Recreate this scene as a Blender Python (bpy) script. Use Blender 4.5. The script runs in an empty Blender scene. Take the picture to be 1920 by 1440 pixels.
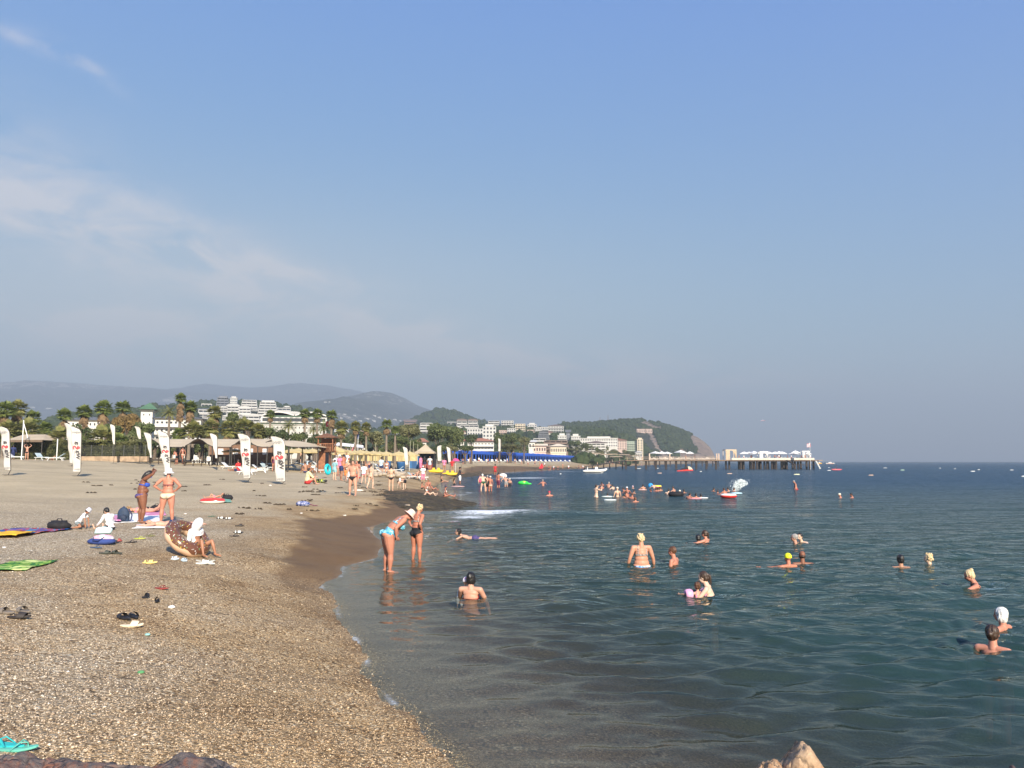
import bpy,math,random
import numpy as np
from mathutils import Vector,Matrix,Euler
random.seed(7)
rng=np.random.default_rng(11)
R=math.radians
sc=bpy.context.scene
COL=sc.collection
# camera, sky, sun, exposure
FPX=1467.0
CAMZ=2.6
PITCH=math.atan((865.0-720.0)/FPX)
cam_d=bpy.data.cameras.new('camera')
cam_d.sensor_width=36.0
cam_d.lens=36.0*FPX/1920.0
cam_d.clip_start=0.1
cam_d.clip_end=30000.0
cam=bpy.data.objects.new('camera',cam_d)
COL.objects.link(cam)
cam.location=(0,0,CAMZ)
cam.rotation_euler=(R(90)+PITCH,0,0)
sc.camera=cam
SUN_EL=R(29)
SUN_DIR=Vector((0.33*math.cos(SUN_EL),-0.944*math.cos(SUN_EL),math.sin(SUN_EL))).normalized()
sun_d=bpy.data.lights.new('sun','SUN')
sun_d.energy=4.7
sun_d.angle=R(0.9)
sun_d.color=(1.0,0.90,0.775)
sun=bpy.data.objects.new('sun',sun_d)
COL.objects.link(sun)
sun.rotation_euler=SUN_DIR.to_track_quat('Z','Y').to_euler()
sun.location=(20,-60,60)
world=bpy.data.worlds.new("World")
sc.world=world
world.use_nodes=True
wn=world.node_tree.nodes
wl=world.node_tree.links
wn.clear()
w_out=wn.new('ShaderNodeOutputWorld')
w_bg=wn.new('ShaderNodeBackground')
w_bg.inputs['Strength'].default_value=0.15
w_sky=wn.new('ShaderNodeTexSky')
w_sky.sky_type='NISHITA'
w_sky.sun_disc=False
w_sky.sun_elevation=SUN_EL
w_sky.sun_rotation=math.atan2(SUN_DIR.x,SUN_DIR.y)
w_sky.altitude=0
w_sky.air_density=1.0
w_sky.dust_density=0.5
w_sky.ozone_density=4.0
def wmath(op,a,b=None,clamp=False):
 n=wn.new('ShaderNodeMath');n.operation=op;n.use_clamp=clamp
 for i,v in enumerate((a,b)):
  if v is None:continue
  if isinstance(v,(int,float)):n.inputs[i].default_value=v
  else:wl.new(v,n.inputs[i])
 return n.outputs[0]
w_tc=wn.new('ShaderNodeTexCoord')
w_sep=wn.new('ShaderNodeSeparateXYZ')
wl.new(w_tc.outputs['Generated'],w_sep.inputs[0])
az=wmath('ARCTAN2',w_sep.outputs[0],w_sep.outputs[1])
el=wmath('ARCSINE',w_sep.outputs[2])
def azel(px,py):
 d=Vector(((px-960)/FPX,1,0));u=-(py-720)/FPX
 v=Vector((d.x,math.cos(PITCH)-u*math.sin(PITCH),math.sin(PITCH)+u*math.cos(PITCH))).normalized()
 return math.atan2(v.x,v.y),math.asin(v.z)
w_comb=wn.new('ShaderNodeCombineXYZ')
wl.new(wmath('MULTIPLY',az,6.0),w_comb.inputs[0])
wl.new(wmath('MULTIPLY',el,15.0),w_comb.inputs[1])
w_noi=wn.new('ShaderNodeTexNoise')
w_noi.inputs['Scale'].default_value=1.5
w_noi.inputs['Detail'].default_value=9
w_noi.inputs['Roughness'].default_value=0.6
w_noi.inputs['Distortion'].default_value=0.5
wl.new(w_comb.outputs[0],w_noi.inputs['Vector'])
CLOUDS=[(20,330,120,80,0.9,0.1),(170,430,210,48,1.0,0.20),(330,470,95,20,1.5,0.22),(540,505,130,20,1.6,0.16),(250,605,80,18,2.3,-0.05),(460,550,55,11,1.1,0.1),(210,640,320,50,0.8,0.0),(760,628,90,24,1.9,0.2),(900,665,110,20,1.9,0.12),(640,600,300,40,0.7,0.15),(1080,715,240,28,1.4,0.05),(1150,700,200,40,0.6,0.1),(40,75,45,9,0.9,0.2),(125,103,45,11,1.05,0.25),(175,128,40,10,0.8,0.55),(290,385,140,26,0.75,0.25),(700,735,900,45,0.6,0.0),]
tot=None
for(cx,cy,hw,hh,st,sl)in CLOUDS:
 a0,e0=azel(cx,cy)
 da=wmath('SUBTRACT',az,a0)
 de=wmath('SUBTRACT',el,e0)
 de=wmath('ADD',de,wmath('MULTIPLY',da,sl))
 q=wmath('ADD',wmath('POWER',wmath('MULTIPLY',da,FPX/hw),2.0),wmath('POWER',wmath('ABSOLUTE',wmath('MULTIPLY',de,FPX/hh)),2.0))
 g=wmath('MULTIPLY',wmath('EXPONENT',wmath('MULTIPLY',q,-0.8)),st)
 tot=g if tot is None else wmath('ADD',tot,g)
nn=wmath('MULTIPLY',wmath('SUBTRACT',w_noi.outputs['Fac'],0.36),3.2,clamp=True)
cfac=wmath('MULTIPLY',wmath('MULTIPLY',tot,nn),0.46)
a0,e0=azel(330,600)
vq=wmath('ADD',wmath('POWER',wmath('ABSOLUTE',wmath('MULTIPLY',wmath('SUBTRACT',az,a0),FPX/800)),2.0),wmath('POWER',wmath('ABSOLUTE',wmath('MULTIPLY',wmath('SUBTRACT',el,e0),FPX/190)),2.0))
cfac=wmath('ADD',cfac,wmath('MULTIPLY',wmath('EXPONENT',wmath('MULTIPLY',vq,-1.0)),.34))
cfac=wmath('MINIMUM',cfac,0.62)
w_cm=wn.new('ShaderNodeMixRGB')
w_cm.inputs[2].default_value=(4.2,3.7,3.4,1)
wl.new(cfac,w_cm.inputs[0])
w_spl=wn.new('ShaderNodeSeparateColor')
w_cmb=wn.new('ShaderNodeCombineColor')
wl.new(w_sky.outputs[0],w_spl.inputs[0])
for _i,(_e,_k)in enumerate(((.90,.525),(.61,.91),(.0,2.98))):
 wl.new(wmath('MULTIPLY',wmath('POWER',w_spl.outputs[_i],_e),_k),w_cmb.inputs[_i])
wl.new(w_cmb.outputs[0],w_cm.inputs[1])
wl.new(w_cm.outputs[0],w_bg.inputs['Color'])
wl.new(w_bg.outputs[0],w_out.inputs['Surface'])
sc.view_settings.view_transform='Standard'
sc.view_settings.look='None'
sc.view_settings.gamma=1.0
sc.view_settings.exposure=0.78
sc.view_settings.use_curve_mapping=False
sc.cycles.max_bounces=6
sc.cycles.diffuse_bounces=2
sc.cycles.glossy_bounces=2
sc.cycles.transmission_bounces=2
sc.cycles.transparent_max_bounces=8
sc.cycles.volume_bounces=0
sc.cycles.caustics_reflective=False
sc.cycles.caustics_refractive=False
# helpers: pixels, noise
SPI,CPI=math.sin(PITCH),math.cos(PITCH)
def ray(px,py):
 a=(px-960)/FPX;u=-(py-720)/FPX
 return Vector((a,CPI-u*SPI,SPI+u*CPI))
def P(px,py,depth):
 """point at forward distance depth (world y) seen at a photograph pixel"""
 d=ray(px,py)
 t=depth/d.y
 return Vector((d.x*t,depth,CAMZ+d.z*t))
def onz(px,py,z=0.0):
 d=ray(px,py)
 t=(z-CAMZ)/d.z
 return Vector((d.x*t,d.y*t,z))
def _h(ix,iy,seed):
 n=(ix.astype(np.int64)*374761393+iy.astype(np.int64)*668265263+seed*1442695041)&0xffffffff
 n=((n^(n>>13))*1274126177)&0xffffffff
 n=n^(n>>16)
 return(n&0xffff)/65535.0
def vnoise(x,y,seed=0):
 ix=np.floor(x);iy=np.floor(y)
 fx=x-ix;fy=y-iy
 fx=fx*fx*(3-2*fx);fy=fy*fy*(3-2*fy)
 a=_h(ix,iy,seed);b=_h(ix+1,iy,seed);c=_h(ix,iy+1,seed);d=_h(ix+1,iy+1,seed)
 return(a*(1-fx)+b*fx)*(1-fy)+(c*(1-fx)+d*fx)*fy
def fbm(x,y,seed=0,octv=4,gain=0.5):
 x=np.asarray(x,float);y=np.asarray(y,float)
 s=0.0;a=1.0;n=0.0
 for o in range(octv):
  s=s+a*(vnoise(x*2**o+17.3*o,y*2**o-9.1*o,seed+o)-0.5)
  n+=a;a*=gain
 return s/n*2
def sstep(a,b,x):
 t=np.clip((x-a)/(b-a),0,1)
 return t*t*(3-2*t)
# helpers: materials
def mk(name):
 m=bpy.data.materials.new(name)
 m.use_nodes=True
 nt=m.node_tree
 nt.nodes.clear()
 o=nt.nodes.new('ShaderNodeOutputMaterial')
 return m,nt,o
def lin(c):
 return tuple(((v/255.0)/12.92 if v<=10 else(((v/255.0)+0.055)/1.055)**2.4)for v in c)
_MC={}
def M(name,col,rough=0.6,var=0.12,scale=6.0,bump=0.0,metal=0.0,spec=0.4,col2=None,twoside=False,transl=0.0):
 """plain procedural surface: base colour broken up by noise, optional bump. col is linear rgb"""
 key=(name,tuple(col),rough,var,scale,bump,metal,None if col2 is None else tuple(col2))
 if key in _MC:return _MC[key]
 m,nt,o=mk(name)
 b=nt.nodes.new('ShaderNodeBsdfPrincipled')
 b.inputs['Roughness'].default_value=rough
 b.inputs['Metallic'].default_value=metal
 b.inputs['Specular IOR Level'].default_value=spec
 tc=nt.nodes.new('ShaderNodeTexCoord')
 no=nt.nodes.new('ShaderNodeTexNoise')
 no.inputs['Scale'].default_value=scale
 no.inputs['Detail'].default_value=4
 nt.links.new(tc.outputs['Object'],no.inputs['Vector'])
 rp=nt.nodes.new('ShaderNodeValToRGB')
 c2=col2 if col2 is not None else tuple(min(1,v*(1+var))for v in col)
 c1=tuple(v*(1-var)for v in col)if col2 is None else col
 rp.color_ramp.elements[0].color=(*c1,1);rp.color_ramp.elements[0].position=0.35
 rp.color_ramp.elements[1].color=(*c2,1);rp.color_ramp.elements[1].position=0.65
 nt.links.new(no.outputs['Fac'],rp.inputs[0])
 nt.links.new(rp.outputs[0],b.inputs['Base Color'])
 if bump>0:
  bp=nt.nodes.new('ShaderNodeBump')
  bp.inputs['Strength'].default_value=0.6
  bp.inputs['Distance'].default_value=bump
  nt.links.new(no.outputs['Fac'],bp.inputs['Height'])
  nt.links.new(bp.outputs[0],b.inputs['Normal'])
 if transl>0:
  tr=nt.nodes.new('ShaderNodeBsdfTranslucent')
  nt.links.new(rp.outputs[0],tr.inputs['Color'])
  mx=nt.nodes.new('ShaderNodeMixShader')
  mx.inputs[0].default_value=transl
  nt.links.new(b.outputs[0],mx.inputs[1]);nt.links.new(tr.outputs[0],mx.inputs[2])
  nt.links.new(mx.outputs[0],o.inputs[0])
 else:
  nt.links.new(b.outputs[0],o.inputs[0])
 _MC[key]=m
 return m
# helpers: meshes
def fillmesh(me,v,f,mi=None,smooth=False):
 me.from_pydata(v,[],f)
 if mi is not None and len(mi)==len(me.polygons):
  me.polygons.foreach_set('material_index',mi)
 if smooth:
  me.polygons.foreach_set('use_smooth',[True]*len(me.polygons))
 me.update()
def perp(t):
 a=Vector((0,0,1))if abs(t.z)<0.9 else Vector((1,0,0))
 x=t.cross(a).normalized()
 return x,t.cross(x).normalized()
class MB:
 def __init__(s):s.v=[];s.f=[];s.m=[]
 def add(s,vs,fs,mi=0):
  n=len(s.v)
  s.v.extend([tuple(q)for q in vs])
  s.f.extend([tuple(i+n for i in q)for q in fs])
  s.m.extend([mi]*len(fs))
  return s
 def box(s,c,d,rz=0.0,mi=0,rot=None,taper=1.0):
  hx,hy,hz=d[0]/2,d[1]/2,d[2]/2
  m=rot if rot is not None else Matrix.Rotation(rz,3,'Z')
  vs=[]
  for z in(-1,1):
   k=taper if z>0 else 1
   for x,y in((-1,-1),(1,-1),(1,1),(-1,1)):
    vs.append(m@Vector((x*hx*k,y*hy*k,z*hz))+Vector(c))
  return s.add(vs,[(3,2,1,0),(4,5,6,7),(0,1,5,4),(1,2,6,5),(2,3,7,6),(3,0,4,7)],mi)
 def tube(s,pts,rad,n=8,mi=0,cap=True,sq=1.0,closed=False):
  pts=[Vector(p)for p in pts]
  if isinstance(rad,(int,float)):rad=[rad]*len(pts)
  vs=[];fs=[]
  x=None
  for i,p in enumerate(pts):
   a=pts[max(i-1,0)];b=pts[min(i+1,len(pts)-1)]
   if closed:
    a=pts[(i-1)%len(pts)];b=pts[(i+1)%len(pts)]
   t=(b-a).normalized()
   if x is None:x,y=perp(t)
   else:
    x=(x-t*x.dot(t)).normalized();y=t.cross(x)
   for k in range(n):
    an=2*math.pi*k/n
    vs.append(p+(x*math.cos(an)+y*math.sin(an)*sq)*rad[i])
  L=len(pts)
  for i in range(L if closed else L-1):
   j=(i+1)%L
   for k in range(n):
    k2=(k+1)%n
    fs.append((i*n+k,j*n+k,j*n+k2,i*n+k2)[::-1])
  if cap and not closed:
   fs.append(tuple(range(n))[::1]);fs.append(tuple((L-1)*n+k for k in range(n))[::-1])
  return s.add(vs,fs,mi)
 def ell(s,c,r,rot=None,nu=12,nv=8,mi=0,v0=0.0,v1=1.0):
  vs=[];fs=[]
  m=rot if rot is not None else Matrix.Identity(3)
  for j in range(nv+1):
   t=math.pi*(v0+(v1-v0)*j/nv)
   for i in range(nu):
    a=2*math.pi*i/nu
    vs.append(m@Vector((r[0]*math.sin(t)*math.cos(a),r[1]*math.sin(t)*math.sin(a),r[2]*math.cos(t)))+Vector(c))
  for j in range(nv):
   for i in range(nu):
    i2=(i+1)%nu
    fs.append((j*nu+i,(j+1)*nu+i,(j+1)*nu+i2,j*nu+i2))
  return s.add(vs,fs,mi)
 def lathe(s,prof,n=16,c=(0,0,0),rot=None,mi=0):
  m=rot if rot is not None else Matrix.Identity(3)
  vs=[];fs=[]
  for(r,z)in prof:
   for k in range(n):
    a=2*math.pi*k/n
    vs.append(m@Vector((r*math.cos(a),r*math.sin(a),z))+Vector(c))
  for j in range(len(prof)-1):
   for k in range(n):
    k2=(k+1)%n
    fs.append((j*n+k,j*n+k2,(j+1)*n+k2,(j+1)*n+k))
  return s.add(vs,fs,mi)
 def grid(s,fn,nu,nv,mi=0):
  vs=[fn(i/nu,j/nv)for j in range(nv+1)for i in range(nu+1)]
  fs=[(j*(nu+1)+i,j*(nu+1)+i+1,(j+1)*(nu+1)+i+1,(j+1)*(nu+1)+i)for j in range(nv)for i in range(nu)]
  return s.add(vs,fs,mi)
 def prism(s,poly,z0,z1,mi=0,fn=None):
  """extrude a 2d outline [(x,y)] between z0 and z1"""
  n=len(poly)
  fn=fn or(lambda x,y,z:(x,y,z))
  vs=[fn(x,y,z0)for x,y in poly]+[fn(x,y,z1)for x,y in poly]
  fs=[tuple(range(n))[::-1],tuple(range(n,2*n))]+[(i,(i+1)%n,n+(i+1)%n,n+i)for i in range(n)]
  return s.add(vs,fs,mi)
 def mesh(s,name,mats,smooth=False):
  me=bpy.data.meshes.new(name)
  fillmesh(me,s.v,s.f,s.m,smooth)
  for m in(mats if isinstance(mats,(list,tuple))else[mats]):me.materials.append(m)
  return me
 def build(s,name,mats,parent=None,smooth=False,loc=None):
  o=bpy.data.objects.new(name,s.mesh(name,mats,smooth))
  COL.objects.link(o)
  if parent is not None:o.parent=parent
  if loc is not None:o.location=loc
  return o
def tag(o,label=None,cat=None,group=None,kind=None):
 if label:o['label']=label
 if cat:o['category']=cat
 if group:o['group']=group
 if kind:o['kind']=kind
 return o
def thing(name,label,cat,loc=(0,0,0),rz=0.0,group=None,scale=1.0):
 o=bpy.data.objects.new(name,None)
 o.empty_display_size=0.3
 COL.objects.link(o)
 o.location=loc;o.rotation_euler=(0,0,rz);o.scale=(scale,)*3
 return tag(o,label,cat,group)
def dup(root,loc=None,rz=None,label=None,group=None,scale=None,parent=None):
 c=root.copy();COL.objects.link(c)
 if parent is not None:c.parent=parent
 if loc is not None:c.location=loc
 if rz is not None:c.rotation_euler=(0,0,rz)
 if scale is not None:c.scale=(scale,)*3 if isinstance(scale,(int,float))else scale
 if label:c['label']=label
 if group:c['group']=group
 for ch in list(root.children):dup(ch,parent=c)
 return c
# shoreline and terrain height
_pre=[(12,-15),(6,-1),(2.6,2.6),(.75,4.0),(-.1,5.2)]
_spx=[(840,1440),(780,1375),(700,1285),(660,1200),(628,1150),(622,1120),(596,1094),(640,1080),(645,1062),(695,1050),(712,1030),(705,1010),(688,989),(730,978),(768,966),(800,957),(850,945),(842,934),(822,922),(808,914),(822,906),(838,902),(848,896),(900,890),(935,887),(960,885),(1000,883),(1050,880.5),(1095,878.3),(1130,876.5),(1180,873.5),(1240,871),(1300,869),(1337,867.9)]
SHORE=[tuple(p)for p in _pre]+[tuple(onz(x,y)[:2])for x,y in _spx]+[(352,1600),(250,2600),(-900,4200),(-4500,7600)]
_poly=np.array(SHORE+[(-9500,7600),(-9500,-200),(12,-200)])
_SA=np.array(SHORE[:-1]);_SB=np.array(SHORE[1:])
def sdist(X,Y):
 """signed distance to the waterline, positive on land"""
 X=np.asarray(X,float);Y=np.asarray(Y,float)
 d=np.full(X.shape,1e12)
 for a,b in zip(_SA,_SB):
  ab=b-a;L=ab@ab
  t=np.clip(((X-a[0])*ab[0]+(Y-a[1])*ab[1])/L,0,1)
  d=np.minimum(d,(X-a[0]-t*ab[0])**2+(Y-a[1]-t*ab[1])**2)
 d=np.sqrt(d)
 ins=np.zeros(X.shape,bool)
 n=len(_poly)
 for i in range(n):
  x0,y0=_poly[i];x1,y1=_poly[(i+1)%n]
  if y0==y1:continue
  c=((y0>Y)!=(y1>Y))&(X<(x1-x0)*(Y-y0)/(y1-y0)+x0)
  ins^=c
 return np.where(ins,d,-d)
def TH(X,Y,D=None):
 X=np.asarray(X,float);Y=np.asarray(Y,float)
 if D is None:D=sdist(X,Y)
 k=1+1.7*sstep(70,190,Y)
 near=1-sstep(14,26,Y)
 D=D+fbm(X*1.6,Y*1.1,91,4)*.22*sstep(5,8,Y)*(1-sstep(22,60,Y))
 d=np.maximum(D,0)*k
 d=d*(1+0.35*near)
 z=np.interp(d,[0,1.2,3,6,10,25,45,75,300,3000,9000],[0,.2,.52,.76,.92,1.5,2.65,3.1,3.4,8,20])
 dw=np.maximum(-D,0)
 zw=-np.interp(dw,[0,1.2,2.5,4,7,15,60,400],[0,.07,.24,.55,1.05,1.8,3.8,9])
 z=np.where(D>0,z,zw)
 u=fbm(X*.9,Y*.9,3,3)*.035+fbm(X*.22,Y*.22,8,3)*.07+fbm(X*3.1,Y*3.1,5,2)*.014
 z=z+u*sstep(.3,4,np.abs(D))*(1-.6*sstep(60,200,Y))
 return z
def hit(px,py,fn=None,far=900.0,near=2.0):
 """where the sight line of a photograph pixel meets the ground"""
 d=ray(px,py)
 y=near*(far/near)**(np.arange(1600)/1599.0)
 X=d.x/d.y*y;Z=CAMZ+d.z/d.y*y
 H=(fn or TH)(X,y)
 w=np.where(Z<=H)[0]
 if len(w)==0:return None
 i=w[0]
 if i==0:return Vector((X[0],y[0],float(H[0])))
 a=(Z[i-1]-H[i-1])/((Z[i-1]-H[i-1])-(Z[i]-H[i]))
 yy=y[i-1]+a*(y[i]-y[i-1])
 xx=d.x/d.y*yy
 return Vector((xx,yy,float((fn or TH)(np.array([xx]),np.array([yy]))[0])))
def ground(x,y):
 return float(TH(np.array([x]),np.array([y]))[0])
def fan(ys,ts):
 T,Y=np.meshgrid(ts,ys)
 return(T*(Y+2.5)).ravel(),Y.ravel()
def gridmesh(name,X,Y,Z,nu,nv,mats,attrs=None,keep=None):
 idx=np.arange(nu*nv).reshape(nv,nu)
 f=np.stack([idx[:-1,:-1],idx[:-1,1:],idx[1:,1:],idx[1:,:-1]],-1).reshape(-1,4)
 V=np.stack([X,Y,Z],1)
 if keep is not None:
  k=keep[f].any(1);f=f[k]
  used=np.unique(f);rm=-np.ones(len(V),int);rm[used]=np.arange(len(used))
  f=rm[f];V=V[used]
 else:used=np.arange(len(V))
 me=bpy.data.meshes.new(name)
 me.vertices.add(len(V));me.vertices.foreach_set('co',V.ravel())
 me.loops.add(len(f)*4);me.loops.foreach_set('vertex_index',f.ravel())
 me.polygons.add(len(f));me.polygons.foreach_set('loop_start',np.arange(0,len(f)*4,4))
 me.polygons.foreach_set('loop_total',np.full(len(f),4))
 me.polygons.foreach_set('use_smooth',np.ones(len(f),bool))
 me.update(calc_edges=True)
 for k,a in(attrs or{}).items():
  at=me.attributes.new(k,'FLOAT','POINT');at.data.foreach_set('value',np.asarray(a)[used].astype(np.float32))
 for m in(mats if isinstance(mats,list)else[mats]):me.materials.append(m)
 o=bpy.data.objects.new(name,me);COL.objects.link(o)
 return o
class NT:
 """short hand for building node trees"""
 def __init__(s,nt):s.nt=nt
 def n(s,t,**k):
  x=s.nt.nodes.new(t)
  for a,b in k.items():setattr(x,a,b)
  return x
 def l(s,a,b):s.nt.links.new(a,b)
 def val(s,sock,v):
  if hasattr(v,'is_output')or hasattr(v,'links'):s.l(v,sock)
  else:sock.default_value=v
 def math(s,op,a,b=0.0,clamp=False):
  x=s.n('ShaderNodeMath',operation=op,use_clamp=clamp)
  s.val(x.inputs[0],a);s.val(x.inputs[1],b)
  return x.outputs[0]
 def attr(s,name):
  return s.n('ShaderNodeAttribute',attribute_name=name).outputs['Fac']
 def mixc(s,f,a,b,bt='MIX'):
  x=s.n('ShaderNodeMixRGB',blend_type=bt)
  s.val(x.inputs[0],f)
  for i,c in((1,a),(2,b)):
   if isinstance(c,tuple):x.inputs[i].default_value=(*c,1)if len(c)==3 else c
   else:s.l(c,x.inputs[i])
  return x.outputs[0]
 def ramp(s,f,st):
  x=s.n('ShaderNodeValToRGB')
  e=x.color_ramp.elements
  while len(e)<len(st):e.new(0.5)
  for i,(p,c)in enumerate(st):
   e[i].position=p;e[i].color=(*c,1)if isinstance(c,tuple)else(c,c,c,1)
  s.l(f,x.inputs[0])
  return x.outputs[0]
 def noise(s,vec,scale,detail=4,rough=.55,dist=0.0):
  x=s.n('ShaderNodeTexNoise')
  x.inputs['Scale'].default_value=scale;x.inputs['Detail'].default_value=detail
  x.inputs['Roughness'].default_value=rough;x.inputs['Distortion'].default_value=dist
  s.l(vec,x.inputs['Vector'])
  return x.outputs['Fac']
 def mapv(s,vec,sc_):
  x=s.n('ShaderNodeMapping');x.inputs['Scale'].default_value=sc_
  s.l(vec,x.inputs['Vector'])
  return x.outputs[0]
# beach material: shingle near the sea, coarse sand behind, wet by the waterline
def beach_material():
 m,nt,o=mk('beach_shingle')
 k=NT(nt)
 tc=k.n('ShaderNodeTexCoord').outputs['Object']
 wet=k.attr('wet');peb=k.attr('pebble');tide=k.attr('tide')
 cols=[]
 for sc_,seed in((36.0,0),(74.0,1)):
  v=k.n('ShaderNodeTexVoronoi');v.inputs['Scale'].default_value=sc_
  v.inputs['Randomness'].default_value=1.0
  k.l(k.mapv(tc,(1,.8,1)),v.inputs['Vector'])
  sp=k.n('ShaderNodeSeparateColor');k.l(v.outputs['Color'],sp.inputs[0])
  c=k.ramp(sp.outputs[0],[(0.0,(.10,.070,.042)),(.10,(.25,.185,.12)),(.30,(.44,.35,.235)),(.55,(.58,.475,.33)),(.76,(.70,.59,.43)),(.87,(.86,.76,.59)),(1.0,(1.0,.95,.80))])
  c=k.mixc(k.math('MULTIPLY',sp.outputs[1],.32),c,(.37,.24,.12))
  cr=k.ramp(v.outputs['Distance'],[(0.0,1.0),(.42,1.0),(.66,.42)])
  c=k.mixc(1.0,c,cr,'MULTIPLY')
  cols.append((c,v.outputs['Distance']))
 big=k.noise(tc,1.7,5)
 c=k.mixc(k.ramp(k.noise(tc,3.1,3),[(.42,0.0),(.6,1.0)]),cols[0][0],cols[1][0])
 sn=k.noise(tc,55,6,.75)
 sand=k.ramp(sn,[(.30,(.285,.228,.145)),(.5,(.415,.342,.228)),(.68,(.55,.46,.318))])
 c=k.mixc(peb,sand,c)
 pt=k.ramp(k.noise(tc,.85,8,.62),[(.47,0.0),(.64,1.0)])
 c=k.mixc(k.math('MULTIPLY',pt,k.math('ADD',k.math('MULTIPLY',tide,.5),.08)),c,k.mixc(1.0,c,(.50,.40,.29),'MULTIPLY'))
 md=k.ramp(k.noise(tc,.23,4),[(.35,.86),(.65,1.1)])
 c=k.mixc(1.0,c,md,'MULTIPLY')
 c=k.mixc(k.math('MULTIPLY',tide,.66),c,k.mixc(1.0,c,(.80,.63,.40),'MULTIPLY'))
 wetc=k.mixc(.65,c,(.17,.13,.098))
 wetc=k.mixc(1.0,wetc,(.62,.51,.36),'MULTIPLY')
 und=k.attr('under')
 wetc=k.mixc(und,wetc,k.mixc(1.0,k.mixc(.25,c,(.34,.30,.27)),(.62,.60,.62),'MULTIPLY'))
 c=k.mixc(wet,c,wetc)
 b=k.n('ShaderNodeBsdfPrincipled')
 c=k.mixc(1.0,c,(1.09,1.075,1.02),'MULTIPLY')
 k.l(c,b.inputs['Base Color'])
 k.val(b.inputs['Roughness'],k.math('SUBTRACT',.92,k.math('MULTIPLY',wet,.27)))
 b.inputs['Specular IOR Level'].default_value=.2
 h=k.math('ADD',k.math('MULTIPLY',k.math('ADD',cols[0][1],k.math('MULTIPLY',cols[1][1],.6)),k.math('MULTIPLY',peb,-.020)),k.math('ADD',k.math('MULTIPLY',k.noise(tc,5.5,5,.7),.075),k.math('MULTIPLY',sn,.012)))
 ft=k.n('ShaderNodeTexVoronoi');ft.feature='SMOOTH_F1';ft.inputs['Scale'].default_value=2.1;ft.inputs['Smoothness'].default_value=.45
 k.l(k.mixc(.12,tc,k.n('ShaderNodeTexNoise').outputs['Color']),ft.inputs['Vector'])
 h=k.math('ADD',h,k.math('MULTIPLY',k.math('MINIMUM',ft.outputs['Distance'],.34),.12))
 bp=k.n('ShaderNodeBump');bp.inputs['Strength'].default_value=.75;bp.inputs['Distance'].default_value=1.0
 k.l(k.math('MULTIPLY',h,k.math('SUBTRACT',1.0,k.math('MULTIPLY',wet,.8))),bp.inputs['Height'])
 k.l(bp.outputs[0],b.inputs['Normal'])
 k.l(b.outputs[0],o.inputs[0])
 return m
_ys=[-30,-18,-10,-5,-2,0,1,1.6,2.2,2.6]
y=3.0
while y<8200:_ys.append(y);y*=1.017
_ts=np.concatenate([np.linspace(-3.5,-1.0,30)[:-1],np.linspace(-1.0,1.0,300),np.linspace(1.0,3.5,30)[1:]])
gx,gy=fan(np.array(_ys),_ts)
gd=sdist(gx,gy)
gz=TH(gx,gy,gd)
_wn=fbm(gx*.35,gy*.12,21,4)
_bay=np.exp(-((gy-26)/8.5)**2)*2.2+np.exp(-((gy-52)/12.0)**2)*4.5*np.clip((gx+16)/8,0,1)+np.exp(-((gy-200)/45.0)**2)*8
_wet=1-sstep(.02+_bay,.16+_bay*1.12,gd+_wn*(.12+.35*np.minimum(_bay,3))+fbm(gx*1.4,gy*.9,77,4)*.30*np.minimum(_bay,2))
_wet*=.35+.65*sstep(14.5,19,gy)
_tide=1-sstep(1.0,6.2+.03*gy,gd+fbm(gx*.5,gy*.5,31,3)*3.0+_bay*-.2)
_peb=np.clip(1.15-sstep(14,40,gy)*.75-sstep(6,22,gd)*.45,0,1)*(1-.9*_wet*sstep(16,20,gy))
_land=sstep(48,70,gd)
beach=gridmesh('beach',gx,gy,gz,len(_ts),len(_ys),beach_material(),{'under':sstep(-.02,.03,-gz),'wet':np.maximum(_wet,sstep(-.01,.02,-gz)),'pebble':_peb,'tide':_tide})
tag(beach,'pale shingle and sand beach sloping to the sea','beach',kind='structure')
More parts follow.
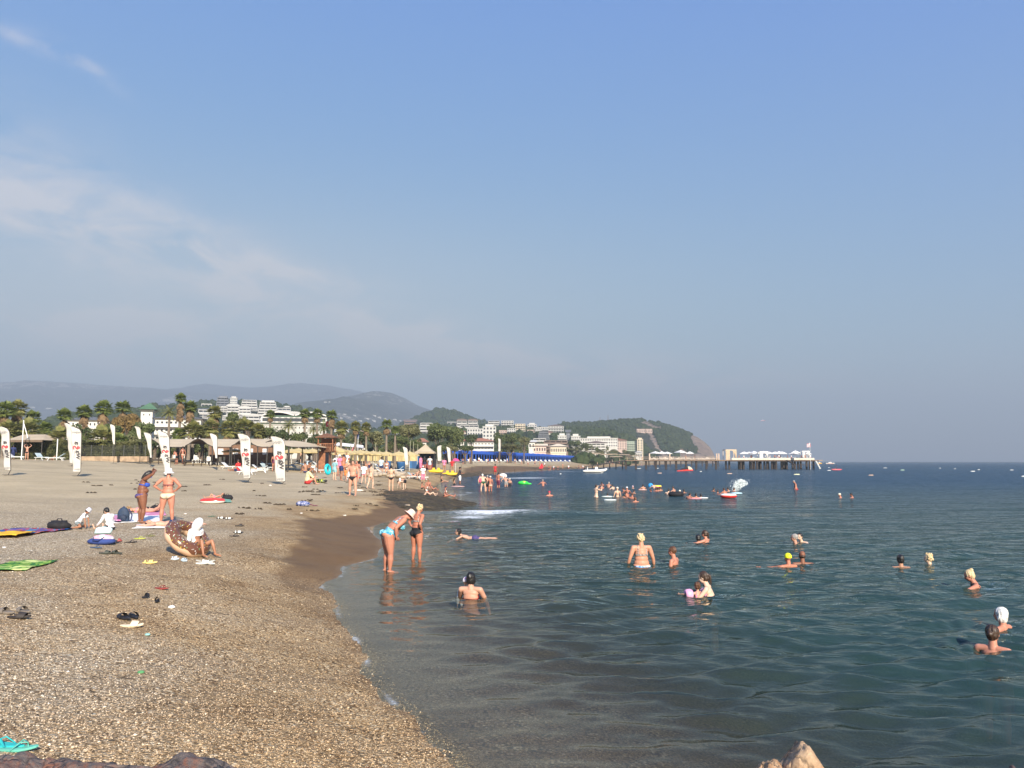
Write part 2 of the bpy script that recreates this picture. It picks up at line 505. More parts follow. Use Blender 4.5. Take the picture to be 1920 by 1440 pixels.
# water: real ripples near, bump beyond; clear over the shallows
def water_material():
 m,nt,o=mk('sea_water')
 k=NT(nt)
 tc=k.n('ShaderNodeTexCoord').outputs['Object']
 dep=k.attr('depth');foam=k.attr('foam');far=k.attr('far')
 h1=k.noise(k.mapv(tc,(.55,1.0,1)),3.4,3,.55,.4)
 h2=k.noise(k.mapv(tc,(.5,1.0,1)),.62,4,.6,.5)
 h3=k.noise(k.mapv(tc,(.45,1.0,1)),.16,4,.6,.3)
 near=k.math('SUBTRACT',1.0,far,clamp=True)
 hm_=k.noise(k.mapv(tc,(.5,1.0,1)),1.55,3,.55,.6)
 mid=k.attr('mid')
 h=k.math('ADD',k.math('ADD',k.math('MULTIPLY',h1,k.math('ADD',k.math('MULTIPLY',mid,.050),.016)),k.math('MULTIPLY',hm_,k.math('MULTIPLY',mid,.19))),k.math('ADD',k.math('MULTIPLY',h2,k.math('MULTIPLY',far,.40)),k.math('MULTIPLY',h3,k.math('MULTIPLY',far,.8))))
 bp=k.n('ShaderNodeBump');bp.inputs['Strength'].default_value=1.0;bp.inputs['Distance'].default_value=1.0
 sh=k.math('MULTIPLY',h,k.math('MINIMUM',k.math('ADD',k.math('MULTIPLY',dep,2.2),.06),1.0))
 k.l(sh,bp.inputs['Height'])
 fr=k.n('ShaderNodeFresnel');fr.inputs['IOR'].default_value=1.33
 k.l(bp.outputs[0],fr.inputs['Normal'])
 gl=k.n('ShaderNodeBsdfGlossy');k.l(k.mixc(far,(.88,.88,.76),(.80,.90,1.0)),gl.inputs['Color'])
 k.val(gl.inputs['Roughness'],k.math('ADD',.035,k.math('MULTIPLY',far,.12)))
 k.l(bp.outputs[0],gl.inputs['Normal'])
 pn=k.noise(tc,.05,3)
 bf=k.n('ShaderNodeNewGeometry').outputs['Backfacing']
 frc=k.math('ADD',k.math('MULTIPLY',fr.outputs[0],k.math('SUBTRACT',1.0,bf)),k.math('MULTIPLY',bf,.06))
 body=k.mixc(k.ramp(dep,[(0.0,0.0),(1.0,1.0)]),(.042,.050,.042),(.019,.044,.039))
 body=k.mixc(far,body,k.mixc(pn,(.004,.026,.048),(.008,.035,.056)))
 df=k.n('ShaderNodeBsdfDiffuse');k.l(body,df.inputs['Color'])
 tr=k.n('ShaderNodeBsdfTransparent');tr.inputs['Color'].default_value=(.74,.765,.73,1)
 op=k.math('SUBTRACT',1.0,k.math('EXPONENT',k.math('MULTIPLY',dep,-1.9)),clamp=True)
 m1=k.n('ShaderNodeMixShader');k.l(op,m1.inputs[0]);k.l(tr.outputs[0],m1.inputs[1]);k.l(df.outputs[0],m1.inputs[2])
 m2=k.n('ShaderNodeMixShader');k.l(k.math('MULTIPLY',frc,k.math('SUBTRACT',.86,k.math('MULTIPLY',far,.26))),m2.inputs[0]);k.l(m1.outputs[0],m2.inputs[1]);k.l(gl.outputs[0],m2.inputs[2])
 fo=k.n('ShaderNodeBsdfDiffuse');fo.inputs['Color'].default_value=(.68,.72,.74,1)
 fn=k.ramp(k.noise(k.mapv(tc,(1,1,1)),2.3,9,.72,.8),[(.40,0.0),(.58,1.0)])
 fn2=k.ramp(k.noise(tc,9,6,.7),[(.35,.25),(.6,1.0)])
 ff=k.math('MULTIPLY',k.math('MULTIPLY',k.math('ADD',fn,k.math('SUBTRACT',foam,.55)),fn2),foam,clamp=True)
 m3=k.n('ShaderNodeMixShader');k.l(ff,m3.inputs[0]);k.l(m2.outputs[0],m3.inputs[1]);k.l(fo.outputs[0],m3.inputs[2])
 k.l(m3.outputs[0],o.inputs[0])
 return m
_wy=[-20,-10,-3,0,1.5,2.5]
y=3.2
while y<8200:_wy.append(y);y*=(1.0068 if y<95 else 1.03)
_wt=np.concatenate([np.linspace(-1.2,-.42,30)[:-1],np.linspace(-.42,.78,430),np.linspace(.78,3.0,50)[1:]])
wx,wy=fan(np.array(_wy),_wt)
wd=-sdist(wx,wy)
wr=np.random.default_rng(5)
wz=np.zeros_like(wx)
amp=sstep(-.05,3.0,wd)
for i in range(64):
 L=0.30*1.055**i
 if L>9:break
 th=wr.normal(0,.50)
 kx,ky=math.sin(th+.35),-math.cos(th+.35)
 ph=wr.uniform(0,6.28)
 A=.0088*L**.42*wr.uniform(.6,1.2)*(1.35 if L<1.1 else .34)
 fade=1-sstep(L*14,L*45,wy)
 warp=fbm(wx*.23/max(L,.7),wy*.23/max(L,.7),40+i,2)*2.2
 md=.45+.9*vnoise(wx/(L*3.1)+7*i,wy/(L*2.4),60+i)
 s=np.sin((wx*kx+wy*ky)*2*math.pi/L+ph+warp)
 wz+=A*fade*md*(1-1.5*(1-np.abs(s))**1.0*.25+.0)*s
wz*=amp*.95
RIPPLES=[(882,1122,1.2),(1203,1058,1.1),(1265,1056,1),(1335,1116,1.2),(1312,1116,1),(1479,1063,1),(1505,1058,1),(1326,1017,1),(1310,1018,.8),(1491,1021,.8),(1507,1019,.8),(1690,1064,1),(1743,1060,1),(1845,1103,1.3),(1881,1177,1.2),(1862,1219,1.3),(725,1072,.8),(781,1053,.8),(870,1010,1.2)]
def blob(px,py,rx,ry,rot=0.0):
 c=onz(px,py)
 dx=wx-c.x;dy=wy-c.y
 a=dx*math.cos(rot)+dy*math.sin(rot);b=-dx*math.sin(rot)+dy*math.cos(rot)
 return np.exp(-((a/rx)**2+(b/ry)**2))
_fo=(1.35*blob(920,962,1.9,1.5,.35)+1.15*blob(878,970,.95,.9,.9)+.85*blob(965,958,1.7,1.6,0)+.7*blob(846,977,.5,.45)+.45*blob(845,925,.6,1.4)+.65*blob(862,928,.7,1.4)+.7*blob(880,924,.5,1.0)+.5*blob(805,990,.25,.5)+.45*blob(800,1005,.15,.5)+.8*blob(1000,896,4,4)+.6*blob(960,886.5,2.5,6)+.75*blob(975,896.5,3,3)+.5*blob(1062,884,4,9)+.45*blob(935,898,3,3))
_fo+=.55*np.exp(-(wd/.07)**2)*sstep(13,17,wy)*(1-sstep(30,60,wy))
wz+=.12*blob(975,962,6.5,.9,-.12)+.09*blob(1330,958,9,1.0,.25)+.08*blob(1430,975,6,.8,.12)+.07*blob(1050,985,5,.7,-.1)
_depth=np.maximum(-(TH(wx,wy,-wd)),0)+np.clip(wz,-.05,.1)*.3
_fo+=.8*np.exp(-((wd-.05)/.05)**2)*(1-sstep(12,16,wy))*np.clip(fbm(wx*1.7,wy*1.7,17,3)*2+.3,0,1)
for _px,_py,_r in RIPPLES:
 _c=onz(_px,_py);_q=np.hypot(wx-_c.x,wy-_c.y)
 wz+=.016*_r*np.cos(2*math.pi*_q/.30)*np.exp(-(_q/(.75*_r))**2)*(1+.5*np.sin(3*np.arctan2(wy-_c.y,wx-_c.x)))
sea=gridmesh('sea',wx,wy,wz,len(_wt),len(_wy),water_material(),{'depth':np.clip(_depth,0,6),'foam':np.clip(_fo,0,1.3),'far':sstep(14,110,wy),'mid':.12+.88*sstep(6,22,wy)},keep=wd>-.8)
tag(sea,'calm blue green sea with small ripples','sea',kind='structure')
# rock ledges covered in weed
rock_m=None
def weed_rock_material():
 m,nt,o=mk('weed_rock')
 k=NT(nt)
 tc=k.n('ShaderNodeTexCoord').outputs['Object']
 c=k.ramp(k.noise(k.mapv(tc,(.5,1,1)),2.0,8,.72),[(.28,(.022,.015,.009)),(.42,(.070,.048,.022)),(.54,(.14,.10,.042)),(.66,(.21,.14,.065)),(.78,(.33,.28,.20))])
 g=k.ramp(k.noise(tc,.55,5,.6),[(.42,0.0),(.6,.75)])
 c=k.mixc(k.math('MULTIPLY',g,.6),c,k.mixc(.5,c,(.085,.080,.022)))
 sp_=k.ramp(k.noise(k.mapv(tc,(.6,1.3,1)),6.5,6,.8),[(.46,.38),(.60,1.25)])
 c=k.mixc(1.0,c,sp_,'MULTIPLY')
 b=k.n('ShaderNodeBsdfPrincipled');k.l(c,b.inputs['Base Color']);b.inputs['Roughness'].default_value=.8
 bp=k.n('ShaderNodeBump');bp.inputs['Distance'].default_value=.3
 k.l(k.noise(tc,5,8,.75),bp.inputs['Height']);k.l(bp.outputs[0],b.inputs['Normal'])
 k.l(b.outputs[0],o.inputs[0])
 return m
WEED=weed_rock_material()
def ledge(name,px,hgt,seed,label,res=110):
 pts=[onz(x,y_)if(y_>897 and res==110 and hgt<.3)else(hit(x,y_,near=20)or onz(x,y_))for x,y_ in px]
 pts=[q if q.y<400 else onz(x,y_)for q,(x,y_)in zip(pts,px)]
 xs=[p.x for p in pts];ys=[p.y for p in pts]
 poly=np.array([(p.x,p.y)for p in pts])
 x0,x1,y0,y1=min(xs)-1,max(xs)+1,min(ys)-1,max(ys)+1
 U,V=np.meshgrid(np.linspace(x0,x1,res),np.linspace(y0,y1,res))
 X=U.ravel();Y=V.ravel()
 d=np.full(X.shape,1e9);ins=np.zeros(X.shape,bool)
 n=len(poly)
 for i in range(n):
  a=poly[i];b=poly[(i+1)%n];ab=b-a
  t=np.clip(((X-a[0])*ab[0]+(Y-a[1])*ab[1])/(ab@ab),0,1)
  d=np.minimum(d,np.hypot(X-a[0]-t*ab[0],Y-a[1]-t*ab[1]))
  if a[1]!=b[1]:ins^=((a[1]>Y)!=(b[1]>Y))&(X<(b[0]-a[0])*(Y-a[1])/(b[1]-a[1])+a[0])
 sz=min(x1-x0,y1-y0)
 d=np.where(ins,d,-d)+fbm(X*3/sz*3,Y*3/sz*3,seed,4)*sz*.07
 base=np.maximum(TH(X,Y),-.3)
 Z=base+hgt*np.clip(d/(sz*.16),-1.0,1)*(.65+.5*fbm(X*1.1,Y*1.1,seed+3,4))+fbm(X*2.6,Y*2.6,seed+5,4)*hgt*.42-.02
 o=gridmesh(name,X,Y,Z,res,res,WEED,keep=d>-sz*.08)
 return tag(o,label,'rock ledge')
ledge('rock_ledge',[(706,948),(728,939),(790,934),(830,934),(880,938),(925,942.5),(955,948),(905,951),(870,957),(848,966),(800,962),(745,960)],.20,71,'brown and olive weed covered rock ledge where the small wave breaks, nearest of the ledges')
ledge('rock_ledge',[(800,889),(830,887),(900,885.5),(952,887),(1000,893),(985,896),(930,899),(870,898),(846,893.5)],.32,75,'dark weedy rock ledge behind the bathers standing in the shallows')
ledge('rock_ledge',[(985,878.6),(1030,877),(1095,876.8),(1103,878.5),(1085,880.5),(1045,882),(1010,881.6)],.45,79,'low dark rock ledge beside the white dinghy, farthest of the ledges')
# boulders at the photographer's feet
def boulder_material(name,a,b_,c_,d_=None):
 m,nt,o=mk(name)
 k=NT(nt)
 tc=k.n('ShaderNodeTexCoord').outputs['Object']
 v=k.n('ShaderNodeTexVoronoi');v.feature='DISTANCE_TO_EDGE';v.inputs['Scale'].default_value=5.5
 k.l(k.mixc(.25,tc,k.n('ShaderNodeTexNoise').outputs['Color']),v.inputs['Vector'])
 c=k.ramp(k.noise(tc,4.5,9,.72,.6),[(.30,a),(.46,b_),(.60,c_),(.74,d_ or c_)])
 cr=k.ramp(v.outputs['Distance'],[(0.0,.28),(.035,1.0)])
 c=k.mixc(.75,c,k.mixc(1.0,c,cr,'MULTIPLY'))
 b=k.n('ShaderNodeBsdfPrincipled');k.l(c,b.inputs['Base Color']);b.inputs['Roughness'].default_value=.8
 bp=k.n('ShaderNodeBump');bp.inputs['Distance'].default_value=.035
 k.l(k.math('ADD',k.noise(tc,12,9,.78),k.math('MULTIPLY',k.ramp(v.outputs['Distance'],[(0,0.0),(.08,1.0)]),.4)),bp.inputs['Height'])
 k.l(bp.outputs[0],b.inputs['Normal']);k.l(b.outputs[0],o.inputs[0])
 return m
B1=boulder_material('red_grey_rock',(.055,.046,.044),(.17,.14,.125),(.28,.11,.06),(.36,.31,.26))
B2=boulder_material('ochre_rock',(.36,.18,.085),(.50,.31,.17),(.66,.46,.28),(.48,.20,.085))
def boulder(px,ytop,depth,size,mat,label,seed,peak=0.0,zb=None):
 am=.55
 top=P(px,ytop,depth)
 mb=MB();mb.ell((0,0,0),(1,1,1),nu=72,nv=44)
 V=np.array(mb.v);n=V/np.maximum(np.linalg.norm(V,axis=1,keepdims=True),1e-6)
 r=1+.30*am*fbm(n[:,0]*1.6+5+n[:,2],n[:,1]*1.6+seed,seed,3)+.22*am*fbm(n[:,0]*4+n[:,2]*3,n[:,1]*4-n[:,2]*2,seed+4,4)
 r+=.10*am*np.round(2.5*fbm(n[:,2]*2.4+n[:,0],n[:,1]*2.4,seed+9,2))/2
 V=n*r[:,None]
 V[:,2]+=peak*np.exp(-((V[:,0]/.35)**2+(V[:,1]/.6)**2))*(V[:,2]>0)
 V=V*np.array(size)
 zt=V[:,2].max()
 mb.v=[tuple(q)for q in V]
 o=mb.build('boulder',mat,smooth=True,loc=(top.x,top.y,top.z-zt))
 return tag(o,label,'boulder')
boulder(20,1422,3.9,(.42,.34,.45),B1,'grey red boulder at the bottom left corner beside the turquoise flip flops',3)
boulder(150,1424,3.9,(.46,.32,.38),B1,'low grey brown boulder between the corner boulder and the red one',5)
boulder(335,1420,3.9,(.44,.34,.36),B1,'rust red boulder with a white patch at the bottom edge',11)
boulder(415,1436,3.8,(.12,.16,.30),M('dark_rock',(.05,.05,.055),.8,.4,8,.02),'small dark grey stone right of the rust red boulder',13)
boulder(690,1440,3.8,(.20,.18,.30),boulder_material('orange_rock',(.30,.10,.04),(.45,.17,.07),(.55,.32,.18),(.7,.6,.5)),'flat orange stone just showing at the bottom edge of the shingle',17)
boulder(1505,1394,4.4,(.27,.32,.42),B2,'cracked ochre boulder with a pointed top standing in the water',24,peak=.32)
boulder(1445,1428,4.3,(.16,.24,.30),B2,'low orange boulder leaning against the pointed ochre one',29)
boulder(1912,1439,4.6,(.10,.2,.30),B1,'dark stone breaking the water at the bottom right corner',31)
pr=np.random.default_rng(41)
_n=150000
_py=3.6*(17.0/3.6)**pr.random(_n);_px=pr.uniform(-.82,.12,_n)*(_py+1.5)
_pd=sdist(_px,_py)
_ok=(_pd>-.25)&(_pd<11)&(pr.random(_n)<np.clip(1.25-_py/17,.15,1));_px,_py,_pd=_px[_ok][:62000],_py[_ok][:62000],_pd[_ok][:62000]
_n=len(_px);_pz=TH(_px,_py,_pd)
_s=pr.uniform(.0040,.0098,_n)*(1+1.0*(pr.random(_n)>.97));_a=pr.uniform(0,6.28,_n)
_o=np.array([(1,0,0),(.2,.8,.1),(-1,.1,0),(-.1,-.85,.05),(.1,.0,.62),(0,0,-.6)])
_q=_o[None]*(1+pr.uniform(-.25,.25,(_n,6,1)))*_s[:,None,None]*np.array([1.25,.9,1.0])
_ca,_sa=np.cos(_a)[:,None],np.sin(_a)[:,None]
_V=np.stack([_q[...,0]*_ca-_q[...,1]*_sa+_px[:,None],_q[...,0]*_sa+_q[...,1]*_ca+_py[:,None],_q[...,2]+(_pz+_s*.25)[:,None]],-1).reshape(-1,3)
_F=(np.array([(0,1,4),(1,2,4),(2,3,4),(3,0,4),(1,0,5),(2,1,5),(3,2,5),(0,3,5)])[None]+(np.arange(_n)*6)[:,None,None]).reshape(-1,3)
me=bpy.data.meshes.new('pebbles')
me.vertices.add(len(_V));me.vertices.foreach_set('co',_V.ravel());me.loops.add(len(_F)*3);me.loops.foreach_set('vertex_index',_F.ravel())
me.polygons.add(len(_F));me.polygons.foreach_set('loop_start',np.arange(0,len(_F)*3,3));me.polygons.foreach_set('loop_total',np.full(len(_F),3));me.polygons.foreach_set('use_smooth',np.ones(len(_F),bool));me.update(calc_edges=True)
_t=me.attributes.new('tone','FLOAT','POINT');_t.data.foreach_set('value',np.repeat(pr.random(_n),6).astype(np.float32))
_t=me.attributes.new('wet','FLOAT','POINT');_t.data.foreach_set('value',np.repeat(1-sstep(.6,6,_pd+fbm(_px*.5,_py*.5,31,3)*3),6).astype(np.float32))
_m,_nt,_mo=mk('pebble_stone');k=NT(_nt)
_c=k.ramp(k.attr('tone'),[(0,(.16,.115,.08)),(.2,(.36,.28,.20)),(.5,(.54,.44,.32)),(.75,(.62,.53,.41)),(.93,(.72,.65,.53)),(1,(.88,.84,.76))])
_c=k.mixc(k.math('MULTIPLY',k.attr('wet'),.75),_c,k.mixc(1.0,_c,(.86,.68,.44),'MULTIPLY'))
_b=k.n('ShaderNodeBsdfPrincipled');k.l(_c,_b.inputs['Base Color']);_b.inputs['Roughness'].default_value=.6;k.l(_b.outputs[0],_mo.inputs[0])
me.materials.append(_m);_po=bpy.data.objects.new('pebbles',me);COL.objects.link(_po);tag(_po,'loose rounded pebbles covering the near shingle','pebbles',kind='stuff')
# hills and mountains
def hill_material(name,woods,scrub,rock,rockamt=.5,scale=.02,stretch=1.0):
 m,nt,o=mk(name)
 k=NT(nt)
 tc=k.n('ShaderNodeTexCoord').outputs['Object']
 a=k.attr('rock')
 c=k.ramp(k.noise(tc,scale*5,8,.7),[(.35,woods),(.62,scrub)])
 rc=k.ramp(k.noise(k.mapv(tc,(1,1,.5)),scale*9,8,.75),[(.3,tuple(v*.5 for v in rock)),(.5,rock),(.7,tuple(min(1,v*1.35)for v in rock))])
 f=k.math('ADD',k.math('MULTIPLY',k.math('SUBTRACT',k.noise(tc,scale*6,8,.8),.5),2.0),k.math('SUBTRACT',k.math('MULTIPLY',a,.56),.48-rockamt*.3))
 c=k.mixc(k.ramp(f,[(.0,0.0),(.10,1.0)]),c,rc)
 b=k.n('ShaderNodeBsdfPrincipled');k.l(c,b.inputs['Base Color']);b.inputs['Roughness'].default_value=.95
 b.inputs['Specular IOR Level'].default_value=.1
 bp=k.n('ShaderNodeBump');bp.inputs['Distance'].default_value=.22/scale
 k.l(k.noise(tc,scale*6,8,.75),bp.inputs['Height']);k.l(bp.outputs[0],b.inputs['Normal'])
 k.l(b.outputs[0],o.inputs[0])
 return m
HILLS=[]
def ridge(name,prof,D,W,mat,seed,rough=.06,nx=260,ny=70,back=None,base=3.0,rockfn=None,gully=1.0,shp=1.25,label=None,shear=0.0,coast=False):
 px=[p[0]for p in prof]
 X0=np.array([P(p[0],p[1],D).x for p in prof]);Z0=np.array([P(p[0],p[1],D).z for p in prof])
 back=back or W
 top=Z0.max()
 def H(X,Y,seed=seed):
  X=np.asarray(X,float);Y=np.asarray(Y,float)
  zr=np.interp(X+(D-Y)*shear,X0,Z0,left=base-5,right=base-5 if not coast else-20)
  t=np.where(Y<D,np.clip((Y-(D-W))/W,0,1),np.clip(1-(Y-D)/back,0,1))
  s=1-(1-t)**shp
  gl=fbm(X/(W*.35),Y/(W*.8),seed,4)*gully
  n=fbm(X/(W*.12),Y/(W*.12),seed+7,5)
  z=base-6+(zr-base+6)*np.clip(s+gl*.16*t*(1-t)*4,0,1.05)
  z=z+n*rough*(top-base)*(t*(1-t)*4)**.5
  if coast:z=z*sstep(0,60,sdist(X,Y))-6*(1-sstep(0,25,sdist(X,Y)))
  return z
 xs=np.linspace(X0[0]-W*abs(shear)*1.2,X0[-1]+W*abs(shear)*.2,nx);ys=np.concatenate([np.linspace(D-W,D,int(ny*.75)),np.linspace(D,D+back,int(ny*.25)+2)[1:]])
 U,V=np.meshgrid(xs,ys)
 X=U.ravel();Y=V.ravel();Z=H(X,Y)
 rk=rockfn(X,Y,Z)if rockfn else np.zeros_like(X)
 o=gridmesh(name,X,Y,Z,nx,len(ys),mat,{'rock':rk})
 tag(o,label,None,kind='structure')
 HILLS.append((H,X0[0],X0[-1],D-W,D+back))
 return H,o
MT=hill_material('mountain_slope',(.030,.045,.024),(.14,.14,.085),(.70,.63,.52),.95,.0035)
MT2=hill_material('mountain_slope_far',(.024,.034,.020),(.12,.12,.08),(.75,.66,.56),1.0,.0022)
def rk(xs,amt=.8):
 def f(X,Y,Z):
  r=np.zeros_like(X)
  for(px,py,D,rx,rz)in xs:
   q=P(px,py,D)
   r=np.maximum(r,amt*np.exp(-(((X-q.x)/rx)**2+((Z-q.z)/rz)**2)))
  return r
 return f
ridge('mountain',[(-260,760),(-120,745),(-40,735),(0,722),(22,717),(45,713),(95,715),(150,719),(200,724),(260,728),(330,733),(420,741),(520,752),(620,770),(760,800)],6000,2600,MT2,5,rough=.10,rockfn=rk([(30,722,5700,150,60),(60,718,5600,220,50),(130,722,5700,300,30),(170,722,5700,300,30),(270,742,5000,100,40),(310,748,5000,140,30),(600,765,4600,80,25)],.5))
ridge('mountain',[(180,770),(260,745),(300,735),(340,729),(385,719),(420,723),(470,727),(520,726),(570,721),(610,725),(660,731),(720,745),(780,765),(900,800)],7000,2400,MT2,9,rough=.08)
ridge('mountain',[(500,800),(560,772),(600,758),(640,749),(665,742),(690,736),(712,733.5),(735,737),(760,747),(785,761),(805,768),(830,774),(880,784),(950,800),(1060,826)],4300,1900,MT,13,rough=.09,gully=1.5,rockfn=rk([(760,752,4200,60,30),(650,790,3300,300,20),(700,745,4200,300,20)],.35))
HK=hill_material('wooded_slope',(.022,.036,.014),(.05,.062,.028),(.36,.30,.24),.05,.012)
ridge('hill',[(740,812),(760,800),(785,788),(805,778),(822,773),(845,775),(868,782),(885,790),(910,798),(960,806),(1040,820)],1500,420,HK,17,rough=.10)
VH,_=ridge('hillside',[(-300,835),(0,815),(120,808),(240,805),(330,790),(380,768),(420,760),(470,757),(540,762),(590,774),(650,800),(700,812),(770,806),(860,803),(950,803),(1010,808),(1055,808),(1100,806),(1160,822),(1230,850),(1270,866)],950,560,HK,19,rough=.05,gully=.4,base=5,coast=True)
def headrock(X,Y,Z):
 r=np.zeros_like(X)
 D=1180.
 X=X+(D-Y)*.262;Z=CAMZ+(Z-CAMZ)*D/Y
 def seg(pts,w):
  q=[P(a,b,D)for a,b in pts]
  out=np.zeros_like(X)
  for a,b in zip(q[:-1],q[1:]):
   ab=np.array([b.x-a.x,b.z-a.z]);L=ab@ab
   t=np.clip(((X-a.x)*ab[0]+(Z-a.z)*ab[1])/L,0,1)
   out=np.maximum(out,np.exp(-((X-a.x-t*ab[0])**2+(Z-a.z-t*ab[1])**2)/w**2))
  return out
 r=np.maximum(r,.95*seg([(1232,812),(1243,826),(1255,846),(1268,858)],3.6))
 r=np.maximum(r,.85*seg([(1215,826),(1232,845),(1252,860),(1280,862)],5.0))
 r=np.maximum(r,.75*seg([(1212,792),(1230,800),(1245,803)],5))
 r=np.maximum(r,1.0*seg([(1302,820),(1316,836),(1322,858),(1300,858),(1290,850)],8))
 r=np.maximum(r,1.0*seg([(1316,828),(1334,848),(1340,862)],12))
 return r
HM_=hill_material('headland_slope',(.055,.068,.038),(.12,.115,.075),(.52,.39,.30),.6,.014)
HH,headland=ridge('headland',[(1030,868),(1048,807),(1062,801),(1090,799),(1120,799),(1140,796),(1165,793),(1195,792),(1214,791),(1232,794.5),(1252,798),(1275,806),(1294,814),(1308,820),(1320,828),(1331,838),(1338,850),(1343,866),(1344.5,870)],1180,230,HM_,23,rough=.075,nx=340,ny=110,back=500,base=3.0,rockfn=headrock,gully=.8,shp=1.9,shear=.262)
headland.name='headland_hill'
def hillhit(px,py,near=120.0,far=7000.0):
 d=ray(px,py)
 y=near*(far/near)**(np.arange(2600)/2599.0)
 X=d.x/d.y*y;Z=CAMZ+d.z/d.y*y
 h=TH(X,y)
 for H,x0,x1,y0,y1 in HILLS:
  inside=(X>x0)&(X<x1)&(y>y0)&(y<y1)
  h=np.where(inside,np.maximum(h,H(X,y)),h)
 w=np.where(Z<=h)[0]
 if len(w)==0:return None
 i=w[0]
 return Vector((X[i],y[i],float(h[i])))
BLD=[]
# buildings
WHITE=M('white_render',(.64,.62,.57),.85,.05,.3)
CREAM=M('cream_render',(.72,.62,.46),.85,.05,.3)
PINK=M('pale_pink_render',(.66,.50,.42),.85,.05,.3)
GREYW=M('grey_cladding',(.22,.23,.25),.8,.15,.3)
GLASS=M('dark_window_glass',(.035,.045,.055),.15,.3,.5,spec=.8)
GLASSB=M('blue_window_glass',(.06,.09,.12),.15,.3,.5,spec=.8)
TERRA=M('terracotta_tiles',(.36,.15,.09),.85,.2,3)
GREENR=M('green_metal_roof',(.075,.115,.075),.6,.12,.5)
GREYR=M('grey_roof',(.14,.145,.15),.8,.12,.5)
PGREEN=M('pyramid_roof_green',(.10,.19,.085),.5,.1,.5)
BROWNW=M('brown_timber',(.20,.11,.065),.8,.2,3)
_WM={}
def unit_window(mat):
 if mat.name not in _WM:
  mb=MB();mb.box((0,0,0),(1,.12,1));_WM[mat.name]=mb.mesh('window',mat)
 return _WM[mat.name]
def put(name,mesh,parent,loc,scl,rz=0):
 o=bpy.data.objects.new(name,mesh);COL.objects.link(o);o.parent=parent
 o.location=loc;o.scale=scl;o.rotation_euler=(0,0,rz)
 return o
def building(label,x0,x1,yt,yb,depth,floors,bays,style='grid',wall=None,roof='flat',dx=14.0,rz=0.0,win=None,cat='building',name='hotel_building',group=None,winw=.5,winh=.5,roofm=None):
 """a block whose front spans pixels x0..x1, yt..yb; styles: grid = windows, band = stacked balconies with long glass"""
 wall=wall or WHITE;win=win or GLASS
 BLD.append((P((x0+x1)/2,yb,depth).x,depth,abs(P(x1,yb,depth).x-P(x0,yb,depth).x)))
 c=P((x0+x1)/2,yb,depth);Wd=abs(P(x1,yb,depth).x-P(x0,yb,depth).x);Ht=P(x0,yt,depth).z-c.z
 rz=rz or math.atan2(-c.x,c.y)*.85
 th=thing(name,label,cat,(c.x,c.y,c.z),rz,group)
 mb=MB();fh=Ht/floors
 if style=='band':
  for f in range(floors):
   s=1-.05*f
   mb.box((0,dx/2+.8,(f+.5)*fh),(Wd*s*.985,dx,fh*.999))
  mb.box((0,dx/2+1.2,-5.5),(Wd*.97,dx-1,11));mb.build('wall',wall,th)
  for f in range(floors):
   s=1-.05*f
   put('window',unit_window(win),th,(0,.78,(f+.52)*fh),(Wd*s*.93,1,fh*.52))
   sl=MB();sl.box((0,0,(f+1)*fh-fh*.10),(Wd*s,2.2,fh*.20));sl.box((0,-1.0,f*fh+fh*.20),(Wd*s,.15,fh*.28))
   n=max(2,bays//2)
   for b in range(n+1):sl.box((-Wd*s/2+b*Wd*s/n,-.2,(f+.5)*fh),(.35,1.6,fh*.9))
   sl.build('balcony',wall,th)
 else:
  mb.box((0,dx/2,(Ht-0)/2),(Wd,dx,Ht))
  mb.box((0,dx/2,Ht+.15),(Wd+.5,dx+.5,.3));mb.box((0,dx/2,-6),(Wd-.2,dx-.4,12))
  mb.build('wall',wall,th)
  for f in range(floors):
   for b in range(bays):
    x=-Wd/2+(b+.5)*Wd/bays
    put('window',unit_window(win),th,(x,0.0,(f+.5)*fh),(Wd/bays*winw,1,fh*winh))
   if style=='balc':
    sl=MB();sl.box((0,-.6,f*fh+.15),(Wd,1.2,.25));sl.box((0,-1.15,f*fh+.55),(Wd,.1,fh*.26));sl.build('balcony',wall,th)
 if roof in('gable','hip'):
  rh=max(1.2,Ht*.22)if roof=='gable' else max(1.5,Ht*.28)
  mb=MB();k=0 if roof=='gable' else min(Wd/2-.5,dx/2)
  e=.8
  v=[(-Wd/2-e,-e,Ht+.3),(Wd/2+e,-e,Ht+.3),(Wd/2+e,dx+e,Ht+.3),(-Wd/2-e,dx+e,Ht+.3),(-Wd/2+k-(e if k==0 else 0),dx/2,Ht+rh),(Wd/2-k+(e if k==0 else 0),dx/2,Ht+rh)]
  mb.add(v,[(0,1,5,4),(2,3,4,5),(1,2,5),(3,0,4),(3,2,1,0)])
  mb.build('roof',roofm or TERRA,th)
 elif roof=='arch':
  mb=MB();pr=[]
  for i in range(13):
   a=math.pi*i/12;pr.append((-math.cos(a)*(Wd/2+.5),Ht+.2+math.sin(a)*Ht*.22))
  mb.prism(pr,-.8,dx,fn=lambda x,y,z:(x,z,y));mb.build('roof',roofm or wall,th)
 elif roof=='step':
  mb=MB();mb.box((0,dx/2,Ht+fh*.35),(Wd*.62,dx*.7,fh*.7));mb.build('roof_house',wall,th)
 return th
def hb(label,x0,x1,yt,yb,floors,bays,**k):
 h=hillhit((x0+x1)/2,yb,380)
 return building(label,x0,x1,yt,yb+1.5,h.y if h else 900,floors,bays,**k)
GA='modern apartment blocks on the left hillside'
n_ap=0
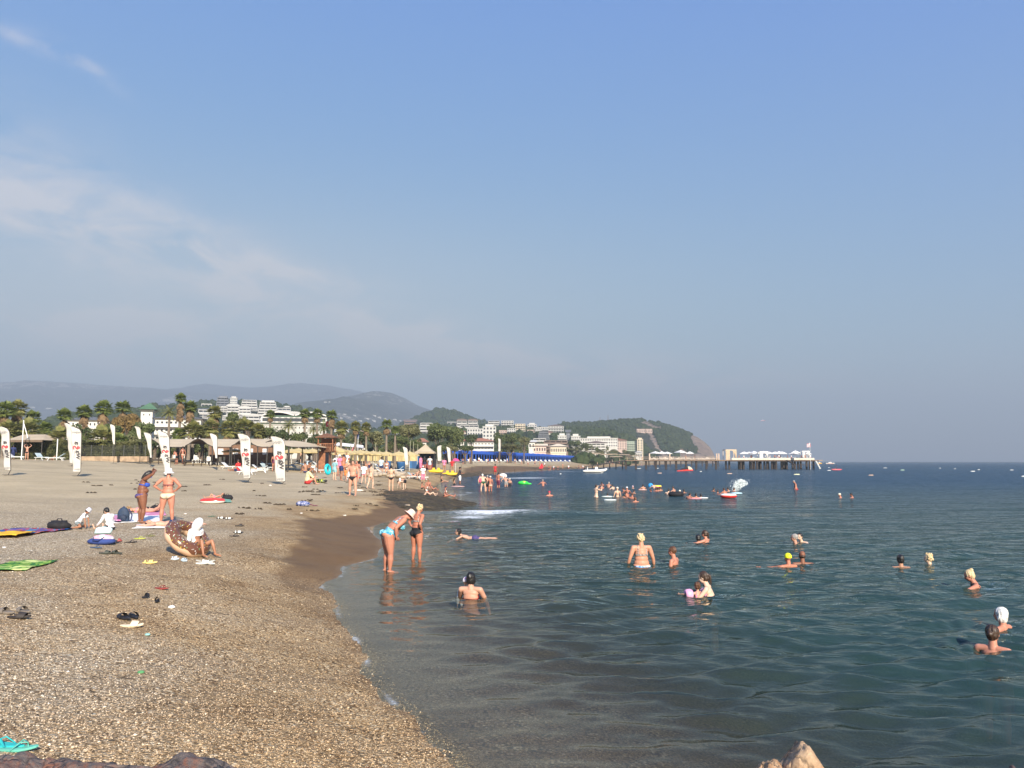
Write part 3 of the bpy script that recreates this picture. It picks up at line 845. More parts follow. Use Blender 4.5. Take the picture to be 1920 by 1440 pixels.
for(x0,x1,yt,yb,fl,st,rf,lab)in[(405,429,745.5,768,5,'band','step','grey topped apartment tower, leftmost and tallest on the hillside crest'),(431,444,746,762,4,'grid','step','narrow white apartment tower right of the grey topped tower on the crest'),(452,482,750,768,4,'band','flat','white balconied apartment block between the two towers and the terraced block'),(483,520,754,782,6,'band','step','wide terraced white apartment block with long balconies and a roof house'),(520,545,765,782,3,'band','flat','low wing at the right end of the terraced apartment block'),(425,448,762,781,4,'band','arch','white apartment block with a curved roof under the narrow crest tower'),(447,470,766,784,4,'band','arch','curved roof apartment block left of the terraced block'),(372,398,768,782,2,'band','gable','white villa with pitched roofs left of the hillside towers'),(378,396,757,764,1,'band','flat','small white house on the skyline left of the hillside towers'),(455,486,780,797,3,'band','arch','lower curved roof apartment block above the palm tops'),(478,510,781,796,3,'band','arch','lower curved roof apartment block below the terraced one'),(505,535,778,792,3,'band','arch','wavy roofed block behind the green roofed hotel, left one'),(528,566,776,794,3,'band','arch','wavy roofed block behind the green roofed hotel, right one'),(565,602,781,796,2,'band','arch','low wavy roofed block at the right foot of the hillside')]:
 k=dict(wall=GREYW if n_ap==0 else WHITE,win=GLASSB,group=GA,name='apartment_building',roof=rf,style=st,dx=16)
 if rf in('gable',):k['roofm']=GREYR
 hb(lab,x0,x1,yt,yb,fl,6,**k);n_ap+=1
GB='white apartment blocks along the ridge'
for(x0,x1,yt,yb,fl,bays,st,rf,wall,lab)in[(757,781,790,806,3,4,'band','gable',M('tan_render',(.34,.22,.17),.85),'brown ribbed building left of the big round tree'),(786,812,793,812,4,5,'band','flat',WHITE,'white balconied block just left of the big round tree'),(838,856,791,800,2,5,'band','flat',WHITE,'low white block above the big round tree'),(856,876,789,804,3,4,'band','arch',WHITE,'arched roof white block above the big round tree'),(877,896,789,803,3,4,'band','arch',WHITE,'second arched roof white block, nearer the red roofed villas'),(862,898,797,806,2,8,'band','flat',WHITE,'long white terrace under the two arched roofs'),(914,938,789,803,4,5,'band','flat',WHITE,'tall cream white block left of the gap in the skyline'),(940,963,789,804,4,5,'balc','flat',WHITE,'flat roofed block with shaded balconies right of the skyline gap'),(966,985,795,809,4,4,'balc','flat',CREAM,'cream block with four rows of windows in the middle of the ridge'),(989,1006,796,808,3,4,'balc','step',WHITE,'stepped white block right of the cream block'),(1005,1030,801,810,2,6,'balc','flat',WHITE,'low white terrace with balconies on the ridge'),(1028,1057,799,811,3,6,'balc','hip',WHITE,'hip roofed cream block at the right end of the ridge'),(876,905,804,815,2,6,'grid','flat',WHITE,'white block stepping down above the red roofed villas'),(905,930,800,826,4,4,'grid','step',WHITE,'large white block standing right above the red roofed villas'),(1009,1030,808,823,5,3,'band','flat',GREYW,'grey curved tower block with white balcony bands'),(1000,1024,822,831,2,5,'band','flat',WHITE,'long low white terrace at the foot of the grey tower block')]:
 hb(lab,x0,x1,yt,yb,fl,bays,wall=wall,group=GB,name='apartment_building',roof=rf,style=st,dx=14,roofm=M('brown_roof',(.22,.16,.13),.85))
PL=['first','second','third','fourth','fifth','sixth','seventh','eighth','ninth','tenth','eleventh','twelfth','thirteenth','fourteenth','fifteenth','sixteenth','seventeenth','eighteenth','nineteenth','twentieth','twenty-first','twenty-second','twenty-third','twenty-fourth']
vr=np.random.default_rng(77)
for i in range(24):
 px=640+i*17.6+vr.uniform(-4,4);yb=vr.uniform(808,816);w=vr.uniform(8,16);h=vr.uniform(4,8)
 hb('small pale house in the lower town, %s from the left'%PL[i],px-w/2,px+w/2,yb-h,yb,2,4,wall=(WHITE,CREAM,PINK)[i%3],group='small houses of the lower town',name='house',roof=('flat','hip','flat')[i%3],style=('grid','balc')[i%2],dx=10,winw=.55,winh=.5)
for i in range(12):
 px=392+(i%6)*30+vr.uniform(-5,5);yb=(774 if i<6 else 788)+vr.uniform(-3,3);w=vr.uniform(14,22);h=vr.uniform(6,9)
 hb('stepped white terrace block in the %s row of the left hillside, %s from the left'%('upper' if i<6 else 'lower',PL[i%6]),px-w/2,px+w/2,yb-h,yb,3,5,group='stepped terrace blocks',name='apartment_building',roof=('flat','arch','step')[i%3],style='band',win=GLASSB,dx=12)
building('white hotel with arched windows and dark roof behind the left palms',128,192,790,822,175,3,9,roof='hip',roofm=GREYR,dx=16,winw=.36,winh=.42)
building('white hotel wing with rows of balconies right of the tree with brown leaves',293,372,787,830,180,3,10,style='balc',roof='hip',roofm=GREYR,dx=16,winw=.45,winh=.5)
t=building('square white tower under a green pyramid roof',264,284,770,800,190,2,2,roof='flat',dx=10,winw=.2,winh=.2,name='hotel_tower')
c=P(276,770,190)
pm=MB();hw=abs(P(292,770,190).x-P(259,770,190).x)/2;ph=P(276,756,190).z-c.z+.2
pm.add([(-hw,-1.2,0),(hw,-1.2,0),(hw,11,0),(-hw,11,0),(0,5,ph)],[(0,1,4),(1,2,4),(2,3,4),(3,0,4),(3,2,1,0)])
r_=pm.build('roof',PGREEN,t);r_.location=(.3,0,P(0,770,190).z-P(0,800,190).z+.32)
t=building('long white seafront hotel with a green mansard roof behind the slim palms',492,610,797,816,215,2,18,wall=M('grey_cream_render',(.50,.49,.45),.85,.06,.3),roof='flat',dx=18,winw=.26,winh=.34)  # walls in an even greyer cream than the white blocks
mm=MB();W_=abs(P(610,797,215).x-P(492,797,215).x);H_=P(0,797,215).z-P(0,816,215).z
v=[(-W_/2-.4,-.5,H_+.3),(W_/2+.4,-.5,H_+.3),(W_/2+.4,18,H_+.3),(-W_/2-.4,18,H_+.3)]
v+=[(-W_/2+1.5,1.4,H_+2.7),(W_/2-1.5,1.4,H_+2.7),(W_/2-1.5,16,H_+2.7),(-W_/2+1.5,16,H_+2.7)]
mm.add(v,[(0,1,5,4),(1,2,6,5),(2,3,7,6),(3,0,4,7),(4,5,6,7),(3,2,1,0)]);mm.build('roof',GREENR,t)
for i in range(11):
 d_=MB();x=-W_/2+(i+.7)*W_/11.4
 d_.box((x,.35,H_+1.35),(2.3,1.9,1.5));dd=d_.build('dormer',WHITE,t)
 put('window',unit_window(GLASS),dd,(x,-.61,H_+1.4),(1.5,1,.9))
ar=MB()
for s in(-1,1):
 pr=[]
 for i in range(17):
  u=i/16;pr.append((s*W_*.25-W_*.24+u*W_*.48,H_+2.9+.9*math.sin(u*math.pi)))
 pr+=[(p[0],p[1]-.35)for p in pr[::-1]]
 ar.prism(pr,1.0,15,fn=lambda x,y,z:(x,z,y))
ar.build('parapet',WHITE,t)
building('small white gable house glimpsed behind the flagpole palms',632,647,812,828,205,2,2,roof='gable',dx=8,roofm=WHITE,name='house')
building('row of white villas under a long terracotta roof with deep balconies',877,926,829,846,255,2,8,style='balc',roof='hip',dx=10,winw=.6,winh=.45,name='villa_row')
building('small white villa with a terracotta roof behind the straw coloured tent',783,799,830,846,240,2,2,roof='hip',dx=8,winw=.45,winh=.4,name='villa')
building('white villa end with a terracotta roof half hidden by the big round tree',858,870,828,836,262,1,2,roof='hip',dx=8,winw=.4,winh=.4,name='villa')
building('white gabled house left of the straw coloured beach club roofs',991,1003,830,841,330,1,2,roof='gable',dx=8,roofm=WHITE,name='house')
building('low pink walled beach club behind the blue pavilions',1000,1024,837,848,330,1,5,wall=PINK,roof='gable',dx=8,roofm=CREAM,name='beach_club')
building('long brown hotel wing with dark balcony rows',1018,1066,826,843,420,3,9,style='band',wall=M('brown_render',(.24,.17,.14),.85),roof='flat',dx=12)
building('low cream pavilion with an arcade behind the blue pavilions',1032,1062,838,850,350,1,9,wall=CREAM,roof='hip',roofm=CREAM,dx=10,name='arcade_pavilion')
building('white hotel block with paired roof turrets left of the grey glass tower',1046,1062,817,830,520,2,5,style='balc',roof='step',dx=12)
building('white hotel block with paired roof turrets right of the grey glass tower',1071,1088,818,831,520,2,5,style='balc',roof='step',dx=12)
building('slim grey glass tower rising above the white hotel',1062,1069,811,836,530,6,2,wall=GREYW,roof='gable',roofm=GREYR,dx=6,name='glass_tower')
building('long white hotel with a roof terrace below the wooded headland',1088,1158,822,838,540,3,16,roof='step',dx=14,winw=.45,winh=.45)
building('brown roofed hotel wing in front of the long white hotel',1100,1136,831,846,460,3,9,style='band',roof='hip',roofm=M('brown_roof',(.22,.16,.13),.85),dx=12)
building('pale pink hotel block with a terracotta hip roof',1139,1175,826,843,640,4,8,wall=PINK,roof='hip',dx=16,winw=.4,winh=.5)
building('pale green and cream hotel block with a corner tower beside the wooded slope',1176,1200,828,850,660,5,6,style='balc',wall=M('pale_green_render',(.50,.58,.46),.85),roof='flat',dx=14)
building('cream corner tower of the pale green hotel',1195,1206,824,852,655,6,2,wall=CREAM,roof='step',dx=8,name='hotel_tower')
building('white umbrella shaped kiosk at the foot of the cream corner tower',1192,1204,849,858,640,1,3,roof='hip',roofm=WHITE,dx=4,name='kiosk')
for i,(x0,x1,yt,yb,lab)in enumerate([(1194,1210,804.5,811,'pinkish stone house high on the headland, left one of the pair'),(1211,1223,804.5,811.5,'pinkish stone house high on the headland, right one of the pair')]):
 h=hillhit((x0+x1)/2,yb,900)
 building(lab,x0,x1,yt,yb+1,(h.y if h else 1100)-2,1,4,wall=PINK,roof='flat',dx=8,winw=.3,winh=.4,name='stone_house')
for i,(px,py,w,h)in enumerate([(646,777,6,2),(665,779,5,2),(702,779.5,6,2.5),(711,783,7,3),(722,785,5,2),(688,785,8,2),(675,789,7,2),(740,787,7,2.5),(728,791,5,2),(610,754,5,1.8),(618,753.5,3,1.5),(118,768,6,2),(92,766,10,2),(60,764,8,2),(655,783,4,2),(700,789,8,2),(750,789,5,2),(640,784,5,2)]):
 q=hillhit(px,py+h/2,1500)
 if q is None:continue
 building('tiny white house on the hazy mountain foot, %s'%(['left of the round mountain','above the flagpole','below the summit of the round mountain','in the middle of the scattered houses','right of the middle houses','beside the long pale terrace','lowest left of the cluster','right below the round mountain','in the lower right of the cluster','high on the left saddle','beside the one on the saddle','behind the second left palm','above the left hotel','behind the leftmost palms','close left of the flagpole palm','lowest in the middle of the cluster','rightmost of the cluster','at the left edge of the cluster'][i]),px-w/2,px+w/2,py-h/2,py+h/2,q.y,1,3,roof='flat',dx=12,name='house',group='tiny houses on the mountain foot',winw=.3,winh=.4)
for px,yt,yb,lab in[(1125,782,793,'thin lattice radio mast on the headland, left one'),(1140,778,792,'thin lattice radio mast on the headland, right and taller one')]:
 a=P(px,yb,1150);b=P(px,yt,1150)
 mb=MB()
 for s in((-1,-1),(1,-1),(0,1)):mb.tube([(a.x+s[0]*.7,a.y+s[1]*.7,a.z-4),(b.x+s[0]*.15,b.y+s[1]*.15,b.z)],.16,4)
 for i in range(8):
  z=a.z+(b.z-a.z)*i/8;mb.box((a.x,a.y,z),(1.3-i*.13,.9,.12))
 tag(mb.build('radio_mast',M('mast_steel',(.35,.33,.33),.6)),lab,'mast','radio masts')
LEAFY=M('woodland_leaves',(.026,.042,.016),.9,.5,.25,0.0,col2=(.060,.078,.030),spec=.1)
cl=MB();cl.ell((0,0,0),(1,1,1),nu=7,nv=5)
_cv=np.array(cl.v);_cf=np.array(cl.f)
def woods(name,H,x0,x1,y0,y1,n,size,label,rockfn=None,seed=1,nearfac=1.0):
 r=np.random.default_rng(seed)
 vs=[];fs=[];off=0
 X=r.uniform(x0,x1,n*3);Y=r.uniform(y0,y1,n*3);Z=H(X,Y)
 ok=Z>(6 if name!='plain_woods' else 1)
 if rockfn is not None:ok&=rockfn(X,Y,Z)<.30
 for(bx,by,bw)in BLD:
  if y0-50<by<y1+50:ok&=~((np.abs(X-bx*Y/by)<bw/2+size*.8)&(Y<by+12)&(Y>by-70))
 X,Y,Z=X[ok][:n],Y[ok][:n],Z[ok][:n]
 for x,y_,z in zip(X,Y,Z):
  s=size*r.uniform(.55,1.25)
  v=_cv*(1+r.uniform(-.28,.28,(len(_cv),1)))*np.array([s,s,s*r.uniform(.7,1.1)])+np.array([x,y_,z+s*.25])
  vs.append(v);fs.append(_cf+off);off+=len(_cv)
 me=bpy.data.meshes.new(name)
 me.from_pydata(np.concatenate(vs).tolist(),[],np.concatenate(fs).tolist());me.update()
 me.materials.append(LEAFY)
 o=bpy.data.objects.new(name,me);COL.objects.link(o)
 return tag(o,label,'woods',kind='stuff')
woods('headland_woods',HH,P(1045,800,1180).x,P(1235,800,1180).x,960,1200,1900,4.0,'dense pine woods covering the headland',headrock,3)
woods('hill_woods',HILLS[3][0],P(750,800,1500).x,P(960,800,1500).x,1150,1520,1300,6.0,'dark wooded knoll behind the apartments',None,4)
woods('slope_woods',VH,P(330,800,900).x,P(1200,800,900).x,430,955,2400,3.6,'scrub and small trees between the hillside buildings',None,6)
woods('plain_woods',lambda X,Y:TH(X,Y)+.5,-420,120,330,520,1100,3.6,'belt of low trees on the flat ground behind the hotels',None,8)
woods('headland_scrub',HH,P(1215,800,1180).x,P(1338,800,1180).x,960,1200,1500,2.0,'low scrub on the rocky end of the headland',lambda X,Y,Z:headrock(X,Y,Z)-.32,9)
# vegetation
TRUNK=M('palm_trunk',(.20,.16,.12),.9,.3,9,.02)
BARK=M('bark',(.12,.09,.065),.9,.3,6,.02)
FROND=M('palm_frond_green',(.095,.14,.035),.55,.3,2.5,0,col2=(.26,.30,.08),transl=.3)
FROND2=M('palm_frond_olive',(.13,.15,.045),.55,.3,2.5,0,col2=(.32,.30,.10),transl=.3)
DEADF=M('palm_frond_dead',(.12,.078,.045),.9,.3,3,0,col2=(.28,.19,.10),transl=.1)
def fan_frond(mb,base,dirv,L,size,droop,nb=11,mi=0,spread=2.3):
 """a petiole ending in a pleated fan of pointed blades"""
 d=Vector(dirv).normalized();side=d.cross(Vector((0,0,1)))
 if side.length<.1:side=Vector((1,0,0))
 side.normalize();up=side.cross(d)
 tip=Vector(base)+d*L-Vector((0,0,droop*L*.25))
 w=side*.02
 mb.add([Vector(base)-w,Vector(base)+w,tip+w,tip-w],[(0,1,2,3)],mi)
 for i in range(nb):
  a=(i/(nb-1)-.5)*spread
  bd=(d*math.cos(a)+side*math.sin(a)+up*(.12-.25*abs(a)/2)*1).normalized()
  l=size*(1-.22*abs(a)/1.2)*random.uniform(.85,1.08)
  e=tip+bd*l-Vector((0,0,droop*l*random.uniform(.35,.65)))
  md=tip+bd*l*.55-Vector((0,0,droop*l*.12))
  n=bd.cross(up).normalized()*size*.085
  mb.add([tip,md+n,e,md-n],[(0,1,2,3)],mi)
def crown_mesh(seed,n=46,size=.75,petl=.75,low=-.35,kind='fan',matl=None,name='crown'):
 random.seed(seed);mb=MB()
 for i in range(n):
  z=low+(1-low)*(i+.5)/n
  z=max(-1,min(1,z+random.uniform(-.08,.08)))
  a=i*2.39996+random.uniform(-.25,.25);r=math.sqrt(max(0,1-z*z))
  d=(r*math.cos(a),r*math.sin(a),z+.08)
  if kind=='fan':fan_frond(mb,(0,0,0),d,petl*random.uniform(.55,1.25),size*random.uniform(.75,1.3),.35+.5*(1-z)*.5)
  else:
   p=Vector((0,0,0));dd=Vector(d).normalized();L=petl*2.1
   pts=[]
   for s in range(9):
    pts.append(p.copy());p=p+dd*L/8;dd=(dd-Vector((0,0,.17))).normalized()
   for s in range(8):
    q=pts[s];e=(pts[s+1]-q).normalized();sd=e.cross(Vector((0,0,1)))
    if sd.length<.05:sd=Vector((1,0,0))
    sd.normalize()
    for sg in(-1,1):
     for h in(0,.5):
      b=q.lerp(pts[s+1],h);ll=size*.62*math.sin(math.pi*(s+h+.8)/9.5)
      t2=b+(sd*sg*.9+e*.55+Vector((0,0,-.28))).normalized()*ll
      mb.add([b-e*.03,t2,b+e*.07],[(0,1,2)])
 return mb.mesh(name,matl or FROND)
def skirt_mesh(seed,length,n=46):
 random.seed(seed);mb=MB()
 for i in range(n):
  a=i*2.39996;z=-length*random.random()
  r=.16
  d=(math.cos(a),math.sin(a),-1.5-random.random()*1.6)
  fan_frond(mb,(r*math.cos(a),r*math.sin(a),z),d,.45,.62*random.uniform(.8,1.2),.8,nb=6,spread=1.3)
 return mb.mesh('dead_fronds',DEADF)
CROWNS=[crown_mesh(1,62,.72,.62,-.72),crown_mesh(2,58,.7,.6,-.62),crown_mesh(3,66,.74,.66,-.85,matl=FROND2),crown_mesh(4,52,.85,.75,-.45,matl=FROND2)]
FEATH=[crown_mesh(7,44,.75,1.0,-.25,'feather',FROND),crown_mesh(8,40,.75,1.0,-.3,'feather',FROND2)]
SKIRTS={.8:skirt_mesh(11,.8,36),1.6:skirt_mesh(12,1.6,60),3.0:skirt_mesh(13,3.0,100)}
def palm(px,yc,rpx,depth,label,skirt=.8,kind=0,group='palms behind the beach',feather=False,lean=0.0):
 top=P(px,yc,depth);gz=max(ground(top.x,depth),0)
 R_=rpx/FPX*depth
 k=R_/1.45
 root=thing('palm_tree',label,'palm tree',(top.x,depth,gz),random.uniform(0,6),group)
 h=top.z-gz
 mb=MB();n=8;pts=[]
 for i in range(n+1):
  t=i/n;pts.append((lean*(t*t-1)*h*.1,0,h*t-.2*(1-t)))
 mb.tube(pts,[.26*(1-.45*i/n)*(1.25 if i==0 else 1)for i in range(n+1)],9)
 mb.build('trunk',TRUNK,root,True)
 def part(name,me,z,s):
  o=bpy.data.objects.new(name,me);COL.objects.link(o);o.parent=root;o.location=(0,0,z);o.scale=s if isinstance(s,tuple)else(s,s,s);o.rotation_euler=(0,0,random.uniform(0,6))
 part('crown',(FEATH if feather else CROWNS)[kind%(2 if feather else 4)],h,k)
 if skirt:part('dead_fronds',SKIRTS[skirt],h-.25*k,(k*1.05,k*1.05,k))
 return root
random.seed(5)
PALMS=[(10,768,24,100,1.6,0,0,'big skirted fan palm at the left edge of the photo'),(33,764,20,104,1.6,2,0,'skirted fan palm just right of the one at the left edge'),(62,782,19,108,0,1,0,'dark green fan palm with no skirt above the beige canopy'),(52,806,24,98,0,3,0,'low spreading palm behind the short white mast'),(16,805,24,97,.8,2,0,'low olive fan palm at the left edge behind the printed banner'),(85,802,17,103,0,0,0,'low palm between the white mast and the printed banner'),(121,778,19,105,.8,1,0,'fan palm standing directly behind the second printed banner'),(158,771,18,107,1.6,0,0,'fan palm with a long brown skirt left of the dormered hotel'),(194,764,20,108,1.6,0,0,'tall fan palm with a brown skirt left of the brown leaved tree'),(231,764,19,112,.8,1,0,'green fan palm rising behind the brown leaved tree'),(112,822,24,96,0,3,0,'low palm spilling over the hedge left of the second printed banner'),(140,832,17,96,0,2,0,'small yellowing palm over the hedge behind the second printed banner'),(190,822,26,96,0,3,0,'wide low palm left of the small blank banner over the hedge'),(222,826,22,97,0,0,0,'wide low palm right of the small blank banner over the hedge'),(318,775,15,118,0,1,1,'slender feather palm in front of the white hotel wing'),(339,747,15,112,3.0,1,0,'tallest fan palm, with a very long ragged skirt'),(357,762,16,114,1.6,0,0,'fan palm with a skirt close right of the tallest one'),(403,772,17,118,3.0,2,0,'fan palm below the grey topped tower with two hanging skirts'),(362,808,24,104,0,3,0,'low spreading palm above the first arch of the canopy'),(335,814,17,104,0,0,0,'small low palm behind the leaning printed banner'),(395,800,20,108,.8,2,0,'mid height olive palm above the second canopy arch'),(428,802,20,110,1.6,2,0,'olive palm with brown fronds right of the tall skirted ones'),(458,800,20,113,0,3,0,'spreading palm left of the fourth printed banner'),(484,806,18,116,.8,2,0,'olive palm above the fifth printed banner'),(507,776,11,140,.8,0,0,'small fan palm against the terraced apartments'),(512,812,13,130,0,0,1,'low feather palm in front of the green roofed hotel, left one'),(541,800,13,135,0,1,1,'low feather palm in front of the green roofed hotel, right one'),(572,775,13,125,.8,0,0,'slim fan palm on a pale trunk, left one of the three in a row'),(595,775,13,125,.8,0,0,'slim fan palm on a pale trunk, middle one of the three in a row'),(622,778,14,122,1.6,1,0,'slim fan palm behind the red flag, right one of the three in a row'),(607,802,13,128,0,0,1,'dark feather palm just left of the flagpole'),(640,800,16,120,.8,2,0,'stout fan palm right of the flagpole'),(667,798,12,125,.8,2,0,'fan palm on a thin trunk above the yellow parasols, left of a close pair'),(687,800,12,127,.8,2,0,'fan palm on a thin trunk above the yellow parasols, right of a close pair'),(725,795,14,130,.8,1,0,'fan palm with a bushy crown left of the blue bins'),(741,806,11,132,0,0,0,'shorter palm close behind the bushy crowned one'),(588,806,11,150,0,1,1,'low feather palm between the slim trunks'),(660,822,9,150,0,1,1,'small feather palm behind the wooden lookout hut'),]
for(px,yc,r_,d_,sk,kd,fe,lab)in PALMS:
 palm(px,yc,r_,d_,lab,sk,kd,feather=bool(fe))
for i in range(15):
 px=940+i*11.5 if i<6 else 1062+(i-6)*9.5
 palm(px,842-(i%3),5,262+i*14+(25 if i>5 else 0),['small palm %s in the row behind the blue pavilions'%w for w in('at the near end','next to the near end','third from the near end','fourth from the near end','fifth from the near end','just before the gap','right after the gap','second after the gap','third after the gap','at the middle','past the middle','fourth from the far end','third from the far end','next to the far end','at the far end')][i],0,i%4,group='row of small palms behind the blue pavilions')
LEAF={'green':M('leaves_green',(.045,.070,.022),.7,.3,.7,0,col2=(.125,.15,.05),transl=.15),'dark':M('leaves_dark',(.030,.048,.018),.7,.3,.7,0,col2=(.085,.11,.042),transl=.12),'olive':M('leaves_olive',(.085,.095,.036),.7,.3,.7,0,col2=(.20,.195,.085),transl=.15),'brown':M('leaves_brown',(.13,.085,.03),.7,.3,.7,0,col2=(.26,.18,.065),transl=.2),}
def leafball(seed,n,lobes=9,leaf=.14,spread=1.0,flat=.8):
 r=np.random.default_rng(seed)
 c=r.normal(0,1,(lobes,3));c/=np.linalg.norm(c,axis=1,keepdims=True)
 c*=r.uniform(.30,.72,(lobes,1));c[:,2]=c[:,2]*.75
 rad=r.uniform(.26,.46,lobes)
 pick=r.integers(0,lobes,n)
 d=r.normal(0,1,(n,3));d/=np.linalg.norm(d,axis=1,keepdims=True)
 p=c[pick]+d*rad[pick][:,None]*r.uniform(.55,1.05,(n,1))**.6
 p[:,2]*=flat
 a=r.normal(0,1,(n,3));a/=np.linalg.norm(a,axis=1,keepdims=True)
 b=np.cross(a,r.normal(0,1,(n,3)));b/=np.linalg.norm(b,axis=1,keepdims=True)
 s=(leaf*r.uniform(.6,1.3,n))[:,None]
 V=np.stack([p-a*s*.5,p+b*s*.32,p+a*s*.5,p-b*s*.32],1).reshape(-1,3)
 F=np.arange(n*4).reshape(n,4)
 return V,F
_LB={}
def leafmesh(kind,seed,n=2600,leaf=.14,flat=.8,name='crown'):
 key=(kind,seed,n,leaf,flat,name)
 if key not in _LB:
  V,F=leafball(seed,n,11,leaf,1,flat)
  me=bpy.data.meshes.new(name);me.from_pydata(V.tolist(),[],F.tolist());me.update();me.materials.append(LEAF[kind]);_LB[key]=me
 return _LB[key]
def tree(px,yc,rx,ry,depth,kind,label,seed=1,name='broadleaf_tree',group='broadleaf trees behind the beach',n=2600,leaf=.14):
 c=P(px,yc,depth);gz=ground(c.x,depth)
 Rx=rx/FPX*depth;Rz=ry/FPX*depth
 root=thing(name,label,'tree' if name!='bush' else 'bush',(c.x,depth,gz),0,group)
 h=c.z-gz
 mb=MB();mb.tube([(0,0,-.2),(.1,0,h*.45),(-.05,.1,h*.8)],[.30,.22,.12],8)
 for i in range(5):
  a=i*1.257+seed;mb.tube([(0,0,h*.45),(math.cos(a)*Rx*.35,math.sin(a)*Rx*.3,h*.8),(math.cos(a)*Rx*.6,math.sin(a)*Rx*.5,h+Rz*.2)],[.13,.08,.03],6)
 mb.build('trunk',BARK,root,True)
 o=bpy.data.objects.new('crown',leafmesh(kind,seed,n,leaf));COL.objects.link(o);o.parent=root
 o.location=(0,0,h);o.scale=(Rx,Rx*.85,Rz/.8);o.rotation_euler=(0,0,0)
 return root
for(px,yc,rx,ry,d_,kd,sd,lab,*e)in[(240,795,30,30,106,'brown',1,'tree with rusty brown leaves left of the green pyramid roof'),(268,812,30,26,104,'green',2,'dark green rounded tree right of the brown leaved one'),(248,832,28,18,101,'olive',3,'low olive bush under the brown leaved tree'),(436,783,17,14,125,'green',4,'round dark green tree below the terraced apartments'),(466,793,14,12,128,'green',5,'small green tree right of the round one below the terraced apartments'),(380,812,26,15,108,'olive',6,'olive green shrubby tree above the second canopy arch'),(448,816,26,12,112,'olive',7,'olive shrubs above the canopy near the fourth printed banner'),(500,814,24,15,118,'green',8,'bushy tree above the fifth printed banner'),(530,818,22,16,121,'dark',9,'dark bush in front of the green roofed hotel'),(560,820,22,16,122,'green',10,'green bush left of the slim palm trunks'),(590,824,20,14,124,'dark',11,'dark bush behind the slim palm trunks'),(640,826,20,14,138,'dark',12,'dark bush right of the lifeguard tower'),(672,820,22,18,145,'dark',13,'dark tree behind the pair of thin palms'),(705,822,24,18,148,'olive',14,'olive tree between the thin palms and the bushy crowned palm'),(765,808,27,20,160,'olive',15,'broad olive tree left of the big round tree'),(745,828,26,15,150,'green',16,'green bushes right of the bushy crowned palm'),(778,832,20,14,158,'green',17,'green bushes left of the straw coloured tent'),(822,812,34,27,185,'green',18,'big round dark tree, largest of all, behind the straw coloured tent'),(852,818,26,24,190,'green',19,'dark tree joined to the right side of the big round tree'),(838,836,28,14,182,'dark',20,'low dark growth beneath the big round tree'),(872,840,20,9,195,'green',21,'bright green hedge bush left of the blue pavilions'),(884,822,14,12,200,'dark',22,'small dark tree above the terracotta villas'),(936,822,14,15,232,'green',23,'tall green tree right of the terracotta villas'),(958,822,20,16,240,'green',24,'wide green tree in the middle of the group behind the blue pavilions'),(982,826,15,12,250,'olive',25,'olive tree at the right of the group behind the blue pavilions'),(955,838,28,7,238,'olive',26,'low hedge of shrubs behind the blue pavilions'),(1080,831,17,10,380,'green',27,'dark green tree in front of the grey glass tower'),(1098,836,13,8,385,'green',28,'green tree in front of the brown roofed hotel wing'),(1078,843,24,6,365,'olive',29,'olive shrubs at the far end of the blue pavilions'),(1150,848,14,7,480,'olive',30,'shrubby tree in front of the pink hotel'),(1128,848,14,7,420,'olive',31,'shrubs left of the pink hotel'),(1180,850,12,7,560,'green',32,'bushes in front of the pale green hotel'),(1170,848,8,7,560,'olive',33,'small tree between the pink hotel and the pale green one'),(40,828,30,14,99,'olive',34,'olive undergrowth above the left beige canopy'),(95,826,26,14,99,'green',35,'green undergrowth right of the left beige canopy'),(152,812,24,20,103,'green',36,'green bush behind the second printed banner'),(205,808,26,18,103,'green',37,'green bush behind the small blank banner'),(290,830,22,14,106,'dark',38,'dark bush behind the tall blank banner'),(20,822,26,20,101,'green',39,'green bush behind the leftmost printed banner'),]:
 tree(px,yc,rx,ry,d_,kd,lab,sd,name='bush' if ry<17 else 'broadleaf_tree',n=3400 if rx>24 else 2200,leaf=.17 if d_<150 else .13)
hr=np.random.default_rng(3)
for(x0,x1,d0,lab,nm)in[(14,152,94,'dark clipped hedge behind the sunbathers at the left',5200),(150,278,95,'dark clipped hedge behind the blank banners, right of the left hedge',5200)]:
 a=P(x0,862,d0);b=P(x1,862,d0);w=b.x-a.x;gz=ground((a.x+b.x)/2,d0)
 root=thing('hedge',lab,'hedge',((a.x+b.x)/2,d0,gz),0,'clipped hedges')
 n=nm;p=np.stack([hr.uniform(-w/2,w/2,n),hr.uniform(0,1.3,n),hr.uniform(0,1,n)**.9*2.3],1)
 p[:,1]*=(hr.random(n)>.5)*hr.random(n)
 p[:,2]+=.12*fbm(p[:,0]*.8,p[:,0]*0,4,3)
 aa=hr.normal(0,1,(n,3));aa/=np.linalg.norm(aa,axis=1,keepdims=True);bb=np.cross(aa,hr.normal(0,1,(n,3)));bb/=np.linalg.norm(bb,axis=1,keepdims=True)
 s=hr.uniform(.10,.24,n)[:,None]
 V=np.stack([p-aa*s,p+bb*s*.6,p+aa*s,p-bb*s*.6],1).reshape(-1,3)
 me=bpy.data.meshes.new('foliage');me.from_pydata(V.tolist(),[],np.arange(n*4).reshape(n,4).tolist());me.materials.append(M('hedge_leaves',(.032,.042,.018),.8,.3,1.2,0,col2=(.12,.12,.05),spec=.1))
 o=bpy.data.objects.new('foliage',me);COL.objects.link(o);o.parent=root
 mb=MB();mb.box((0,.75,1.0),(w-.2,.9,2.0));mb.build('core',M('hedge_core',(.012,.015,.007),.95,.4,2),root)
FENCEM=M('fence_steel',(.10,.10,.09),.6)
a=P(150,862,93.0);b=P(276,862,93.5);gz=ground((a.x+b.x)/2,93)
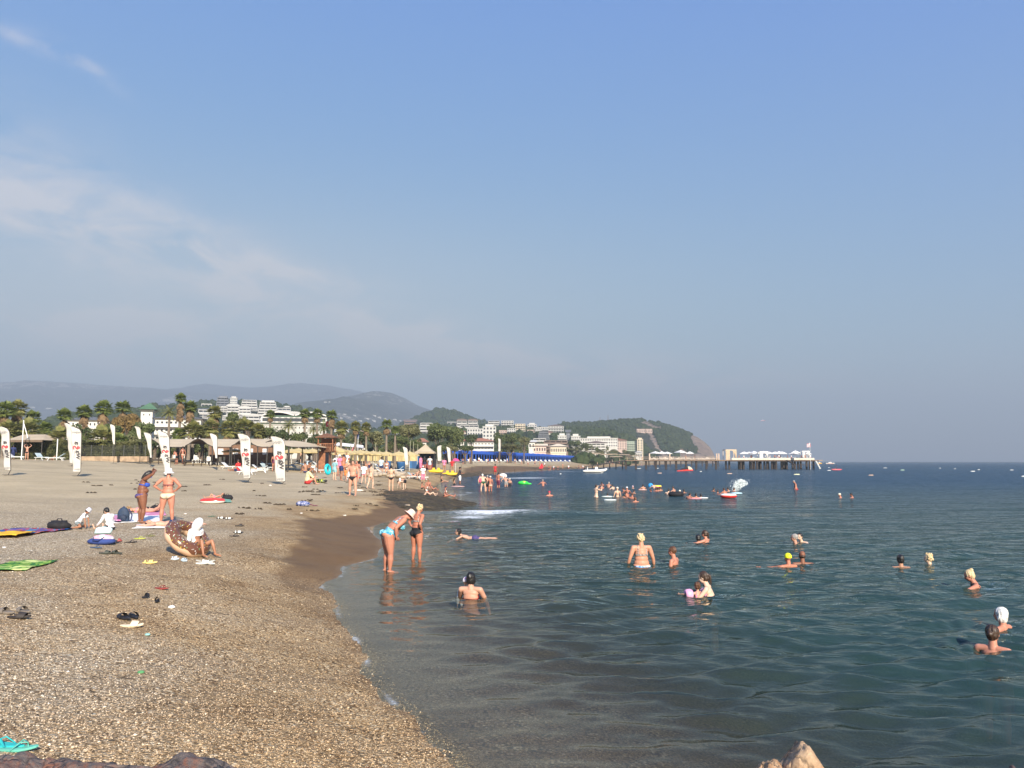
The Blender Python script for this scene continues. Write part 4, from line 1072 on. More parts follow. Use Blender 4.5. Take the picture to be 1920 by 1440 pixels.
root=thing('wire_fence','thin dark wire fence on posts in front of the clipped hedge','fence',((a.x+b.x)/2,93,gz));w=b.x-a.x
for i in range(7):MB().box((-w/2+i*w/6,0,.95),(.06,.06,1.9)).build('post',FENCEM,root)
mb=MB()
for i in range(7):mb.box((0,0,.3+i*.25),(w,.015,.015))
for i in range(60):mb.box((-w/2+i*w/60,0,.95),(.012,.012,1.7))
mb.build('wire',FENCEM,root)
mb=MB();mb.box((0,-.35,.25),(w+1,.5,.62));o=mb.build('low_wall',M('plinth_sand',(.36,.26,.17),.9,.25,2,.02));o.location=(.5*(a.x+b.x),93,gz)
tag(o,'low sandy coloured retaining wall under the wire fence','wall')
random.seed(21)
BW=['under the canopy roofs','left of the lifeguard tower','right of the lifeguard tower','behind the yellow parasols','behind the blue bins','behind the straw tent','under the big round tree','before the terracotta villas','behind the near pavilions','behind the far pavilions']
for i in range(30):
 u=i/29
 px=300+u*545;d_=122+85*max(0,u-.35)**1.0
 tree(px+random.uniform(-4,4),846-3*(i%3),19-4*u,15-5*u,d_,['dark','green','olive'][i%3],'%s shrub low in the hedge belt %s, %s'%(['dark','mid green','olive'][i%3],BW[min(9,int(u*10))],['left one','middle one','right one'][i%3]),50+i%7,name='bush',group='shrubs in the hedge belt',n=1500,leaf=.2)
# beach structures
STEEL=M('dark_steel',(.05,.045,.04),.6)
PLASTIC=M('white_plastic',(.78,.79,.76),.45,.04,2)
CANVAS=M('beige_canvas',(.44,.36,.25),.9,.08,1.0)
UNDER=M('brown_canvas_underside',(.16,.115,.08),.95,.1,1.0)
YEL=M('yellow_canvas',(.60,.48,.24),.85,.10,2.5,col2=None,transl=.15)
WHC=M('white_canvas',(.80,.78,.74),.85,.05,2.5)
WOODD=M('pier_dark_timber',(.045,.032,.024),.85,.35,2)
WOODL=M('pier_deck_timber',(.36,.24,.15),.8,.25,3)
BLUEC=M('blue_canvas',(.02,.10,.50),.8,.15,1.5)
SHADEIN=M('interior_shade_paint',(.012,.014,.022),.95,.3,1)  # near-black colour stands in for the shade inside openings
ROPE=M('pale_cord',(.6,.55,.45),.9)
REDC=M('red_cloth',(.60,.03,.05),.8,.1,2)
PINKC=M('pink_cloth',(.75,.07,.22),.8,.1,2)
def two_sided(name,outer,inner):
 m,nt,o=mk(name)
 k=NT(nt)
 g=k.n('ShaderNodeNewGeometry')
 c=k.mixc(g.outputs['Backfacing'],outer,inner)
 b=k.n('ShaderNodeBsdfPrincipled');k.l(c,b.inputs['Base Color']);b.inputs['Roughness'].default_value=.9;b.inputs['Specular IOR Level'].default_value=.15
 k.l(b.outputs[0],o.inputs[0])
 return m
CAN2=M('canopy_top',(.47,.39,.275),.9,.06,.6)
for i,(xa,xb,d_,lab)in enumerate([(252,345,96,'beige tensile canopy with a dark arched opening, leftmost of the row'),(345,432,96.5,'beige tensile canopy with an arched opening left of the tapering blank banner'),(432,516,97,'beige tensile canopy behind the fourth printed banner'),(498,598,94,'beige tensile canopy at the right end of the row, nearest the lifeguard tower')]):
 a=P(xa,838,d_);b=P(xb,838,d_);w=b.x-a.x;gz=ground((a.x+b.x)/2,d_)
 root=thing('shade_canopy',lab,'canopy',((a.x+b.x)/2,d_,gz),0,'tensile canopies in a row')
 ev=a.z-gz;tp=P(xa,821 if i<3 else 824,d_).z-gz
 rise=tp-ev
 def f(u,v,w=w,ev=ev,rise=rise,i=i):
  x=(u-.5)*w
  arch=math.exp(-((u-(.30 if i<3 else .12))/.20)**2)
  zf=ev+rise*.93*arch;zr=ev+rise
  sag=-.25*math.sin(math.pi*v)*(1-arch)
  if i==3:zr=ev+rise*(1-.9*max(0,(u-.35)/.65)**1.4)
  return(x,v*7,zf+(zr-zf)*min(1,v*1.8)**.8+sag*.5 if v<.56 else zr-(v-.56)*1.2)
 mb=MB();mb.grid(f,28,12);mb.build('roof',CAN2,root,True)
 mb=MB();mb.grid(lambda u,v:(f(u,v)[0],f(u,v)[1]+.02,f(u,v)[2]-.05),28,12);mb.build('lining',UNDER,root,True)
 for u in(.02,.6 if i<3 else .42,.98):
  for y_ in(.2,6.5):
   mb=MB();mb.tube([((u-.5)*w,y_,0),((u-.5)*w,y_,ev+.05)],.07,6);mb.build('post',STEEL,root)
 mb=MB();mb.tube([((u_/10-.5)*w,.0,f(u_/10,0)[2]-.03)for u_ in range(11)],.05,5);mb.build('edge_cable',STEEL,root)
c=P(455,866,106);gz=ground(c.x,106)
root=thing('beach_bar','brown timber beach bar in the shade of the canopies','bar',(c.x,106,gz))
mb=MB();mb.box((0,1.5,1.3),(9,3,2.6));mb.build('wall',BROWNW,root)
for x in(-3,-1,1,3):put('window',unit_window(WHC),root,(x,-.01,1.7),(.7,1,.8))
for j,px in enumerate((365,372,386,392,410,417)):
 c=P(px,862,99+j%3);gz=ground(c.x,c.y)
 root=thing('plastic_chair','white plastic chair under the canopies, %s'%['farthest left','second from the left','third from the left','third from the right','second from the right','farthest right'][j],'chair',(c.x,c.y,gz),j*1.1,'plastic chairs under the canopies')
 MB().box((0,0,.45),(.48,.46,.05)).build('seat',PLASTIC,root);MB().box((0,.22,.75),(.46,.05,.5)).build('backrest',PLASTIC,root)
 for sx in(-.2,.2):
  for sy in(-.2,.2):MB().box((sx,sy,.22),(.05,.05,.44)).build('leg',PLASTIC,root)
for(x0,x1,lab)in[(280,345,'low dark slatted rail in front of the left canopy'),(345,410,'low dark slatted rail in front of the second canopy')]:
 a=P(x0,862,93);b=P(x1,862,93);gz=ground(a.x,93);w=b.x-a.x
 root=thing('rail',lab,'railing',((a.x+b.x)/2,93,gz),0,'low rails')
 for z in(.12,.5):MB().box((0,0,z),(w,.08,.09)).build('beam',WOODD,root)
 for k_ in range(5):MB().box((-w/2+.1+k_*(w-.2)/4,.06,.3),(.08,.08,.6)).build('post',WOODD,root)
c=P(45,838,92);gz=ground(c.x,92);a=P(12,835,92);b=P(82,835,92);w=b.x-a.x
root=thing('awning','beige canvas awning with a brown valance at the far left','awning',(c.x,92.5,gz))
e=P(0,825,92).z-gz;t=P(0,813,92).z-gz
mb=MB();mb.add([(-w/2,-.6,e),(w/2,-.6,e),(w/2-1.5,2.4,t),(-w/2+.3,2.4,t),(-w/2,5,e),(w/2,5,e)],[(0,1,2,3),(3,2,5,4),(1,5,2),(4,0,3)]);mb.build('roof',CANVAS,root)
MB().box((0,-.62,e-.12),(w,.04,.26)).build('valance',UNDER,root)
for x in(-w/2+.1,0,w/2-.1):MB().tube([(x,-.5,0),(x,-.5,e)],.05,6).build('post',STEEL,root)
for px,y0,y1,lab in[(40,788,812,'white mast with a diagonal stay above the left awning'),(106,823,860,'thin white pole beside the hedge')]:
 a=P(px,862,90.5);tp=P(px,y0,90.5)
 root=thing('white_pole',lab,'pole',(a.x,90.5,ground(a.x,90.5)))
 h=tp.z-root.location.z
 MB().tube([(0,0,0),(0,0,h)],.055,6).build('pole',PLASTIC,root)
 if px==40:MB().tube([(0,0,h*.93),(.5,0,h*.62),(.55,0,h*.55)],.045,6).build('stay',PLASTIC,root)
def glyph_mesh(txt,size,mat,mirror=True,name='lettering'):
 cu=bpy.data.curves.new(name,'FONT');cu.body=txt;cu.size=size;cu.align_x='CENTER';cu.align_y='CENTER';cu.extrude=.001;cu.resolution_u=3
 cu.offset=size*.02
 o=bpy.data.objects.new(name,cu);COL.objects.link(o)
 dg=bpy.context.evaluated_depsgraph_get();me=bpy.data.meshes.new_from_object(o.evaluated_get(dg));bpy.data.objects.remove(o);bpy.data.curves.remove(cu)
 me.name=name;me.materials.clear();me.materials.append(mat)
 return me
BANC=M('banner_fabric',(.73,.70,.64),.85,.03,1.5,transl=.25)
INK=M('print_dark',(.055,.05,.055),.8);REDI=M('print_red',(.62,.07,.08),.8);GREYI=M('print_grey',(.30,.29,.28),.8)
_GL={}
def glyph(t,s,m):
 if(t,s,m.name)not in _GL:_GL[(t,s,m.name)]=glyph_mesh(t,s,m)
 return _GL[(t,s,m.name)]
def banner(px,ytop,ybot,wtop,wbot,label,printed=True,xb=None,flip=False,depth=None,base=None,group='feather banners'):
 """wtop/wbot in pixels; ybot is the hem, the spike continues to the sand. pole on the right edge"""
 base=base or ybot+5
 xb=xb if xb is not None else px
 g=hit(xb,base)if depth is None else None
 if g is None:
  q=P(xb,base,depth);g=Vector((q.x,depth,ground(q.x,depth)))
 D=g.y
 def L(x,y):
  q=P(x,y,D);return(q.x-g.x,0.0,q.z-g.z)
 root=thing('feather_banner',label,'banner',tuple(g),0,group)
 s=-1 if flip else 1
 n=22;mb=MB();pts=[]
 H_=ybot-ytop
 rows=[]
 for i in range(n+1):
  v=i/n;y_=ybot-H_*v
  xc=xb+(px-xb)*v
  w=wbot+(wtop-wbot)*v**1.1
  xr=xc+w/2;xl=xc-w/2
  r=wtop*.55/H_
  if v>1-r*1.3:
   q=(v-(1-r*1.3))/(r*1.3);xr-=wtop*.72*(1-math.sqrt(max(0,1-q*q)))
   xl-=wtop*.10*q
  rows.append((xl if s>0 else 2*xc-xl,xr if s>0 else 2*xc-xr,y_))
 wob=lambda u,v:.06*math.sin(v*5+px)*(1-u)+.05*math.sin(u*3+px)
 vs=[];fs=[]
 for(xl,xr,y_)in rows:
  for j in range(7):
   u=j/6;x,_,z=L(xl+(xr-xl)*u,y_);vs.append((x,wob(u,z),z))
 for i in range(n):
  for j in range(6):a=i*7+j;fs.append((a,a+1,a+8,a+7))
 m=len(vs);vs2=vs+[(x,y_+.012,z)for x,y_,z in vs]
 fs2=fs+[tuple(k_+m for k_ in f)[::-1]for f in fs]
 for i in range(n):fs2+=[(i*7,(i+1)*7,(i+1)*7+m,i*7+m),((i+1)*7+6,i*7+6,i*7+6+m,(i+1)*7+6+m)]
 mb.add(vs2,fs2);cloth=mb.build('cloth',BANC,root,True)
 pp=[(0,.02,-.02)]+[(lambda q:(q[0],.02,q[2]))(L(rows[i][1],rows[i][2]))for i in range(0,n+1)]
 MB().tube(pp,.022,6).build('pole',STEEL,root)
 mb=MB();mb.tube([(-.35,0,.02),(.35,.05,.02)],.02,5);mb.tube([(0,-.35,.02),(.05,.35,.02)],.02,5);mb.build('ground_stand',STEEL,root)
 if printed:
  mpx=D/FPX
  def text(t,size_px,mat,fx,fy,rot,mir=True):
   i=min(n,max(0,int((1-fy)*n)));xl,xr,_=rows[i]
   q=L(xl+(xr-xl)*fx,ytop+H_*fy)
   o=bpy.data.objects.new('lettering',glyph(t,1.0,mat));COL.objects.link(o);o.parent=cloth
   o.location=(q[0],-.035+wob(fx,q[2])-.012,q[2]);k_=size_px*mpx
   o.scale=(-k_ if mir else k_,k_,k_);o.rotation_euler=Euler((R(90),R(rot),0),'XYZ')
  w=(rows[n//2][1]-rows[n//2][0]);u=abs(w)
  text('WENN',u*.30,GREYI,.52,.13,0)
  text('WENN',u*.26,GREYI,.62,.955,0)
  text('W',u*.62,INK,.66,.66,90)
  text('a',u*.82,INK,.66,.565,90)
  text('S',u*.92,REDI,.40,.465,90)
  text('s',u*.70,REDI,.76,.465,90)
  text('a',u*.82,INK,.58,.365,90)
  text('wassa beach',u*.17,GREYI,.30,.62,90)
 return root
banner(8,800,881,20,12,'printed feather banner cut by the left edge of the photo',xb=14,base=891)
banner(143,800,884,20,14,'printed feather banner standing second from the left on the open sand',xb=144,base=893)
banner(306,808,890,22,10,'leaning printed feather banner behind the woman in the white hat',xb=315,base=893)
banner(459,813.5,896,22,13,'printed feather banner beside the sun loungers, second from the right of the printed ones',xb=462.5,base=905)
banner(522,818.5,902,24,17,'rightmost printed feather banner beside the empty loungers',xb=526,base=908)
banner(128,793.5,868,12,6,'blank feather banner peeping out behind the second printed one',False,xb=134,depth=78)
banner(211.5,796,833,9,3,'small blank feather banner in front of the low palms',False,xb=214,depth=88,base=845)
banner(258,799.5,823,10,5,'short blank feather banner above the left end of the canopies',False,xb=262,depth=92,base=850)
banner(277,811,858,13,3,'tapering blank feather banner in front of the left canopy arch',False,xb=283,depth=86,base=863)
banner(401,813,859,13,3,'tapering blank feather banner in front of the second canopy',False,xb=406,depth=88,base=863)
banner(760,838,871,8,6,'white feather banner with faint lettering on the wet sand behind the black bikini',False,xb=763,depth=118,base=876)
banner(823,835,864,8,7,'white feather banner behind the yellow boats, left one',False,xb=824,depth=150,base=868,flip=True)
banner(841,838,866,7,5,'white feather banner behind the yellow boats, right one',False,xb=843,depth=150,base=868)
banner(936.5,822,846,4,4,'narrow white banner rising above the blue pavilions',False,xb=936.5,depth=178,base=861)
def lounger_proto():
 root=thing('sun_lounger','','sun lounger',(0,0,0))
 fr=MB()
 for y_ in(-.3,.3):fr.box((0,y_,.32),(1.9,.05,.06))
 for x in(-.9,.3,.93):fr.box((x,0,.32),(.06,.6,.06))
 fr.build('frame',PLASTIC,root)
 for x0,x1 in((-.75,-.55),(.75,.55)):
  for y_ in(-.3,.3):MB().tube([(x0,y_,0),(x1,y_,.32)],.03,5).build('leg',PLASTIC,root)
 sl=MB()
 for i in range(12):sl.box((-.88+i*.1,0,.365),(.075,.56,.02))
 sl.build('seat',PLASTIC,root)
 bk=MB();ca,sa=math.cos(R(38)),math.sin(R(38))
 for i in range(7):
  l=.08+i*.1;bk.box((.3+l*ca,0,.37+l*sa),(.075,.56,.02),rot=Matrix.Rotation(-R(38),3,'Y'))
 for y_ in(-.29,.29):bk.tube([(.3,y_,.35),(.3+.75*ca,y_,.35+.75*sa)],.022,5)
 bk.build('backrest',PLASTIC,root)
 return root
LG=lounger_proto();_first=[True]
def lounger(px,py,rz,label,depth=None,mat=None,s=1.0,group='white sun loungers on the beach'):
 g=hit(px,py)if depth is None else None
 if g is None:
  q=P(px,py,depth);g=Vector((q.x,depth,ground(q.x,depth)))
 if _first[0]:
  _first[0]=False;LG.location=g;LG.rotation_euler=(0,0,rz);LG['label']=label;LG['group']=group;LG.scale=(s,)*3;o=LG
 else:o=dup(LG,tuple(g),rz,label,group,s)
 if mat:
  for c_ in o.children:
   if c_.name.split('.')[0]in('seat','backrest'):
    c_.data=c_.data.copy();c_.data.materials[0]=mat
 return o
MESHB=M('pale_blue_mesh',(.42,.52,.56),.7,.1,3)
for(px,py,rz,d_,m_,lab)in[(30,860,3.3,88,None,'white lounger half hidden by the leftmost printed banner'),(78,860,2.6,88,MESHB,'pale blue lounger with raised back left of the reclining sunbather'),(104,861,.3,87,MESHB,'pale blue lounger under the reclining sunbather'),(430,880,2.9,None,None,'white lounger with a thick mattress left of the fourth printed banner'),(463,890,3.0,None,None,'white lounger behind the hem of the fourth printed banner'),(485,887,.2,None,None,'white lounger with a towel right of the fourth printed banner'),(498,874,2.5,None,MESHB,'pale blue lounger with upright back near the two men'),(488,884.5,3.1,None,None,'empty white lounger low on the sand left of the rightmost printed banner'),(545,878,.1,None,None,'white lounger right of the rightmost printed banner'),(557,882,2.7,None,MESHB,'pale blue lounger, front one of the pair beside the seated man'),(575,880,2.75,None,MESHB,'pale blue lounger, rear one of the pair beside the seated man'),(598,876,3.0,None,None,'white lounger under the reclining person in white'),(590,861.5,2.6,95,None,'striped lounger left of the lifeguard tower, left one'),(597,862,2.6,96,None,'striped lounger left of the lifeguard tower, right one'),(700,880,2.9,None,None,'white lounger behind the woman in the beige bikini, front one'),(712,879,2.8,None,None,'white lounger behind the woman in the beige bikini, rear one'),(655,899,1.9,None,None,'white lounger hidden behind the man in black trunks'),(720,891,3.1,None,None,'white lounger left of the woman in the black bikini'),(779,873.5,2.9,92,MESHB,'lounger on the wet sand behind the small white banner, left one'),(788,873.5,3.4,93,MESHB,'lounger on the wet sand behind the small white banner, right one'),(500,869,2.5,96,MESHB,'folded lounger under the right canopy'),(745,857.5,.3,118,MESHB,'pale blue lounger heap beside the blue bins')]:
 lounger(px,py,rz,lab,d_,m_)
OR2=['nearest','second','third','fourth','fifth','sixth','seventh','eighth','ninth','tenth','eleventh','twelfth','thirteenth','fourteenth','fifteenth','sixteenth','seventeenth','eighteenth','nineteenth','twentieth','twenty-first','twenty-second','twenty-third','twenty-fourth','twenty-fifth','last']
for i in range(26):
 u=(i/25)**.85;px=868+u*215
 d_=1/(1/200+(1/355-1/200)*u)
 lounger(px,861,1.9+.3*math.sin(i),'low white lounger %s'%OR2[i]+' from the near end of the pavilions',d_,None,1.15,'loungers before the blue pavilions')
def parasol_proto(name,mat,r,h,drop,n=8,square=False,label=''):
 root=thing(name,label,'parasol',(0,0,0))
 mb=MB();k_=4 if square else n
 pr=[(0.02,h+drop),(r*.33,h+drop*.72),(r*.66,h+drop*.36),(r,h),(r*.985,h-.16)]
 mb.lathe(pr,k_,rot=Matrix.Rotation(R(45)if square else 0,3,'Z'));mb.build('canopy',mat,root)
 MB().tube([(0,0,0),(0,0,h+drop+.12)],.03,6).build('pole',PLASTIC,root)
 return root
YP=parasol_proto('yellow_parasol',YEL,1.5,2.0,.42)
WP=parasol_proto('white_parasol',WHC,2.2,2.5,.8,square=True)
def place(proto,loc,rz,label,group,s=1.0):
 if not proto.get('used'):
  proto['used']=1;proto.location=loc;proto.rotation_euler=(0,0,rz);proto['label']=label;proto['group']=group;proto.scale=(s,)*3 if isinstance(s,(int,float))else s
  return proto
 o=dup(proto,loc,rz,label,group,s)
 return o
yp=[(440,842,104,'left of the fourth printed banner'),(484,840,108,'between the last two printed banners, left one'),(498,842,112,'between the last two printed banners, right one'),(512,841,112,'touching the left edge of the rightmost printed banner'),(547,842,110,'just right of the rightmost printed banner'),(560,841,118,'second to the right of the rightmost printed banner'),(574,843,116,'behind the man in the black shorts'),(586,842,118,'left of the lifeguard tower, near one'),(598,844,120,'left of the lifeguard tower, far one'),(630,838,104,'tall pointed one right of the lifeguard tower'),(641,845,112,'second right of the lifeguard tower'),(652,844,114,'third right of the lifeguard tower'),(664,845,116,'behind the big red flag, left of its pole'),(676,844,118,'behind the big red flag, right of its pole'),(688,846,120,'first in the low run after the red flag'),(700,846,121,'second in the low run after the red flag'),(712,847,122,'third in the low run after the red flag'),(724,847,124,'left of the blue bins'),(748,847,126,'between the blue bins'),(768,847,128,'behind the small white banner')]
for px,py,d_,w in yp:
 q=P(px,py,d_);gz=ground(q.x,d_);s=(q.z+.05-gz)/2.42
 place(YP,(q.x,d_,gz),px,'yellow parasol %s'%w,'yellow parasols',(1.12,1.12,max(.6,s)))
a=P(640,852,131);b=P(785,852,135);gz=ground(a.x,131);w=b.x-a.x
root=thing('windbreak','long yellow cloth windbreak behind the yellow parasols','windbreak',((a.x+b.x)/2,133,gz))
MB().grid(lambda u,v:((u-.5)*w,.12*math.sin(u*60),.5+v*1.2),90,2).build('cloth',YEL,root)
for i in range(9):MB().box(((i/8-.5)*w,.15,.9),(.06,.06,1.9)).build('post',ROPE,root)
for px,py,lab in[(728,858,'round blue bin left of the bushy palm trunk'),(752,858,'wide blue bin right of the bushy palm trunk')]:
 q=P(px,py,124);gz=ground(q.x,124)
 mb=MB();mb.lathe([(0,0),(.38 if px<740 else .6,0),(.46 if px<740 else .7,1.35),(.48 if px<740 else .73,1.42),(0,1.45)],14)
 tag(mb.build('blue_bin',M('blue_plastic',(.03,.12,.30),.5),None,True,(q.x,124,gz)),lab,'bin','blue bins')
q=P(776,866,140);gz=ground(q.x,140);root=thing('blue_cabin','tall blue cabin left of the straw coloured tent','cabin',(q.x,140,gz))
MB().box((0,.9,1.15),(1.6,1.8,2.3)).build('wall',M('blue_paint',(.03,.13,.30),.6),root);MB().box((.05,-.02,1.0),(.8,.04,1.9)).build('door',M('blue_paint_dark',(.02,.08,.2),.6),root)
MB().box((0,.9,2.36),(1.8,2.0,.1)).build('roof',M('blue_paint_dark',(.02,.08,.2),.6),root)
q=P(797,866,142);gz=ground(q.x,142);root=thing('pavilion_tent','straw coloured peaked tent over the watersports counter','tent',(q.x,142.5,gz))
e=P(0,848,142).z-gz;t=P(0,833,142).z-gz
mb=MB();mb.lathe([(.05,t),(.9,t-.55),(1.9,e+.25),(2.55,e)],4,rot=Matrix.Rotation(R(45),3,'Z'));mb.build('canopy',CANVAS,root)
mb=MB();mb.lathe([(2.55,e),(2.53,e-.25)],4,rot=Matrix.Rotation(R(45),3,'Z'));mb.build('valance',CANVAS,root)
for sx in(-1.75,1.75):
 for sy in(-1.75,1.75):MB().tube([(sx,sy,0),(sx,sy,e)],.05,6).build('post',STEEL,root)
MB().box((0,1.7,e/2),(3.4,.05,e)).build('shade_backing',SHADEIN,root)  # dim tent interior drawn as a near-black sheet, shade put into colour
MB().box((.3,-.4,.5),(2.2,.6,1.0)).build('counter',M('counter_red',(.25,.05,.05),.7),root)
q=P(854,866,140);root=thing('pink_parasol','small pink parasol at the near end of the blue pavilions','parasol',(q.x,140,ground(q.x,140)))
MB().lathe([(.05,2.5),(.5,2.35),(.75,2.0)],8).build('canopy',PINKC,root);MB().tube([(0,0,0),(0,0,2.5)],.03,6).build('pole',PLASTIC,root)
YBOAT=M('yellow_hull',(.80,.50,.03),.4,.06,2)
for px,wpx,py,lab in[(818,28,866,'yellow pedal boat on the sand, left one'),(844,28,866.5,'yellow pedal boat on the sand, right one')]:
 q=P(px,py,128);gz=ground(q.x,128);root=thing('pedal_boat',lab,'pedal boat',(q.x,128,gz),.05,'yellow pedal boats')
 L_=wpx/FPX*128
 for y_ in(-.45,.45):
  mb=MB();mb.tube([(-L_/2,y_,.35),(-L_*.4,y_,.24),(0,y_,.22),(L_*.4,y_,.24),(L_/2,y_,.42)],[.05,.2,.24,.2,.05],8);mb.build('float',YBOAT,root,True)
 MB().box((0,0,.42),(L_*.7,.9,.12)).build('deck',YBOAT,root)
 for x in(-.4,.4):MB().box((x,0,.62),(.4,.7,.35)).build('seat',YBOAT,root)
q=P(609,861,98);gz=ground(q.x,98)
TW=M('tower_timber',(.30,.13,.065),.8,.25,4);TWD=M('tower_timber_dark',(.16,.075,.04),.8,.25,4)
root=thing('lifeguard_tower','reddish timber lifeguard tower with a small hipped roof','lifeguard tower',(q.x,98.5,gz))
def hz(py):return P(0,py,98).z-gz
z0,z1,z2,z3=hz(847),hz(832),hz(820),hz(815)
MB().prism([(-1.15,0),(.55,0),(.45,z0),(-.75,z0)],-.6,.9,fn=lambda x,y,z:(x,z,y)).build('base',TW,root)
MB().box((.3,-.62,z0*.55),(.42,.05,z0*.8)).build('doorway',SHADEIN,root)  # shade of the opening painted as a near-black panel
mb=MB();mb.box((.1,.1,z0+.04),(2.0,1.9,.1));mb.build('platform',TWD,root)
rail=MB()
for i in range(9):rail.box((-.85+i*.235,-.82,(z0+z1)/2),(.06,.06,z1-z0))
rail.box((.1,-.82,z1),(2.0,.08,.08));rail.box((1.08,0,z1),(.08,1.8,.08));rail.box((-.88,0,z1),(.08,1.8,.08));rail.build('railing',TW,root)
for sx in(-.8,1.0):
 for sy in(-.75,.85):MB().box((sx,sy,(z0+z2)/2),(.11,.11,z2-z0)).build('post',TW,root)
MB().box((.1,.75,(z0+z2)/2),(1.6,.05,(z2-z0)*.9)).build('back_panel',TWD,root)
MB().lathe([(1.75,z2-.05),(1.7,z2+.05),(.08,z3+.2)],4,c=(.1,.05,0),rot=Matrix.Rotation(R(45),3,'Z')).build('roof',TWD,root)
st=MB()
for i in range(6):st.box((1.4+i*.12,-.2,z0-i*z0/6),(.3,.7,.05))
st.tube([(1.2,-.5,z0),(2.2,-.5,0)],.05,5);st.tube([(1.2,.15,z0),(2.2,.15,0)],.05,5);st.build('steps',TW,root)
q=P(655,842,134);gz=ground(q.x,134);root=thing('beach_shelter','low brown shelter with a pale sheet roof right of the lifeguard tower','shelter',(q.x,135,gz))
w=55/FPX*134;e=P(0,838,134).z-gz;t=P(0,831,134).z-gz
MB().add([(-w/2,-1.5,e+.3),(w/2,-1.5,e-.2),(w/2-.6,1.5,t-.3),(-w/2,1.5,t+.2)],[(0,1,2,3)]).box((0,1.5,e-.3),(w,.1,.3)).build('roof',WHC,root)
for i in range(6):MB().box(((i/5-.5)*w,-1.3,e/2),(.1,.1,e)).build('post',BROWNW,root)
MB().box((0,1.2,e/2-.3),(w*.9,.1,e-.7)).build('wall',BROWNW,root)
for i,(px,yt,d_)in enumerate([(657,835,120),(686,833,122),(704,831,130),(769,826,150),(775,828,152),(783,832,150)]):
 q=P(px,862,d_);gz=ground(q.x,d_);h=P(px,yt,d_).z-gz
 mb=MB();mb.tube([(0,0,0),(0,0,h)],.06,6)
 tag(mb.build('wooden_post',M('weathered_post',(.30,.30,.20),.9,.2,3),None,False,(q.x,d_,gz)),'tall thin weathered post %s'%['just left of the big red flag','right of the big red flag','near the blue bins','left post of the beach frame','middle post of the beach frame','right post beside the straw tent'][i],'post','posts on the back beach')
def flagpole(px,ytop,ybase,depth,cloth_px,col,label,lean=0.0,crescent=False,w=3):
 q=P(px,ybase,depth);gz=max(ground(q.x,depth),0)if ybase>800 else q.z
 tp=P(px,ytop,depth);h=tp.z-gz
 root=thing('flag',label,'flag',(q.x,depth,gz))
 top=Vector((lean*h,0,h))
 MB().tube([(0,0,0),tuple(top)],.05,6).build('pole',PLASTIC,root)
 x0,y0,x1,y1=cloth_px
 a=P(x0,y0,depth);b=P(x1,y1,depth)
 mb=MB();W_=b.x-a.x;H_=a.z-b.z
 mb.grid(lambda u,v:(a.x-q.x+W_*u,.15*math.sin(u*7+v*2),a.z-gz-H_*v-.12*H_*(1-u if px>x1-1 else u)),12,6)
 cl_=mb.build('cloth',col,root,True)
 if crescent:
  m2=MB();cx,cz=a.x-q.x+W_*.45,a.z-gz-H_*.5;r=abs(H_)*.22;pr=[]
  for i in range(15):
   t_=R(60)+i/14*R(240);pr.append((cx+r*math.cos(t_),cz+r*math.sin(t_)))
  for i in range(15):
   t_=R(300)-i/14*R(240);pr.append((cx+r*.25+r*.8*math.cos(t_),cz+r*.8*math.sin(t_)))
  m2.prism(pr,-.3,-.26,fn=lambda x,y,z:(x,z,y));m2.build('emblem',WHC,cl_)
 return root
flagpole(619.5,786,830,124,(611,790,624,800),REDC,'red flag with a white crescent on the pole beside the slim palms',crescent=True)
flagpole(671,803,840,126,(669,808,673,822),M('navy_cloth',(.04,.06,.18),.8),'dark blue flag hanging limp between the two thin palms')
q=hit(654,878)or P(654,866,90)
root=thing('furled_flag','long red furled beach flag on a leaning pole above the bathers','flag',tuple(q))
D=q.y;b0=P(653,862,D);b1=P(664,836,D)
mb=MB();pts=[b0.lerp(b1,i/6)-q for i in range(7)];mb.tube([tuple(p)for p in pts],[.05,.13,.17,.16,.13,.08,.03],7,sq=.5);mb.build('cloth',REDC,root,True)
MB().tube([(0,0,0),tuple(b0-q),tuple(b1-q+Vector((.05,0,.5)))],.03,6).build('pole',PLASTIC,root)
flagpole(1519.5,829,862,250,(1513,831,1520,838),M('red_white_flag',(.62,.10,.12),.8,0,1,0,col2=(.80,.74,.74)),'red and white flag on the end of the pier',w=2)
SB=M('sandbag_cloth',(.42,.35,.26),.95,.2,3,.02)
sb=np.random.default_rng(9)
ORDB=['at the left end','second from the left end','third from the left','fourth from the left','left of the middle','right of the middle','fourth from the right','third from the right','second from the right end','at the right end']
for i in range(30):
 px=678+(i//3)*8.6+sb.uniform(-2,2);d_=90+(i%3)*7;q=P(px,860,d_);gz=ground(q.x,d_)
 mb=MB();mb.ell((0,0,.16),(.55,.33,.22),nu=10,nv=6);o=mb.build('sandbag',SB,None,True,(q.x,d_,gz+sb.uniform(-.02,.25)));o.rotation_euler=(0,sb.uniform(-.2,.2),sb.uniform(0,3));o.scale=(sb.uniform(.8,1.3),)*3
 tag(o,'pale sandbag %s of the low heap, %s'%(ORDB[i//3],['front one','middle one','rear one'][i%3]),'sandbag','heap of sandbags')
A0=Vector((P(858,860,205).x,205));B0=Vector((P(1098,860,380).x,380));dirv=(B0-A0);Lr=dirv.length;dv=dirv.normalized();rzp=math.atan2(dv.y,dv.x)
ORD=['first','second','third','fourth','fifth','sixth','seventh','eighth','ninth','tenth','eleventh','twelfth','thirteenth','fourteenth','fifteenth','sixteenth','seventeenth','eighteenth','nineteenth','twentieth','twenty-first','twenty-second','twenty-third','twenty-fourth']
NP_=24;pw=Lr/NP_
pav=thing('blue_pavilion','x','pavilion',(0,0,0))
